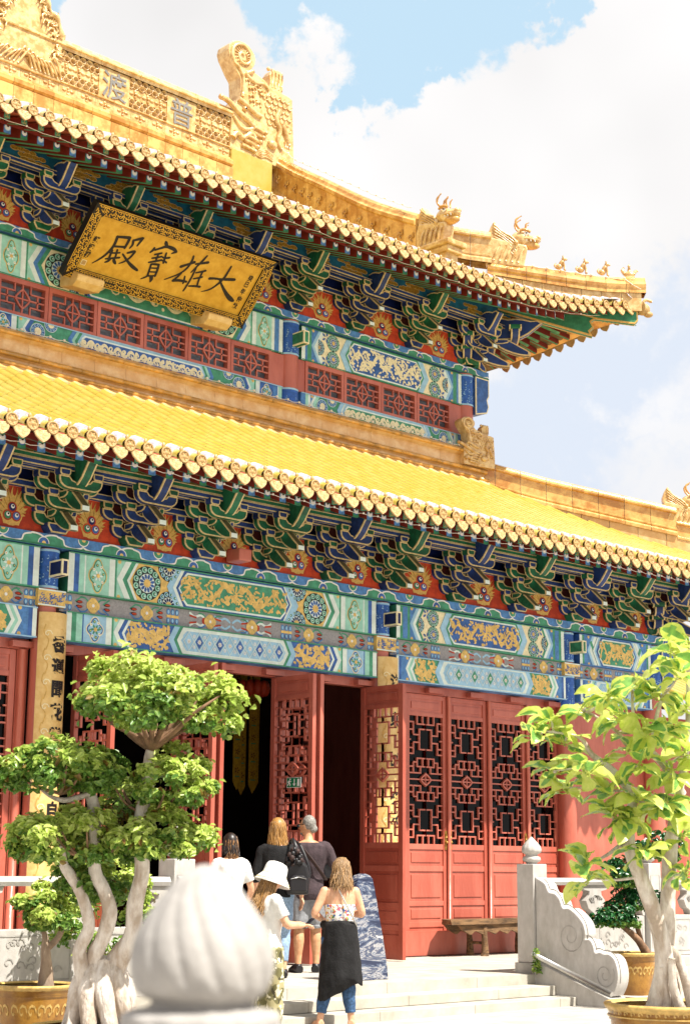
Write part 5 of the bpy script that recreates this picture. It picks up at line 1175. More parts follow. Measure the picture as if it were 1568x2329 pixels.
# inside the hall: yellow pennants, red lotus lamp, altar cloth
for i, (x, y, z0) in enumerate(((17.30, 20.9, 2.82), (17.52, 21.05, 2.75), (17.72, 21.0, 2.78), (17.93, 21.2, 2.84))):
    b = MB(); b.prism([(x-.09, 4.9), (x+.09, 4.9), (x+.085, z0+.14), (x, z0), (x-.085, z0+.14)], y, y+.012, 'banner'); b.y = y
    for k in range(7):
        b.flower(x, z0+.32+k*.3, .055, 5, 'maroon', 1); b.strip([(x-.05, z0+.22+k*.3), (x+.05, z0+.22+k*.3)], .02, 'green', 1)
    b.tube([(x, y, 4.9), (x, y, 6.3)], .006, 'ink', 4)
    setp(b.build('hanging_pennant'), 'long yellow embroidered pennant hanging in the dark hall behind the open doors', 'pennant', 'yellow pennants inside the hall')
b = MB(); b.ball((17.1, 20.3, 4.45), (.17, .17, .12), 'vermilion', 12, 8)
for i in range(10): a = 2*PI*i/10; b.ball((17.1+.2*math.cos(a), 20.3+.2*math.sin(a), 4.42), (.08, .08, .13), 'vermilion', 7, 6)
b.tube([(17.1, 20.3, 4.45), (17.1, 20.3, 6.3)], .01, 'ink', 5); setp(b.build('lotus_lantern'), 'red lotus lantern hanging at the top of the left doorway', 'lantern')
b = MB(); b.box(16.0, 18.6, 21.8, 22.5, PZ+.02, 1.35, 'maroon'); b.box(15.95, 18.65, 21.75, 22.55, 1.35, 1.42, 'wood_old'); b.y = 21.8
for k in range(22): b.strip([(16.05+k*.115, .45), (16.05+k*.115, 1.3)], .03, 'banner', 1, taper=True)
setp(b.build('altar_table'), 'dim altar table with a fringed cloth inside the hall', 'table')

# ---------------------------------------------------------------- stone balustrades, stair wing
def finial_prof(r, h): return [(r*.55, 0), (r*.62, h*.05), (r*.90, h*.10), (r*1.0, h*.16), (r*.93, h*.24), (r*.70, h*.29), (r*.64, h*.33), (r*.78, h*.36), (r*1.03, h*.43), (r*1.08, h*.52), (r*.98, h*.64), (r*.72, h*.76), (r*.38, h*.88), (r*.14, h*.97), (r*.02, h)]
def newel(x, y, z0, z1, name, label, group=None, w=.135):
    o = empty(name, (x, y, z0), label, 'newel post', group)
    b = MB(); b.prism([(x-w, y-w), (x+w, y-w), (x+w, y+w), (x-w, y+w)], z0, z1, 'granite', plane='xy', bevel=.012); b.y = y-w-.001
    b.strip([(x-w*.7, z0+.12), (x+w*.7, z0+.12), (x+w*.7, z1-.16), (x-w*.7, z1-.16)], .012, 'granite_worn', 1, closed=True)
    b.build('shaft', o)
    q = MB(); q.lathe(finial_prof(.115, .34), 'granite', 40, (x, y, z1), fl=lambda a, t: 1+(.035*math.cos(a*11+t*7) if t > .5 else (.03*math.cos(a*8) if t < .4 else 0))); q.build('bud_finial', o)
    return o
def panel_run(x0, x1, y, label, group):
    o = empty('balustrade', ((x0+x1)/2, y, PZ), label, 'balustrade', group)
    b = MB(); b.prism([(x0, PZ), (x1, PZ), (x1, PZ+.13), (x0, PZ+.13)], y-.14, y+.14, 'granite', bevel=.01); b.prism([(x0+.01, PZ+.135), (x1-.01, PZ+.135), (x1-.01, 1.0), (x0+.01, 1.0)], y-.055, y+.055, 'granite', bevel=.008); b.y = y-.0565; b.off = .004
    n = max(1, round((x1-x0)/.9)); rnd = random.Random(int(x0*7)); st = (x1-x0)/n
    for i in range(n):
        u0 = x0+i*st+.07; u1 = u0+st-.14; b.strip([(u0, .53), (u1, .53), (u1, .94), (u0, .94)], .014, 'granite_worn', 1, closed=True)
        for k in range(14):
            u = rnd.uniform(u0+.1, u1-.1); v = rnd.uniform(.6, .88); s_ = rnd.choice((-1, 1)); b.strip([(u+s_*.06*(1-t)*math.cos(t*6), v+.06*(1-t)*math.sin(t*6)) for t in [j/8 for j in range(9)]], .012, 'granite_worn', 1)
    b.build('carved_panel', o)
    for i in range(n+1):
        b = MB(); u = x0+i*st; P = [(.05, 1.0), (.07, 1.06), (.15, 1.1), (.20, 1.2), (.13, 1.27), (.12, 1.32), (.24, 1.34), (.26, 1.40)]
        pl = [(max(x0, u-a), z) for a, z in P]; pr = [(min(x1, u+a), z) for a, z in P]
        if 0 < i < n: b.prism(pr+pl[::-1], y-.06, y+.06, 'granite', bevel=.006)
        elif i == 0: b.prism(pr+[(x0, 1.40), (x0, 1.0)], y-.06, y+.06, 'granite')
        else: b.prism(pl+[(x1, 1.40), (x1, 1.0)], y-.06, y+.06, 'granite')
        for k in range(3): b.tube([(u+(.05+.04*k)*math.cos(a)-.0, y-.066, 1.22+(.05)*math.sin(a)) for a in (0, 1, 2, 3, 4)], .008, 'granite_worn', 5) if x0+.2 < u < x1-.2 else None
        b.build('cloud_support', o)
    b = MB(); b.prism([(y-.085, 1.40), (y+.085, 1.40), (y+.10, 1.44), (y+.08, 1.49), (y-.08, 1.49), (y-.10, 1.44)], x0, x1, 'granite', plane='yz'); b.build('handrail', o)
newel(16.22, 13.74, PZ+.13, 1.66, 'newel_post', 'stone newel post with bud finial above the cloud shaped wing')
newel(10.60, 13.74, PZ+.13, 1.67, 'newel_post', 'stone newel post half hidden behind the big clipped bonsai')
newel(18.62, 13.74, PZ+.13, 1.69, 'newel_post', 'stone newel post seen between the trunks of the variegated rubber plant')
newel(8.12, 13.74, PZ+.13, 1.69, 'newel_post', 'stone newel post at the left edge of the photo')
panel_run(8.26, 10.46, 13.74, 'white stone balustrade with carved panels behind the left bonsai pots', None)
panel_run(4.6, 7.98, 13.74, 'length of stone balustrade beyond the left edge newel post', None)
panel_run(16.36, 18.48, 13.74, 'white stone balustrade with carved panels right of the stair wing', None)
panel_run(18.76, 21.2, 13.74, 'far length of stone balustrade seen beyond the rubber plant trunks', None)
for x0, x1 in ((10.44, 10.76), (16.06, 16.38)): b = MB(); b.box(x0, x1, 13.585, 13.9, PZ, PZ+.128, 'granite_worn'); o = b.build('newel_base'); o.parent = bpy.data.objects['stone_steps']
WING = [(13.60, 1.50), (13.50, 1.45), (13.44, 1.41), (13.39, 1.32), (13.29, 1.3), (13.22, 1.23), (13.17, 1.13), (13.08, 1.13), (12.95, 1.05), (12.86, 0.95), (12.83, 0.83), (12.84, 0.77), (12.77, 0.77), (12.72, 0.71), (12.69, 0.62), (12.62, 0.63), (12.55, 0.61), (12.48, 0.61), (12.4, 0.55), (12.36, 0.43), (12.36, 0.33), (12.39, 0.23), (12.45, 0.13), (13.60, .56)]
for xw, lab in ((16.12, 'cloud shaped stone stair wing with spiral carving right of the steps'), (10.50, 'cloud shaped stone stair wing behind the white bud finial, left side of the steps')):
    o = empty('stair_wing', (xw+.1, 13.0, 0), lab, 'stair wing')
    q = MB(); sm = bez(WING[:-1], 3)+[WING[-1]]; q.prism(sm, xw, xw+.22, 'granite', plane='yz', bevel=.012); q.map = lambda u, v, h: (xw-h, u, v); q.off = .003
    ins = q.inset_poly(sm[:-1], -.045); q.strip(ins[4:-5], .012, 'granite_worn', 1)
    for (cu_, cv, r0, sg) in ((13.06, .80, .20, 1), (12.55, .37, .15, 1)): q.strip([(cu_+r0*(1-t*.85)*math.cos(t*11+2.6), cv+r0*(1-t*.85)*math.sin(t*11+2.6)*1.05) for t in [j/30 for j in range(31)]], .014, 'granite_worn', 1)
    q.build('carved_wing', o)
    q = MB(); q.prism([(13.60, .50), (12.42, .10), (12.36, .06), (12.36, -.05), (13.60, -.05)], xw-.06, xw+.26, 'granite', plane='yz', bevel=.01); q.build('stringer', o)
    q = MB(); s_ = -1 if xw > 12 else 1; xr = xw-.12 if s_ < 0 else xw+.34
    q.tube([(xr, 13.56, .575), (xr, 12.36, .165)], .032, 'steel', 10); [q.tube([(xr, y, z), (xr-s_*.07, y, z-.03)], .012, 'steel', 6) for y, z in ((13.35, .49), (12.65, .25))]; q.build('rail', o)

# foreground bud finial ------------------------------------------------------------
fx, fy = 1.70, 2.13
o = empty('newel_post', (fx, fy, 0), 'big out of focus white stone lotus bud finial close to the camera', 'newel post')
mat('stone_front', 'a09c98', .75, .06, 20, .12, 60)
b = MB()
pf = [(.001, .208), (.012, .206), (.026, .198), (.043, .187), (.063, .164), (.081, .141), (.097, .118), (.110, .089), (.116, .055), (.112, .027), (.104, .010), (.090, .0)]
pf = bez(pf, 3)
b.lathe(pf, 'stone_front', 96, (fx, fy, 1.395), twist=.034, fl=lambda a, t: 1-.066*min(1, t*5)*min(1, (1-t)*4+.15)*(1-abs(math.sin(a*7.5)))**2.2)
b.lathe([(.088, 1.40), (.080, 1.392), (.078, 1.384)], 'stone_front', 40, (fx, fy, 0))
b.lathe(bez([(.078, 1.386), (.092, 1.378), (.118, 1.372), (.122, 1.356), (.115, 1.335), (.09, 1.315), (.08, 1.30)], 3), 'stone_front', 72, (fx, fy, 0), fl=lambda a, t: 1+.05*abs(math.cos(a*6))*math.sin(min(1, t*1.3)*PI))
for i in range(12):
    a = 2*PI*i/12+.2; b.ball((fx+.112*math.cos(a), fy+.112*math.sin(a), 1.345), (.022, .022, .02), 'stone_front', 8, 6)
b.build('bud_finial', o)
b = MB(); b.prism([(fx-.12, fy-.12), (fx+.12, fy-.12), (fx+.12, fy+.12), (fx-.12, fy+.12)], 0, 1.30, 'stone_front', plane='xy', bevel=.01); b.build('shaft', o)

# neighbouring hall seen past the right corner
o = empty('side_hall', (30, 21, 0), 'neighbouring red walled hall with yellow tiled roof past the right corner', 'building')
b = MB(); b.box(27.2, 40, 19.6, 30, 0, 4.6, 'red'); b.build('wall', o)
b = MB(); A_ = [PI*i/6 for i in range(7)]
for i in range(50):
    x = 26.6+i*.27; b.grid([[(x+.08*math.cos(q), 18.3+s_, 4.75+.42*s_+.02*s_*s_+.08*math.sin(q)) for q in A_] for s_ in (0, .8, 1.6, 2.4, 3.4)], 'tile', True); b.ball((x, 18.28, 4.76), (.085, .03, .085), 'tile_end', 10, 6)
b.grid([[(26.4, 18.3, 4.72), (40, 18.3, 4.72)], [(26.4, 20, 5.49), (40, 20, 5.49)], [(26.4, 21.7, 6.37), (40, 21.7, 6.37)]], 'tile', True); b.grid([[(26.4, 18.3, 4.70), (40, 18.3, 4.70)], [(26.4, 20.5, 4.9), (40, 20.5, 4.9)]], 'red_dark', False); b.build('roof', o)
# ---------------------------------------------------------------- bench, marble slab, weed
o = empty('wooden_bench', (18.9, 16.95, PZ), 'low weathered wooden bench with gnarled edges in front of the closed doors', 'bench'); rnd = random.Random(1)
def rough(mb, amp, sc_):
    bmesh.ops.subdivide_edges(mb.bm, edges=mb.bm.edges[:], cuts=3, use_grid_fill=True)
    for v in mb.bm.verts: v.co += Vector(noise.noise_vector(v.co*sc_))*amp
b = MB(); b.prism([(17.98, 16.78), (18.2, 16.74), (20.0, 16.74), (20.05, 17.14), (18.25, 17.18), (18.08, 17.04)], .785, .86, 'wood_old', plane='xy'); rough(b, .022, 6); b.build('seat', o)
b = MB(); P = [(18.16, .785), (20.0, .785), (20.0, .69)]+[(19.95-.09*i, .67+.03*math.sin(i*2.1)) for i in range(19)]+[(18.22, .73)]
b.prism(P, 16.78, 16.82, 'wood_old'); b.prism(P, 17.06, 17.10, 'wood_old'); b.build('apron', o)
for x, y in ((18.72, 16.80), (18.70, 17.08), (19.8, 16.80), (19.8, 17.08)):
    b = MB(); b.tube([(x, y, .785), (x+.01, y, .62), (x+.02, y, .48), (x+.015, y, PZ)], [.05, .042, .05, .06], 'wood_old', 10); rough(b, .016, 9); b.build('leg', o)
b = MB(); b.tube([(18.71, 16.84, .52), (18.70, 17.04, .52)], .022, 'wood_old', 7); b.build('stretcher', o)
m = bpy.data.materials.new('sodalite'); m.use_nodes = True; MATS['sodalite'] = m; nt = m.node_tree; N = nt.nodes; L = nt.links; bs = N['Principled BSDF']; bs.inputs['Roughness'].default_value = .18
tc = N.new('ShaderNodeTexCoord'); mp = N.new('ShaderNodeMapping'); mp.inputs['Rotation'].default_value = (0, R(28), 0); mp.inputs['Scale'].default_value = (1.1, 2, 4.2); L.new(tc.outputs['Object'], mp.inputs[0])
n1 = N.new('ShaderNodeTexNoise'); n1.inputs['Scale'].default_value = 1.9; n1.inputs['Detail'].default_value = 8; n1.inputs['Distortion'].default_value = .7; n1.inputs['Roughness'].default_value = .7; L.new(mp.outputs[0], n1.inputs['Vector'])
cr_ = N.new('ShaderNodeValToRGB'); L.new(n1.outputs['Fac'], cr_.inputs[0]); e = cr_.color_ramp.elements
e[0].position = .30; e[0].color = (.010, .016, .045, 1); e[1].position = .64; e[1].color = (.62, .60, .58, 1)
for p, c in ((.42, (.022, .032, .075, 1)), (.47, (.10, .13, .20, 1)), (.505, (.42, .41, .41, 1)), (.53, (.06, .07, .12, 1)), (.57, (.05, .07, .13, 1)), (.61, (.16, .17, .2, 1))): x = e.new(p); x.color = c
L.new(cr_.outputs[0], bs.inputs['Base Color'])
SL = [(13.37, PZ), (13.92, PZ), (13.9, .48), (13.83, .81), (13.77, 1.04), (13.72, 1.25), (13.66, 1.47), (13.61, 1.51), (13.54, 1.53), (13.46, 1.51), (13.42, 1.46), (13.35, 1.19), (13.32, .87), (13.35, .6)]
b = MB(); b.prism(SL, 13.98, 14.10, 'sodalite', bevel=.012); setp(b.build('marble_slab'), 'upright slab of polished blue and white veined stone beside the woman in black', 'stone slab')

# ---------------------------------------------------------------- plants
mat('leaf', 'c0d06e', .34, .2, 26, spec=.55, col2='93b046', trans=.42, lo=.38, hi=.62); mat('leaf_dark', '86a44c', .35, .2, 26, spec=.5, col2='4f7a2e', trans=.36); mat('leaf_red', '8a7a34', .5, .2, 30, col2='6a4a20', trans=.2)  # leaf_dark also carries the shade of inner and lower leaves in its colour
mat('leaf_sunlit', 'd6de88', .35, .15, 30, spec=.5, col2='b4cc58', trans=.42)  # paler copy of leaf, sunlight on upper leaves put into its colour
mat('rub_light', 'd8de7c', .32, .12, 14, spec=.5, col2='bfd058', trans=.4); mat('rub_dark', '62924a', .3, .2, 20, spec=.5, col2='7fae54', trans=.3)
def leaf4(b, p, nrm, L_, W_, m, rnd, bend=.25):
    a = Vector((rnd.gauss(0, 1), rnd.gauss(0, 1), rnd.gauss(0, .6))); t = (a-nrm*a.dot(nrm))
    if t.length < .05: return
    t.normalize(); s_ = t.cross(nrm)
    k = b.mi(m); v = [b.bm.verts.new(q) for q in (p-t*L_*.5, p-t*L_*.12+s_*W_*.5+nrm*L_*.1, p+t*L_*.25+s_*W_*.4+nrm*L_*.08, p+t*L_*.5-nrm*L_*bend, p+t*L_*.25-s_*W_*.4+nrm*L_*.08, p-t*L_*.12-s_*W_*.5+nrm*L_*.1)]
    for q in ((v[0], v[1], v[2], v[3]), (v[0], v[3], v[4], v[5])):
        f = b.bm.faces.new(q); f.material_index = k; f.smooth = True
def pad(b, c, rx, rz, n, size, rnd, mats, flat=.45, ry=None):
    """one clipped leaf cloud: many small tufts set over a flattened dome"""
    c = Vector(c); ry = ry or rx*.85; nt = max(9, int(rx*62)); T_ = []
    for i in range(nt):
        d = Vector((rnd.gauss(0, 1), rnd.gauss(0, 1), rnd.gauss(.2, .75))).normalized(); d.z = max(d.z, -flat)
        k = rnd.uniform(.55, .98); T_.append((c+Vector((d.x*rx*k, d.y*ry*k, d.z*rz*k)), d, rnd.uniform(.75, 1.3)*.30*rx**.6*.62, rnd.gauss(0, .28)))
    for i in range(n):
        tc_, td, tr, tb = T_[i % nt]; d = (Vector((rnd.gauss(0, 1), rnd.gauss(0, 1), rnd.gauss(.15, .8)))+td*.7).normalized()
        k = 1-.6*rnd.random()**2; p = tc_+Vector((d.x*tr, d.y*tr, d.z*tr*.8))*k*(1.0 if rnd.random() > .10 else rnd.uniform(1.15, 1.6))
        if p.z < c.z-rz*.62: p.z = c.z-rz*(.5+.2*rnd.random())
        nr = (d*.6+td*.25+Vector((rnd.gauss(0, .5), rnd.gauss(0, .5), .85+rnd.gauss(0, .4)))).normalized()
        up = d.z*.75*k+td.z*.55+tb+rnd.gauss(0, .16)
        m = mats[0] if up > .34 else (mats[1] if up > -.25 else mats[2])  # painted light: upper tufts take the sunlit tone, lower ones the shaded tone
        if rnd.random() < .03: m = 'leaf_red'
        leaf4(b, p, nr, size*rnd.uniform(.7, 1.25), size*rnd.uniform(.45, .65), m, rnd)
def wood(b, pts, m='bark', seg=12): 
    P = bez([tuple(p) for p in pts], 4); b.tube([p[:3] for p in P], [p[3]*(1+.12*noise.noise(Vector(p[:3])*7)) for p in P], m, seg)
    return P
def pot(o, c, r, h, ztop, trim='pot_trim'):
    b = MB(); x, y = c
    b.lathe([(r*.72, ztop-h), (r*.80, ztop-h*.7), (r*.93, ztop-h*.3), (r*.94, ztop-h*.2)], 'pot_glaze', 48, (x, y, 0)); 
    b.lathe([(r*.94, ztop-h*.2), (r*.97, ztop-h*.19), (r*.955, ztop-h*.16), (r*.975, ztop-h*.15), (r*.96, ztop-h*.10), (r*.99, ztop-h*.07)], 'pot_glaze', 48, (x, y, 0))
    b.lathe([(r*.97, ztop-h*.09), (r*1.03, ztop-h*.06), (r*1.05, ztop-h*.02), (r*1.02, ztop), (r*.93, ztop), (r*.90, ztop-h*.03)], trim, 72, (x, y, 0), fl=lambda a, t: 1+.008*math.cos(a*18))
    b.map = lambda u, v, hh: (x+(r*(.80+.14*(v-(ztop-h*.7))/(h*.5))+.004+hh)*math.cos(u), y+(r*(.80+.14*(v-(ztop-h*.7))/(h*.5))+.004+hh)*math.sin(u), v); rnd = random.Random(int(r*100))
    for k in range(26):
        u = 2*PI*k/26; v = ztop-h*.45; s_ = rnd.choice((-1, 1)); b.strip([(u+s_*.10/r*.5*(1-t)*math.cos(t*6), v+.08*(1-t)*math.sin(t*6)) for t in [j/8 for j in range(9)]], .014/r*.6, 'pot_trim', 1)
    b.build('pot', o)
    b = MB(); b.lathe([(r*.92, 0), (r*.5, .02), (.001, .03)], 'soil', 24, (x, y, ztop-h*.09)); b.build('soil', o)
# big clipped bonsai --------------------------------------------------------------
rnd = random.Random(11)
o = empty('bonsai_tree', (7.9, 11.2, 0), 'large clipped bonsai with cloud shaped leaf pads on three pale trunks', 'tree')
b = MB()
A = [(7.86, 11.19, .56, .076), (7.8, 11.15, .87, .07), (7.83, 11.07, 1.05, .063), (7.83, 11, 1.24, .06), (7.77, 11.01, 1.41, .054), (7.7, 11.04, 1.55, .051), (7.66, 11, 1.8, .048), (7.62, 10.97, 2.03, .051), (7.57, 10.97, 2.18, .044)]
A2 = [(7.57, 10.95, 2.16, .025), (7.4, 11.01, 2.1, .022), (7.31, 11.1, 2.12, .016), (7.22, 11.17, 2.2, .010)]
B_ = [(7.92, 11.19, .55, .13), (7.96, 11.08, .83, .095), (8.02, 10.95, 1.05, .07), (8, 10.9, 1.3, .067), (8, 10.82, 1.55, .06), (7.95, 10.79, 1.8, .06), (7.93, 10.76, 1.99, .057), (7.93, 10.7, 2.19, .051), (7.91, 10.65, 2.42, .048), (7.91, 10.63, 2.5, .045)]
Cc = [(7.78, 11.17, .62, .082), (7.68, 11.18, .92, .057), (7.7, 11.09, 1.12, .051), (7.63, 11.09, 1.34, .044), (7.54, 11.13, 1.51, .044), (7.48, 11.16, 1.61, .038), (7.42, 11.1, 1.75, .02)]
for t in (A, A2, B_, Cc): wood(b, t, 'bark_pale')
for q in range(9):                       # knotted root flare
    a = 2*PI*q/9; wood(b, [(7.9+.10*math.cos(a), 11.17+.10*math.sin(a), .85, .05), (7.9+.19*math.cos(a), 11.17+.19*math.sin(a), .64, .075), (7.9+.23*math.cos(a+.2), 11.17+.23*math.sin(a+.2), .42, .065), (7.9+.28*math.cos(a+.3), 11.17+.28*math.sin(a+.3), .32, .05)], 'bark_pale', 9)
b.ball((7.9, 11.17, .60), (.22, .22, .30), 'bark_pale', 16, 10)
for q in range(16):                      # fan of twigs under the top pad
    a = 2*PI*q/16+.3*rnd.random(); r_ = rnd.uniform(.25, .55); c = Vector((7.91, 10.63, 2.5)); wood(b, [(c.x, c.y, c.z, .028), (c.x+r_*.35*math.cos(a), c.y+r_*.35*math.sin(a), c.z+.12, .022), (c.x+r_*.75*math.cos(a), c.y+r_*.75*math.sin(a), c.z+.2+.1*rnd.random(), .015), (c.x+r_*1.05*math.cos(a+.2), c.y+r_*1.05*math.sin(a+.2), c.z+.42, .007)], 'twig', 7)
for (c, n, r_) in (((8.0, 10.75, 2.0), 7, .3), ((7.6, 10.97, 1.65), 8, .35), ((8.0, 10.8, 1.7), 8, .4), ((7.35, 11.05, 2.15), 7, .35)):
    for q in range(n):
        a = 2*PI*q/n+rnd.random(); wood(b, [(c[0], c[1], c[2], .016), (c[0]+r_*.6*math.cos(a), c[1]+r_*.6*math.sin(a), c[2]+.06, .011), (c[0]+r_*math.cos(a), c[1]+r_*math.sin(a), c[2]+.2, .006)], 'twig', 6)
b.build('trunk', o)
b = MB(); T3 = ('leaf_sunlit', 'leaf', 'leaf_dark')
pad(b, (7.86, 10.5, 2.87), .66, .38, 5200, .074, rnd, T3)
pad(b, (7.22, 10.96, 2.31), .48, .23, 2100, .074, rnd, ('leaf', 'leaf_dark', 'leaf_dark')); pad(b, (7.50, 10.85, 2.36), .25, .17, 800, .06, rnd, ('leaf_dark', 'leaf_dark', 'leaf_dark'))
pad(b, (8.04, 10.5, 2.24), .36, .26, 1500, .070, rnd, T3); pad(b, (7.36, 10.97, 1.77), .48, .23, 2000, .074, rnd, ('leaf_sunlit', 'leaf', 'leaf_dark'))
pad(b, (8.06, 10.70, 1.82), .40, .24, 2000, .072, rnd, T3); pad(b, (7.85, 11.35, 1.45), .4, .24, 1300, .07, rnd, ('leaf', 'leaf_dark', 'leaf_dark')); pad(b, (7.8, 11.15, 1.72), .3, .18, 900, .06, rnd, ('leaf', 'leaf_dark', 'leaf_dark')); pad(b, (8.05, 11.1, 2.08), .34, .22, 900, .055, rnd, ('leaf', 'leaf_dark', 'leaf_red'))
b.build('crown', o)
pot(o, (7.9, 11.17), .55, .36, .36)
# small bonsai in a glazed pot
o = empty('potted_bonsai', (8.42, 12.9, 0), 'small round headed bonsai in an ochre glazed pot at the lower left', 'tree'); b = MB()
for t in ([(8.48, 12.85, .5, .09), (8.46, 12.82, .7, .053), (8.43, 12.8, .87, .043), (8.41, 12.79, .98, .028), (8.36, 12.8, 1.1, .018)], [(8.44, 12.79, .87, .032), (8.5, 12.71, .97, .028), (8.52, 12.66, 1.1, .018)]): wood(b, t, 'bark')
b.build('trunk', o); b = MB(); pad(b, (8.41, 12.71, 1.24), .36, .29, 2600, .062, rnd, ('leaf_sunlit', 'leaf', 'leaf_dark'), .8); b.build('crown', o); pot(o, (8.42, 12.95), .37, .5, .56)
# shrub in the shade behind
o = empty('potted_shrub', (9.35, 13.2, 0), 'dense dark leafed shrub behind the bonsai trunks', 'plant'); b = MB(); wood(b, [(9.35, 13.2, .3, .03), (9.33, 13.2, .7, .022), (9.4, 13.15, 1.2, .012)], 'bark'); b.build('trunk', o)
b = MB(); pad(b, (9.22, 13.12, 1.15), .5, .55, 2800, .06, rnd, ('leaf_sunlit', 'leaf', 'leaf_dark'), .9); b.build('crown', o); pot(o, (9.35, 13.2), .28, .4, .42)
# variegated rubber plant ----------------------------------------------------------
o = empty('rubber_plant', (10.31, 7.44, 0), 'big variegated rubber plant with broad yellow green leaves in a large glazed pot', 'tree'); b = MB()
TR = [[(10.25, 7.52, .58, .08), (10.24, 7.42, .93, .069), (10.15, 7.42, 1.25, .061), (10.02, 7.45, 1.55, .056), (9.92, 7.47, 1.79, .048), (9.9, 7.42, 2.04, .037), (9.89, 7.38, 2.19, .029)],
 [(10.44, 7.48, .58, .07), (10.35, 7.47, .9, .07), (10.31, 7.44, 1.13, .062), (10.26, 7.38, 1.48, .056), (10.23, 7.33, 1.74, .054), (10.22, 7.28, 1.95, .043), (10.22, 7.21, 2.19, .032)],
 [(10.45, 7.32, .58, .048), (10.37, 7.34, .83, .032), (10.3, 7.35, .98, .032), (10.25, 7.37, 1.06, .02)], [(10.26, 7.44, .58, .04), (10.23, 7.41, .76, .026), (10.19, 7.41, .91, .02)], [(10.3, 7.32, .58, .045), (10.23, 7.34, .76, .032), (10.19, 7.32, .97, .026)], [(10.5, 7.6, .58, .05), (10.4, 7.5, .8, .04), (10.33, 7.45, 1.0, .03)],
 [(9.9, 7.46, 1.8, .018), (9.79, 7.46, 1.77, .015), (9.74, 7.52, 1.71, .014), (9.68, 7.59, 1.66, .009), (9.64, 7.64, 1.63, .007), (9.40, 7.5, 1.66, .005)],
 [(9.89, 7.38, 2.1, .034), (9.73, 7.37, 2.23, .032), (9.63, 7.44, 2.34, .026), (9.54, 7.5, 2.42, .021), (9.45, 7.54, 2.54, .012), (9.25, 7.7, 2.58, .007)],
 [(10.22, 7.2, 2.15, .037), (10.01, 7.21, 2.36, .032), (9.9, 7.28, 2.46, .027), (9.8, 7.37, 2.5, .021), (9.73, 7.41, 2.59, .014), (9.62, 7.48, 2.68, .011), (9.53, 7.55, 2.74, .009)],
 [(10.21, 7.21, 2.18, .027), (10.2, 7.12, 2.54, .024), (10.16, 7.07, 2.85, .021), (10.0, 6.95, 3.1, .013)], [(9.98, 7.29, 2.45, .021), (9.97, 7.23, 2.69, .016), (9.98, 7.17, 2.86, .013)], [(9.6, 7.43, 2.36, .009), (9.41, 7.6, 2.31, .007), (9.35, 7.7, 2.3, .006)], [(9.99, 7.35, 2.47, .016), (9.89, 7.37, 2.69, .012), (9.85, 7.35, 2.9, .01)]]
for t in TR: wood(b, t, 'bark_pale')
nodes = [Vector(p[:3]) for t in TR for p in bez([tuple(x) for x in t], 3)]
for c in CL:
    c = Vector(c); k = min(nodes, key=lambda q: (q-c).length+(.6 if q.z > c.z+.05 else 0)); d = c-k
    if d.length > .06: wood(b, [(*k, .012), (*(k+d*.5+Vector((0, 0, -.02))), .009), (*c, .006)], 'bark_pale', 7)
b.build('trunk', o)
b = MB()
def bigleaf(b, base, d, nrm, L_, W_, rnd):
    s_ = d.cross(nrm).normalized(); nrm = s_.cross(d).normalized(); NL, NW = 9, 6; droop = rnd.uniform(.05, .35); fold = rnd.uniform(.05, .42); seed = Vector((rnd.uniform(0, 50), 0, 0)); vs = []
    for i in range(NL+1):
        t = i/NL; w = W_*(math.sin(PI*min(1, t**.8*.98+.02))**.75)*(.75+.4*t)*.5 if t < 1 else .001
        c = base+d*L_*t+nrm*(L_*(.10*math.sin(t*PI)-droop*t*t)); row = []
        for j in range(NW+1):
            q = (j/NW-.5)*2; row.append(b.bm.verts.new(c+s_*w*q+nrm*(abs(q)*fold*w+.006*math.sin(t*14+q*3))))
        vs.append(row)
    kl, kd = b.mi('rub_light'), b.mi('rub_dark'); amt = rnd.uniform(-.1, .75)
    for i in range(NL):
        for j in range(NW):
            f = b.bm.faces.new((vs[i][j], vs[i][j+1], vs[i+1][j+1], vs[i+1][j])); f.smooth = True
            q = abs((j+.5)/NW-.5)*2; t = (i+.5)/NL; f.material_index = kd if q < amt*(.9+.5*noise.noise(seed+Vector((i*.5, j*.9, 0)))) and .04 < t < .93 else kl
    b.tube([base-d*.05, base], .004, 'rub_light', 5, cap=False)
for c in CL:
    c = Vector(c); n = rnd.randint(8, 11); ax = Vector((rnd.gauss(-.15, .3), rnd.gauss(0, .3), 1)).normalized(); a0 = rnd.uniform(0, 6)
    for i in range(n):
        a = a0+2*PI*i*.382; el = rnd.uniform(-.75, .6); d = Vector((math.cos(a)*math.cos(el), math.sin(a)*math.cos(el), math.sin(el)))
        d = (d+ax*.15).normalized(); up = (Vector((0, 0, 1))+Vector((rnd.gauss(0, .45), rnd.gauss(0, .45), 0))).normalized(); L_ = rnd.uniform(.13, .24)
        bigleaf(b, c+d*.035-Vector((0, 0, .02*(i % 3))), d, up, L_, L_*rnd.uniform(.62, .78), rnd)
    bigleaf(b, c, ax, Vector((1, 0, 0)), .09, .03, rnd)
b.build('crown', o)
pot(o, (10.42, 7.52), .46, .62, .64)
b = MB(); b.map = lambda u, v, h: (10.42+(.452+h)*math.cos(u), 7.52+(.452+h)*math.sin(u), v); b.off = .003
for k in range(44): u = 2*PI*k/44; b.strip([(u+.05*(1-t)*math.cos(t*5.5), .575+.025*(1-t)*math.sin(t*5.5)) for t in [j/7 for j in range(8)]], .016, 'pot_trim', 1)
for v in (.548, .602): b.strip([(2*PI*k/60, v) for k in range(61)], .010, 'pot_trim', 1)
q = b.build('relief_band', o)
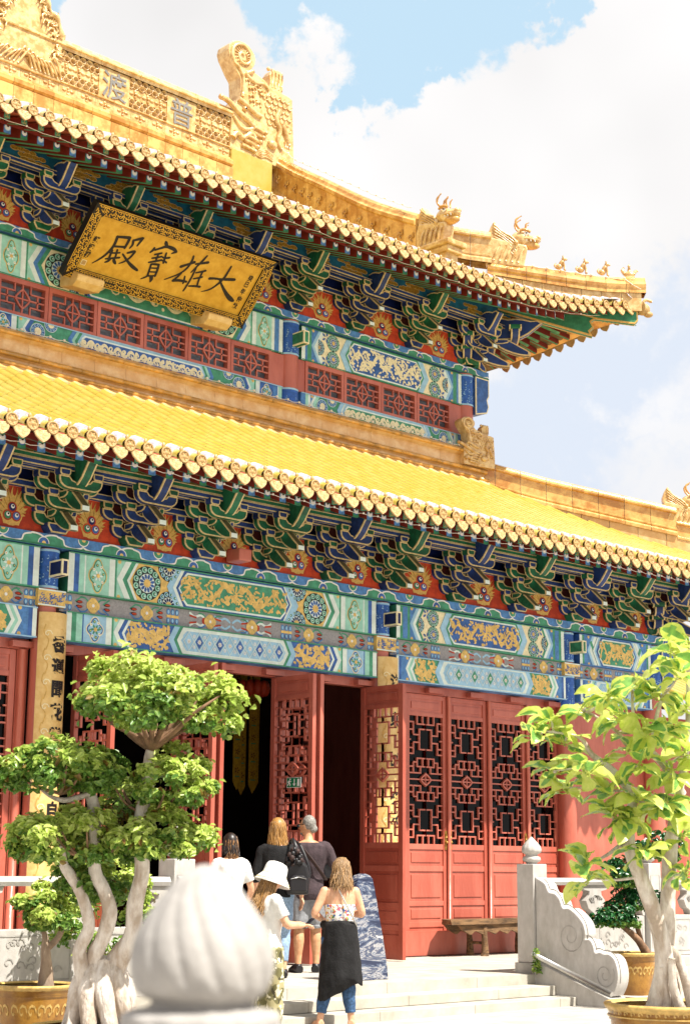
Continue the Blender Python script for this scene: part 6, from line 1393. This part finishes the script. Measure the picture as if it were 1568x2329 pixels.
# green bonsai beyond the stair wing
K = 1.125
def kk(p): return tuple(CAM+(Vector(p[:3])-CAM)*K)+((p[3]*K,) if len(p) > 3 else ())
o = empty('potted_bonsai', (17.3, 12.9, 0), 'dark green tiered bonsai in a brown pot behind the stair wing', 'tree'); b = MB()
for t in ([(15.57, 11.51, .66, .055), (15.45, 11.54, .82, .041), (15.35, 11.61, .93, .033), (15.29, 11.66, .98, .02)], [(15.69, 11.64, .66, .033), (15.54, 11.66, 1.09, .025), (15.46, 11.67, 1.33, .025), (15.45, 11.64, 1.5, .012)]): wood(b, [kk(p) for p in t], 'twig')
b.build('trunk', o); b = MB(); mat('leaf_deep', '2c6a34', .3, .2, 26, spec=.6, col2='174a20', trans=.15)
for (c, rx, rz, n) in (((15.16, 11.6, 1.08), .32, .15, 1500), ((15.31, 11.59, 1.55), .30, .2, 1300), ((15.54, 11.29, 1.84), .28, .2, 1100), ((15.5, 11.6, 1.25), .3, .14, 800)): pad(b, kk(c), rx*K, rz*K, n, .066, rnd, ('leaf_deep', 'leaf_deep', 'leaf_dark'), .7)
b.build('crown', o); pc = kk((15.51, 11.67, .69)); pot(o, (pc[0], pc[1]), .30, .52, pc[2])
# weed by the post
b = MB(); wood(b, [(16.17, 13.98-.42, .22, .006), (16.16, 13.55, .45, .005), (16.18, 13.54, .62, .003)], 'leaf', 5); rnd = random.Random(9)
bw = Vector((16.0, 13.50, PZ))
b = MB(); b.tube([bw, bw+Vector((.01, 0, .15)), bw+Vector((.0, .01, .30))], [.006, .005, .003], 'leaf_dark', 5)
for i in range(46):
    t = (i+1)/46; a = i*2.4; d = Vector((math.cos(a), math.sin(a), .5)).normalized(); leaf4(b, bw+Vector((0, 0, .30*t))+d*.045*(1.1-t*.5), Vector((d.x*.3, d.y*.3, 1)).normalized(), .09*(1.15-t*.5), .026, 'leaf_dark' if i % 3 else 'leaf', rnd)
setp(b.build('weed'), 'small leafy weed growing at the foot of the stone newel post', 'plant')
# ---------------------------------------------------------------- people
mat('skin', 'd9a988', .5, .05, 20, col2='cf9a78'); mat('skin_tan', 'cf9f78', .5, .05, 20, col2='c08c66')
mat('cloth_black', '121113', .85, .2, 30, .3, 60); mat('cloth_brown', '43363a', .9, .15, 14, .3, 50); mat('cloth_white', 'dcdad6', .85, .04, 12, .3, 40)
mat('denim_light', '8fa9c6', .85, .12, 40, .2, 80); mat('denim', '3d5d84', .85, .2, 40, .2, 80); mat('cloth_grey', '8d8f94', .85, .08, 40, .2, 70)
mat('hair_blond', 'b98a48', .45, .25, 30, stretch=(5, 5, .6), col2='7a5426', spec=.5); mat('hair_light', 'b08a5a', .5, .2, 30, stretch=(5, 5, .6), col2='6e4f30'); mat('hair_dark', '2c211c', .4, .3, 30, stretch=(5, 5, .6), spec=.5); mat('hair_tip', '9a7148', .5, .2, 40, col2='5a3c22'); mat('hair_mix', 'a8875e', .5, .3, 30, stretch=(6, 6, .5), col2='4e3a28'); mat('hair_grey', '9a9690', .6, .2, 60, col2='6a6660')
mat('leather', '18161a', .45, .1, 30, spec=.5); mat('strap_brown', '4a3430', .7, .3, 60, col2='2c2220'); mat('sole', '2a2a2c', .7, .1, 20); mat('phone', '20242c', .2, .05, 5)
def pattern(name, base, spots, scale):
    m = bpy.data.materials.new(name); m.use_nodes = True; MATS[name] = m; nt = m.node_tree; N = nt.nodes; L = nt.links; bs = N['Principled BSDF']; bs.inputs['Roughness'].default_value = .85
    tc = N.new('ShaderNodeTexCoord'); prev = None
    for i, (c, th, sc_) in enumerate(spots):
        mp = N.new('ShaderNodeMapping'); mp.inputs['Location'].default_value = (i*7.3, i*3.1, i*5.7); L.new(tc.outputs['Object'], mp.inputs[0])
        n = N.new('ShaderNodeTexNoise'); n.inputs['Scale'].default_value = scale*sc_; n.inputs['Detail'].default_value = 1.5; L.new(mp.outputs[0], n.inputs['Vector'])
        r = N.new('ShaderNodeMapRange'); r.inputs['From Min'].default_value = th; r.inputs['From Max'].default_value = th+.02; L.new(n.outputs['Fac'], r.inputs['Value'])
        x = N.new('ShaderNodeMix'); x.data_type = 'RGBA'; L.new(r.outputs[0], x.inputs['Factor']); x.inputs['B'].default_value = (*lin(c), 1)
        if prev is None: x.inputs['A'].default_value = (*lin(base), 1)
        else: L.new(prev, x.inputs['A'])
        prev = x.outputs['Result']
    L.new(prev, bs.inputs['Base Color']); return m
pattern('camo', 'a39a72', [('6f6a44', .52, 1), ('d8d2b8', .57, 1.2), ('4a4630', .62, 1.1)], 14)
pattern('floral', 'e6e2da', [('c2485a', .60, 1), ('d8a83a', .62, 1.2), ('4a68a0', .63, 1.1), ('6a8a4a', .64, 1.3), ('d06a88', .63, .9)], 26)

class Body:
    """lumps of a figure in its own frame: x right, y forward, z up, lengths in metres"""
    def __init__(s): s.b = MB()
    def torso(s, rings, n=20):
        rows = [[(cx+rx*math.cos(2*PI*k/n), cy+ry*math.sin(2*PI*k/n), z) for k in range(n)] for z, cx, cy, rx, ry in rings]
        vs = s.b.grid(rows, 'skin', True, closed=True)
        for r in (vs[0][::-1], vs[-1]): s.b.bm.faces.new(r)
    def limb(s, pts, rads, n=3): 
        P = bez([tuple(p)+(r,) for p, r in zip(pts, rads)], n); s.b.tube([p[:3] for p in P], [max(.004, p[3]) for p in P], 'skin', 12)
    def ball(s, c, r, q=None): s.b.ball(c, r, 'skin', 14, 9, q)
def hand(B, w, d, nrm, k, curl=.5):
    """palm, four unequal bent fingers and a thumb from the side of the palm; w wrist, d pointing direction, nrm back of hand"""
    w = Vector(w); d = Vector(d).normalized(); nrm = Vector(nrm); nrm = (nrm-d*nrm.dot(d)).normalized(); s_ = d.cross(nrm)
    for q in (-.3, -.1, .1, .3): B.limb([w, w+d*.045*k+s_*q*.05*k, w+d*.092*k+s_*q*.085*k], [.02*k, .017*k, .0125*k])
    for i, (q, L_) in enumerate(((-.36, .062), (-.12, .075), (.12, .080), (.36, .070))):
        p = w+d*.092*k+s_*q*.08*k; d2 = (d-nrm*curl*.6).normalized(); d3 = (d-nrm*curl*1.7).normalized()
        B.limb([p-d*.01*k, p+d2*L_*.5*k, p+d2*L_*.5*k+d3*L_*.5*k], [.0105*k, .0095*k, .0075*k])
    p = w+d*.03*k+s_*.032*k; B.limb([p-s_*.015*k, p+(d*.6+s_*.75).normalized()*.035*k, p+(d*.9+s_*.5-nrm*curl*.5).normalized()*.068*k], [.014*k, .012*k, .009*k])
def person(label, loc, yaw, H, legs, arms, head, clothes, skin='skin', fem=True, hairf=None, group=None):
    """legs: (knee, ankle, toe direction) pairs; arms: (elbow, wrist, finger direction, curl); head: (yaw, pitch, dx, dy)"""
    B = Body(); sw = .098 if fem else .118; hw = .093 if fem else .088; h = lambda *p: tuple(x*H for x in p)
    def T_(extra=0, z0=.46, z1=.84):
        R_ = [(.46, 0, 0, hw*.9, .062), (.50, 0, -.006, hw, .070), (.54, 0, -.004, hw*.98, .068), (.60, 0, .004, (.074 if fem else .084), .055), (.66, 0, .004, (.080 if fem else .090), .060), (.72, 0, .004, sw*.96, .066), (.77, 0, 0, sw, .060), (.805, 0, -.004, sw*.92, .050), (.825, 0, -.006, sw*.62, .040), (.84, 0, -.004, .040, .036)]
        return [(z*H, cx*H, cy*H, rx*H+extra, ry*H+extra) for z, cx, cy, rx, ry in R_ if z0-1e-6 <= z <= z1+1e-6]
    B.torso(T_()); B.limb([h(0, -.004, .82), h(head[2]*.4, .008+head[3]*.4, .855), h(head[2], .014+head[3], .90)], [.036*H, .031*H, .034*H])
    shl = [(-sw*H*.95, 0, .795*H), (sw*H*.95, 0, .795*H)]; hips = [(-.047*H, 0, .49*H), (.047*H, 0, .49*H)]
    AR = []
    for sh, (el, wr, fd, cu_) in zip(shl, arms):
        el = Vector(h(*el)); wr = Vector(h(*wr)); sh = Vector(sh); mid = sh.lerp(el, .5); fm = el.lerp(wr, .35); k_ = .92 if fem else 1.08
        B.limb([sh+Vector((0, 0, .0)), mid, el, fm, wr], [.033*H*k_, .030*H*k_, .0245*H*k_, .0255*H*k_, .0165*H*k_]); B.ball(sh, .033*H*k_)
        d = Vector(fd).normalized(); nr = Vector((0, 0, 1)) if abs(d.z) < .7 else Vector((1 if sh.x > 0 else -1, .3, 0)); hand(B, wr, d, nr, H/1.75*1.02, cu_); AR.append((sh, el, wr))
    LG = []
    for hp, (kn, an, tx) in zip(hips, legs):
        hp = Vector(hp); kn = Vector(h(*kn)); an = Vector(h(*an)); k_ = 1 if fem else 1.02
        cf_ = kn.lerp(an, .3)+Vector((0, -.008*H, 0))
        B.limb([hp, hp.lerp(kn, .5)+Vector((0, .006*H, 0)), kn, cf_, kn.lerp(an, .7), an], [.058*H*k_, .047*H*k_, .034*H*k_, .035*H*k_, .024*H*k_, .020*H*k_])
        t = Vector((math.sin(tx), math.cos(tx), 0)); B.limb([an-t*.022*H+Vector((0, 0, -.022*H)), an+t*.03*H+Vector((0, 0, -.022*H)), an+t*.075*H+Vector((0, 0, -.032*H)), an+t*.105*H+Vector((0, 0, -.034*H))], [.022*H, .024*H, .020*H, .012*H]); LG.append((hp, kn, an, t))
    q = Quaternion((0, 0, 1), head[0]) @ Quaternion((1, 0, 0), head[1]); hc = Vector(h(head[2], .018+head[3], .932)); hh = lambda x, y, z: hc+q @ Vector((x*H, y*H, z*H))
    B.ball(hc, (.044*H, .055*H, .060*H), q); B.ball(hh(0, .014, -.03), (.036*H, .042*H, .040*H), q); B.ball(hh(0, .030, -.052), (.018*H, .018*H, .014*H), q)
    B.limb([hh(0, .050, .008), hh(0, .060, -.010), hh(0, .066, -.018)], [.006*H, .008*H, .009*H]); B.ball(hh(0, .052, -.036), (.014*H, .008*H, .006*H), q); B.ball(hh(0, .049, .012), (.030*H, .010*H, .008*H), q)
    for s_ in (-1, 1): B.ball(hh(s_*.045, -.002, -.004), (.007*H, .013*H, .019*H), q)
    o = joined(B.b, .0072, 'person', None, loc, 3); o.rotation_euler = (0, 0, yaw); o.data.materials.clear(); o.data.materials.append(MATS[skin]); setp(o, label, 'person', group)
    def child(c, name, m, vox=.011, wr=.006, ws=9, sm=3):
        ph = Vector((random.uniform(0, 40), 0, 0))
        ch = joined(c.b, vox, name, None, (0, 0, 0), sm, None, [MATS[m]], (lambda co, n: n*(noise.noise(co*ws+ph)*wr+noise.noise(Vector((co.x*ws*2, co.y*ws*2.4, co.z*ws*.9))+ph)*wr*.6)) if wr else None); ch.parent = o; return ch
    def raw(mb, name): c = mb.build(name); c.parent = o; c.location = (0, 0, 0); return c
    # eyes and lips on every face
    e = MB()
    for s_ in (-1, 1): e.ball(hh(s_*.017, .0515, .003), (.0065*H, .004*H, .0042*H), 'white', 8, 6, q); e.ball(hh(s_*.017, .0548, .003), .0032*H, 'black', 6, 5)
    raw(e, 'eyes')
    for nm, m, sp in clothes:
        c = Body()
        if 'torso' in sp: 
            z0, z1, ex = sp['torso']; t = T_(ex, z0, z1)
            if 'flare' in sp: t = [(z, cx, cy, rx+sp['flare']*max(0, (.62*H-z)/(.12*H)), ry+sp['flare']*max(0, (.62*H-z)/(.12*H))) for z, cx, cy, rx, ry in t]
            c.torso(t)
        if 'sleeve' in sp:
            for sh, el, wr in AR:
                a = sp['sleeve']; pts = [Vector((sh.x*.5, 0, sh.z+.004*H)), sh+Vector((0, 0, -.004*H))]+([sh.lerp(el, .5), el] if a >= 1 else [sh.lerp(el, a*.5), sh.lerp(el, a)])
                kq = 1 if fem else 1.1; r_ = [.034*H, .039*H*kq, .040*H*kq, .038*H*kq] if a < 1 else [.032*H, .038*H, .036*H, .032*H]
                if a > 1: pts += [el.lerp(wr, (a-1)*.6), el.lerp(wr, a-1)]; r_ += [.030*H, .026*H]
                c.limb(pts, r_)
        if 'legs' in sp:
            for hp, kn, an, t in LG:
                a, ex = sp['legs']; f = min(1, a); pts = [hp+Vector((0, 0, .03*H)), hp.lerp(kn, .5*f), hp.lerp(kn, f)]; r_ = [.060*H+ex, .050*H+ex, (.036+.012*(1-f))*H+ex]
                if a > 1: g = a-1; pts += [kn.lerp(an, .35*g/.9)+Vector((0, -.006*H, 0)), kn.lerp(an, g)]; r_ += [.036*H+ex, .024*H+ex*1.1]
                c.limb(pts, r_)
            c.torso(T_(.012 if sp['legs'][1] < .02 else .02, .46, .60))
        if 'extra' in sp: sp['extra'](c, H)
        child(c, nm, m, sp.get('vox', .011), sp.get('wr', .010), sp.get('ws', 9))
    if hairf: hairf(hh, H, raw, child)
    return o, hh, AR, LG, raw, child
def strands(mb, hh, H, rows, m, n, rnd, w=.0055, wav=.003, tip=None):
    """locks of hair hanging from the crown; rows: angle range, length, spread, back offset"""
    a0, a1, L0, L1, outw = rows
    for i in range(n):
        a = a0+(a1-a0)*rnd.random(); ca, sa = math.cos(a), math.sin(a); L_ = rnd.uniform(L0, L1); r_ = rnd.uniform(.9, 1.08); ph = rnd.uniform(0, 6)
        pts = []; N_ = 9
        for k in range(N_+1):
            t = k/N_
            if t < .35: u = t/.35; rr = .050*math.sin(u*PI/2)*r_; z = .064*math.cos(u*PI/2)
            else: u = (t-.35)/.65; rr = (.050+outw*u**1.2)*r_; z = -L_*u
            p = hh(ca*rr*.93+wav*math.sin(ph+t*9), sa*rr*1.12+wav*math.cos(ph*1.7+t*8), z+.002); pts.append(p)
        ww = w*H*rnd.uniform(.7, 1.3)
        mb.tube(pts, [ww*.5, ww, ww, ww, ww, ww, ww*.95, ww*.8, ww*.6, ww*.15], m if not tip or rnd.random() < .5 else tip, 6, flat=.55)
YF = -math.atan2(.69, .73)           # facing straight away from the viewer
# 1 woman in white at the left ------------------------------------------------
rnd = random.Random(21)
def hair_p1(hh, H, raw, child):
    m = MB(); m.ball(hh(0, -.008, .012), (.050*H, .060*H, .060*H), 'hair_dark', 16, 10); strands(m, hh, H, (PI*.95, PI*2.05, .07, .10, .012), 'hair_dark', 199, rnd); strands(m, hh, H, (PI*1.2, PI*1.8, .10, .145, .006), 'hair_tip', 96, rnd, .0052, 0.0048); raw(m, 'hair')
person('woman with dark hair and white T-shirt seen from behind at the left doorway', (12.12, 14.72, PZ), YF+.25, 1.64,
       [((-.05, .01, .27), (-.05, -.01, .045), -.15), ((.055, .02, .27), (.06, 0, .045), .2)], [((-.145, .0, .64), (-.13, .06, .52), (0, .4, -1), .5), ((.15, .01, .63), (.145, .08, .50), (0, .3, -1), .6)], (.1, -.12, 0, .008),
       [('t_shirt', 'cloth_white', dict(torso=(.50, .825, .022), sleeve=.75, flare=.01)), ('trousers', 'denim', dict(legs=(1.9, .014)))], hairf=hair_p1)
# 2 blond woman in black --------------------------------------------------------
def hair_p2(hh, H, raw, child):
    m = MB(); m.ball(hh(0, -.006, .012), (.050*H, .060*H, .060*H), 'hair_blond', 16, 10); strands(m, hh, H, (PI*.9, PI*2.1, .09, .14, .016), 'hair_blond', 342, rnd, .0052, 0.0042); strands(m, hh, H, (PI*1.1, PI*1.9, .11, .16, .012), 'hair_light', 114, rnd, .0052, 0.0054); raw(m, 'hair')
p2 = person('blond woman in black top and light jeans beside the tall man', (13.02, 14.95, PZ), YF+.12, 1.84,
       [((-.05, .01, .27), (-.055, -.01, .045), -.15), ((.05, .015, .27), (.05, -.02, .045), .15)], [((-.135, .0, .64), (-.128, .03, .50), (0, .15, -1), .5), ((.15, -.02, .645), (.165, .05, .505), (.1, .35, -1), .55)], (-.25, 0, .004, .006),
       [('black_top', 'cloth_black', dict(torso=(.50, .83, .020), sleeve=1.35)), ('jeans', 'denim_light', dict(legs=(1.75, .012)))], hairf=hair_p2)
def shoes(raw, LG, H, m='leather', hi=False):
    for hp, kn, an, t in LG:
        c = Body(); c.limb([an-t*.030*H+Vector((0, 0, -.022*H)), an+t*.03*H+Vector((0, 0, -.020*H)), an+t*.085*H+Vector((0, 0, -.030*H)), an+t*.125*H+Vector((0, 0, -.033*H))], [.028*H, .029*H, .024*H, .014*H]); c.limb([an+Vector((0, 0, .012*H)), an+Vector((0, 0, -.02*H))], [.026*H, .028*H])
        z = an.z-.045*H
        yield c, an, t
for P_ in (p2,):
    for c, an, t in shoes(None, P_[3], 1.84): P_[5](c, 'shoe', 'leather', .009, 0)
# 3 tall man ----------------------------------------------------------------------
def hair_p3(hh, H, raw, child):
    c = Body(); c.ball(hh(0, -.010, .016), (.0475*H, .056*H, .057*H)); c.ball(hh(0, -.036, -.018), (.034*H, .026*H, .030*H)); child(c, 'hair', 'hair_grey', .009, .003, 40)
    m = MB(); m.tube([hh(-.046, .0, .010), hh(-.046, .04, .012), hh(-.03, .062, .008), hh(0, .068, .006), hh(.03, .062, .008), hh(.046, .04, .012), hh(.046, 0, .010)], [.003*H]*7, 'black', 6)
    for s_ in (-1, 1): m.ball(hh(s_*.02, .0615, .003), (.014*H, .006*H, .010*H), 'phone', 8, 6)
    raw(m, 'sunglasses')
    c = Body(); c.ball(hh(0, .024, -.044), (.031*H, .032*H, .022*H)); child(c, 'stubble', 'hair_grey', .008, .001, 30)
p3 = person('tall grey haired man in dark T-shirt and grey rolled shorts', (13.97, 15.45, PZ), YF+.10, 1.90,
       [((-.055, .0, .27), (-.06, -.02, .045), -.35), ((.055, .03, .275), (.06, .02, .045), .3)], [((-.16, -.01, .645), (-.135, .05, .515), (.1, .3, -1), .6), ((.175, .02, .66), (.10, .17, .685), (-.8, .5, .2), .9)], (.95, -.02, -.004, .01),
       [('t_shirt', 'cloth_brown', dict(torso=(.46, .835, .030), sleeve=.85, flare=.012, wr=.009)), ('shorts', 'cloth_grey', dict(legs=(.93, .030)))], skin='skin_tan', fem=False, hairf=hair_p3)
H3 = 1.90
for c, an, t in shoes(None, p3[3], H3): p3[5](c, 'shoe', 'leather', .009, 0)
for hp, kn, an, t in p3[3]:
    c = Body(); c.limb([hp.lerp(kn, .84), hp.lerp(kn, .95)], [.040*H3+.038, .039*H3+.038]); p3[5](c, 'rolled_cuff', 'cloth_grey', .01, .002)
m = MB(); m.tube(bez([(-.10*H3, .03, .832*H3), (-.07*H3, -.05*H3, .815*H3), (.01*H3, -.087*H3, .72*H3), (.08*H3, -.078*H3, .63*H3), (.115*H3, -.02, .585*H3)], 5), .024, 'strap_brown', 8, flat=.3); p3[4](m, 'shoulder_strap')
# camera bag at his hip
mtx3 = Matrix.Translation((13.97, 15.45, PZ)) @ Matrix.Rotation(YF+.10, 4, 'Z')
m = MB(); m.prism([(-.06, -.08), (.06, -.08), (.07, .06), (.03, .09), (-.03, .09), (-.07, .06)], -.05, .05, 'leather', bevel=.015); m.lathe([(.04, 0), (.042, .05), (.036, .08)], 'black', 16, (0, .0, .0)); o = m.build('camera', None, (0, 0, 0)); o.matrix_world = mtx3 @ Matrix.Translation((.135*H3, .03, .64*H3)); setp(o, 'black camera hanging at the right side of the man in the dark T-shirt', 'camera')
# backpack of the blond woman
mtx2 = Matrix.Translation((13.02, 14.95, PZ)) @ Matrix.Rotation(YF+.12, 4, 'Z')
o = empty('backpack', (0, 0, 0), 'small black backpack hanging from the right shoulder of the blond woman', 'backpack'); o.matrix_world = mtx2 @ Matrix.Translation((.125*1.84, -.20, .62*1.84))
m = MB(); m.prism([(-.13, -.19), (.13, -.19), (.14, .02), (.11, .15), (.05, .20), (-.05, .20), (-.11, .15), (-.14, .02)], -.06, .07, 'leather', bevel=.035); m.build('bag').parent = o
m = MB(); m.prism([(-.10, -.16), (.10, -.16), (.11, -.01), (.06, .035), (-.06, .035), (-.11, -.01)], -.11, -.058, 'leather', bevel=.025); m.tube([(-.09, -.112, -.01), (0, -.118, .012), (.09, -.112, -.01)], .005, 'steel', 5); m.build('pocket').parent = o
rnd2 = random.Random(5); m = MB()
for k in range(46): d = Vector((rnd2.gauss(0, 1), rnd2.gauss(0, 1), rnd2.gauss(0, 1))).normalized(); m.ball(Vector((-.05, -.07, .23))+Vector((d.x*.085, d.y*.06, d.z*.10)), rnd2.uniform(.02, .034), 'leather' if k % 3 else 'strap_brown', 7, 5)
m.build('bundled_scarf').parent = o
m = MB(); m.tube(bez([(.02, -.02, .18), (-.03, -.01, .36), (-.06, .08, .45), (-.07, .22, .42), (-.05, .3, .25)], 5), .022, 'leather', 8, flat=.3); m.tube(bez([(.10, -.01, -.15), (.14, .02, .05), (.10, .04, .22), (.02, .1, .40)], 5), .018, 'leather', 8, flat=.3); m.build('strap').parent = o
# 4 girl with bucket hat ------------------------------------------------------------
def hair_p4(hh, H, raw, child):
    m = MB(); m.ball(hh(0, -.006, .008), (.048*H, .058*H, .056*H), 'hair_light', 16, 10); strands(m, hh, H, (PI*.98, PI*2.02, .16, .27, .030), 'hair_light', 313, rnd, .0052, 0.0048); strands(m, hh, H, (PI*1.1, PI*1.9, .2, .28, .026), 'hair_blond', 114, rnd, .0052, 0.0060); raw(m, 'hair')
    c = MB(); pr = [(.066, .005), (.064, .03), (.060, .055), (.050, .070), (.030, .078), (.002, .080)]; n = 32
    rows = [[hh(.98*r_*math.cos(2*PI*k/n), 1.12*r_*math.sin(2*PI*k/n)-.004, z+.005) for k in range(n)] for r_, z in [(.103, -.052), (.100, -.054), (.086, -.024), (.068, .0)]+pr]
    c.grid(rows, 'cloth_white', True, closed=True)
    for z, r_ in ((-.044, .0985), (-.034, .0925), (.001, .0685)): c.tube([hh(.985*r_*math.cos(2*PI*k/n), 1.125*r_*math.sin(2*PI*k/n)-.004, z+.006) for k in range(n+1)], .0018*H, 'cream', 4, cap=False)
    raw(c, 'bucket_hat')
p4 = person('girl in a white bucket hat and camouflage trousers looking at a phone in her hands', (10.57, 12.25, 0), YF-1.05, 1.62,
       [((-.05, .02, .27), (-.05, -.03, .045), -.1), ((.05, .03, .27), (.055, .03, .045), .1)], [((-.125, .05, .655), (-.055, .19, .655), (.35, 1, .1), .7), ((.125, .06, .655), (.05, .20, .645), (-.3, 1, .05), .7)], (-.05, -.32, 0, .02),
       [('t_shirt', 'cloth_white', dict(torso=(.46, .83, .020), sleeve=.7, flare=.008)), ('camouflage_trousers', 'camo', dict(legs=(1.93, .022), wr=.010))], hairf=hair_p4)
for c, an, t in shoes(None, p4[3], 1.60): p4[5](c, 'shoe', 'cloth_white', .009, 0)
m = MB(); m.prism([(-.036, -.072), (.036, -.072), (.036, .072), (-.036, .072)], -.005, .005, 'phone', bevel=.004); o = m.build('phone'); setp(o, 'dark phone held in the hands of the girl with the white hat', 'phone'); o.matrix_world = Matrix.Translation((10.57, 12.25, 0)) @ Matrix.Rotation(YF-1.05, 4, 'Z') @ Matrix.Translation((0, .27*1.6, .665*1.6)) @ Matrix.Rotation(R(-50), 4, 'X')
# 5 woman with floral top and black wrap ---------------------------------------------
def hair_p5(hh, H, raw, child):
    m = MB(); m.ball(hh(0, -.004, .010), (.049*H, .060*H, .059*H), 'hair_mix', 16, 10); strands(m, hh, H, (PI*.85, PI*2.15, .09, .15, .020), 'hair_mix', 342, rnd, .0052, 0.0060); strands(m, hh, H, (PI*1.0, PI*2.0, .10, .17, .022), 'hair_light', 114, rnd, .0052, 0.0072); raw(m, 'hair')
def wrap(c, H):
    n = 28; rows = []
    for i in range(12):
        t = i/11; z = .605-.33*t; row = []
        for k in range(n):
            a = 2*PI*k/n; rx = (.100+.036*t**.8+.006*math.sin(a*7+t*3)*t)*H; ry = (.084+.024*t+.006*math.sin(a*7+1)*t)*H
            drop = t*t*(.15*max(0, math.cos(a-PI*1.15))**3+.06*max(0, math.cos(a+.1))**3-.02)
            row.append((rx*math.cos(a)+.004*H, ry*math.sin(a)-.004*H, (z-drop)*H))
        rows.append(row)
    vs = c.b.grid(rows, 'skin', True, closed=True)
    for r_ in (vs[0][::-1], vs[-1]): c.b.bm.faces.new(r_)
    c.limb([(-.10*H, .01, .60*H), (0, -.075*H, .61*H), (.10*H, .01, .60*H)], [.018*H]*3); c.ball((-.095*H, .02*H, .60*H), .025*H)
p5 = person('woman in floral top with black cardigan tied at her waist over cropped jeans', (11.93, 12.70, 0), YF+.12, 1.70,
       [((-.075, .02, .265), (-.115, -.01, .045), -.35), ((.055, .015, .27), (.075, 0, .045), .15)], [((-.155, -.015, .665), (-.085, .12, .62), (.8, .6, .2), .6), ((.14, .02, .665), (.07, .16, .66), (-.6, .8, .25), .6)], (-.12, -.30, .012, .018),
       [('floral_top', 'floral', dict(torso=(.54, .72, .012), wr=.004)), ('cropped_jeans', 'denim', dict(legs=(1.80, .012))), ('tied_cardigan', 'cloth_black', dict(extra=wrap, wr=.007, ws=12))], skin='skin', hairf=hair_p5)
H5 = 1.70
m = MB(); m.tube(bez([(-.035*H5, .01, .845*H5), (-.02*H5, -.045*H5, .82*H5), (.03*H5, -.079*H5, .72*H5), (.075*H5, -.066*H5, .64*H5), (.10*H5, -.03*H5, .59*H5)], 5), .013, 'cloth_white', 8, flat=.35); p5[4](m, 'cross_strap')
for hp, kn, an, t in p5[3]:
    c = Body(); c.limb([kn.lerp(an, .74), kn.lerp(an, .82)], [.026*H5+.014, .0245*H5+.014]); p5[5](c, 'jeans_cuff', 'denim', .008, .001)
    m = MB(); zt = an.z-.043*H5; m.prism([(-.035, -.06), (.035, -.06), (.045, .12), (.02, .2), (-.02, .2), (-.045, .12)], zt-.012, zt+.006, 'sole', plane='xy'); oo = p5[4](m, 'sandal'); oo.location = (an.x, an.y, 0); oo.rotation_euler = (0, 0, -math.atan2(t.x, t.y))
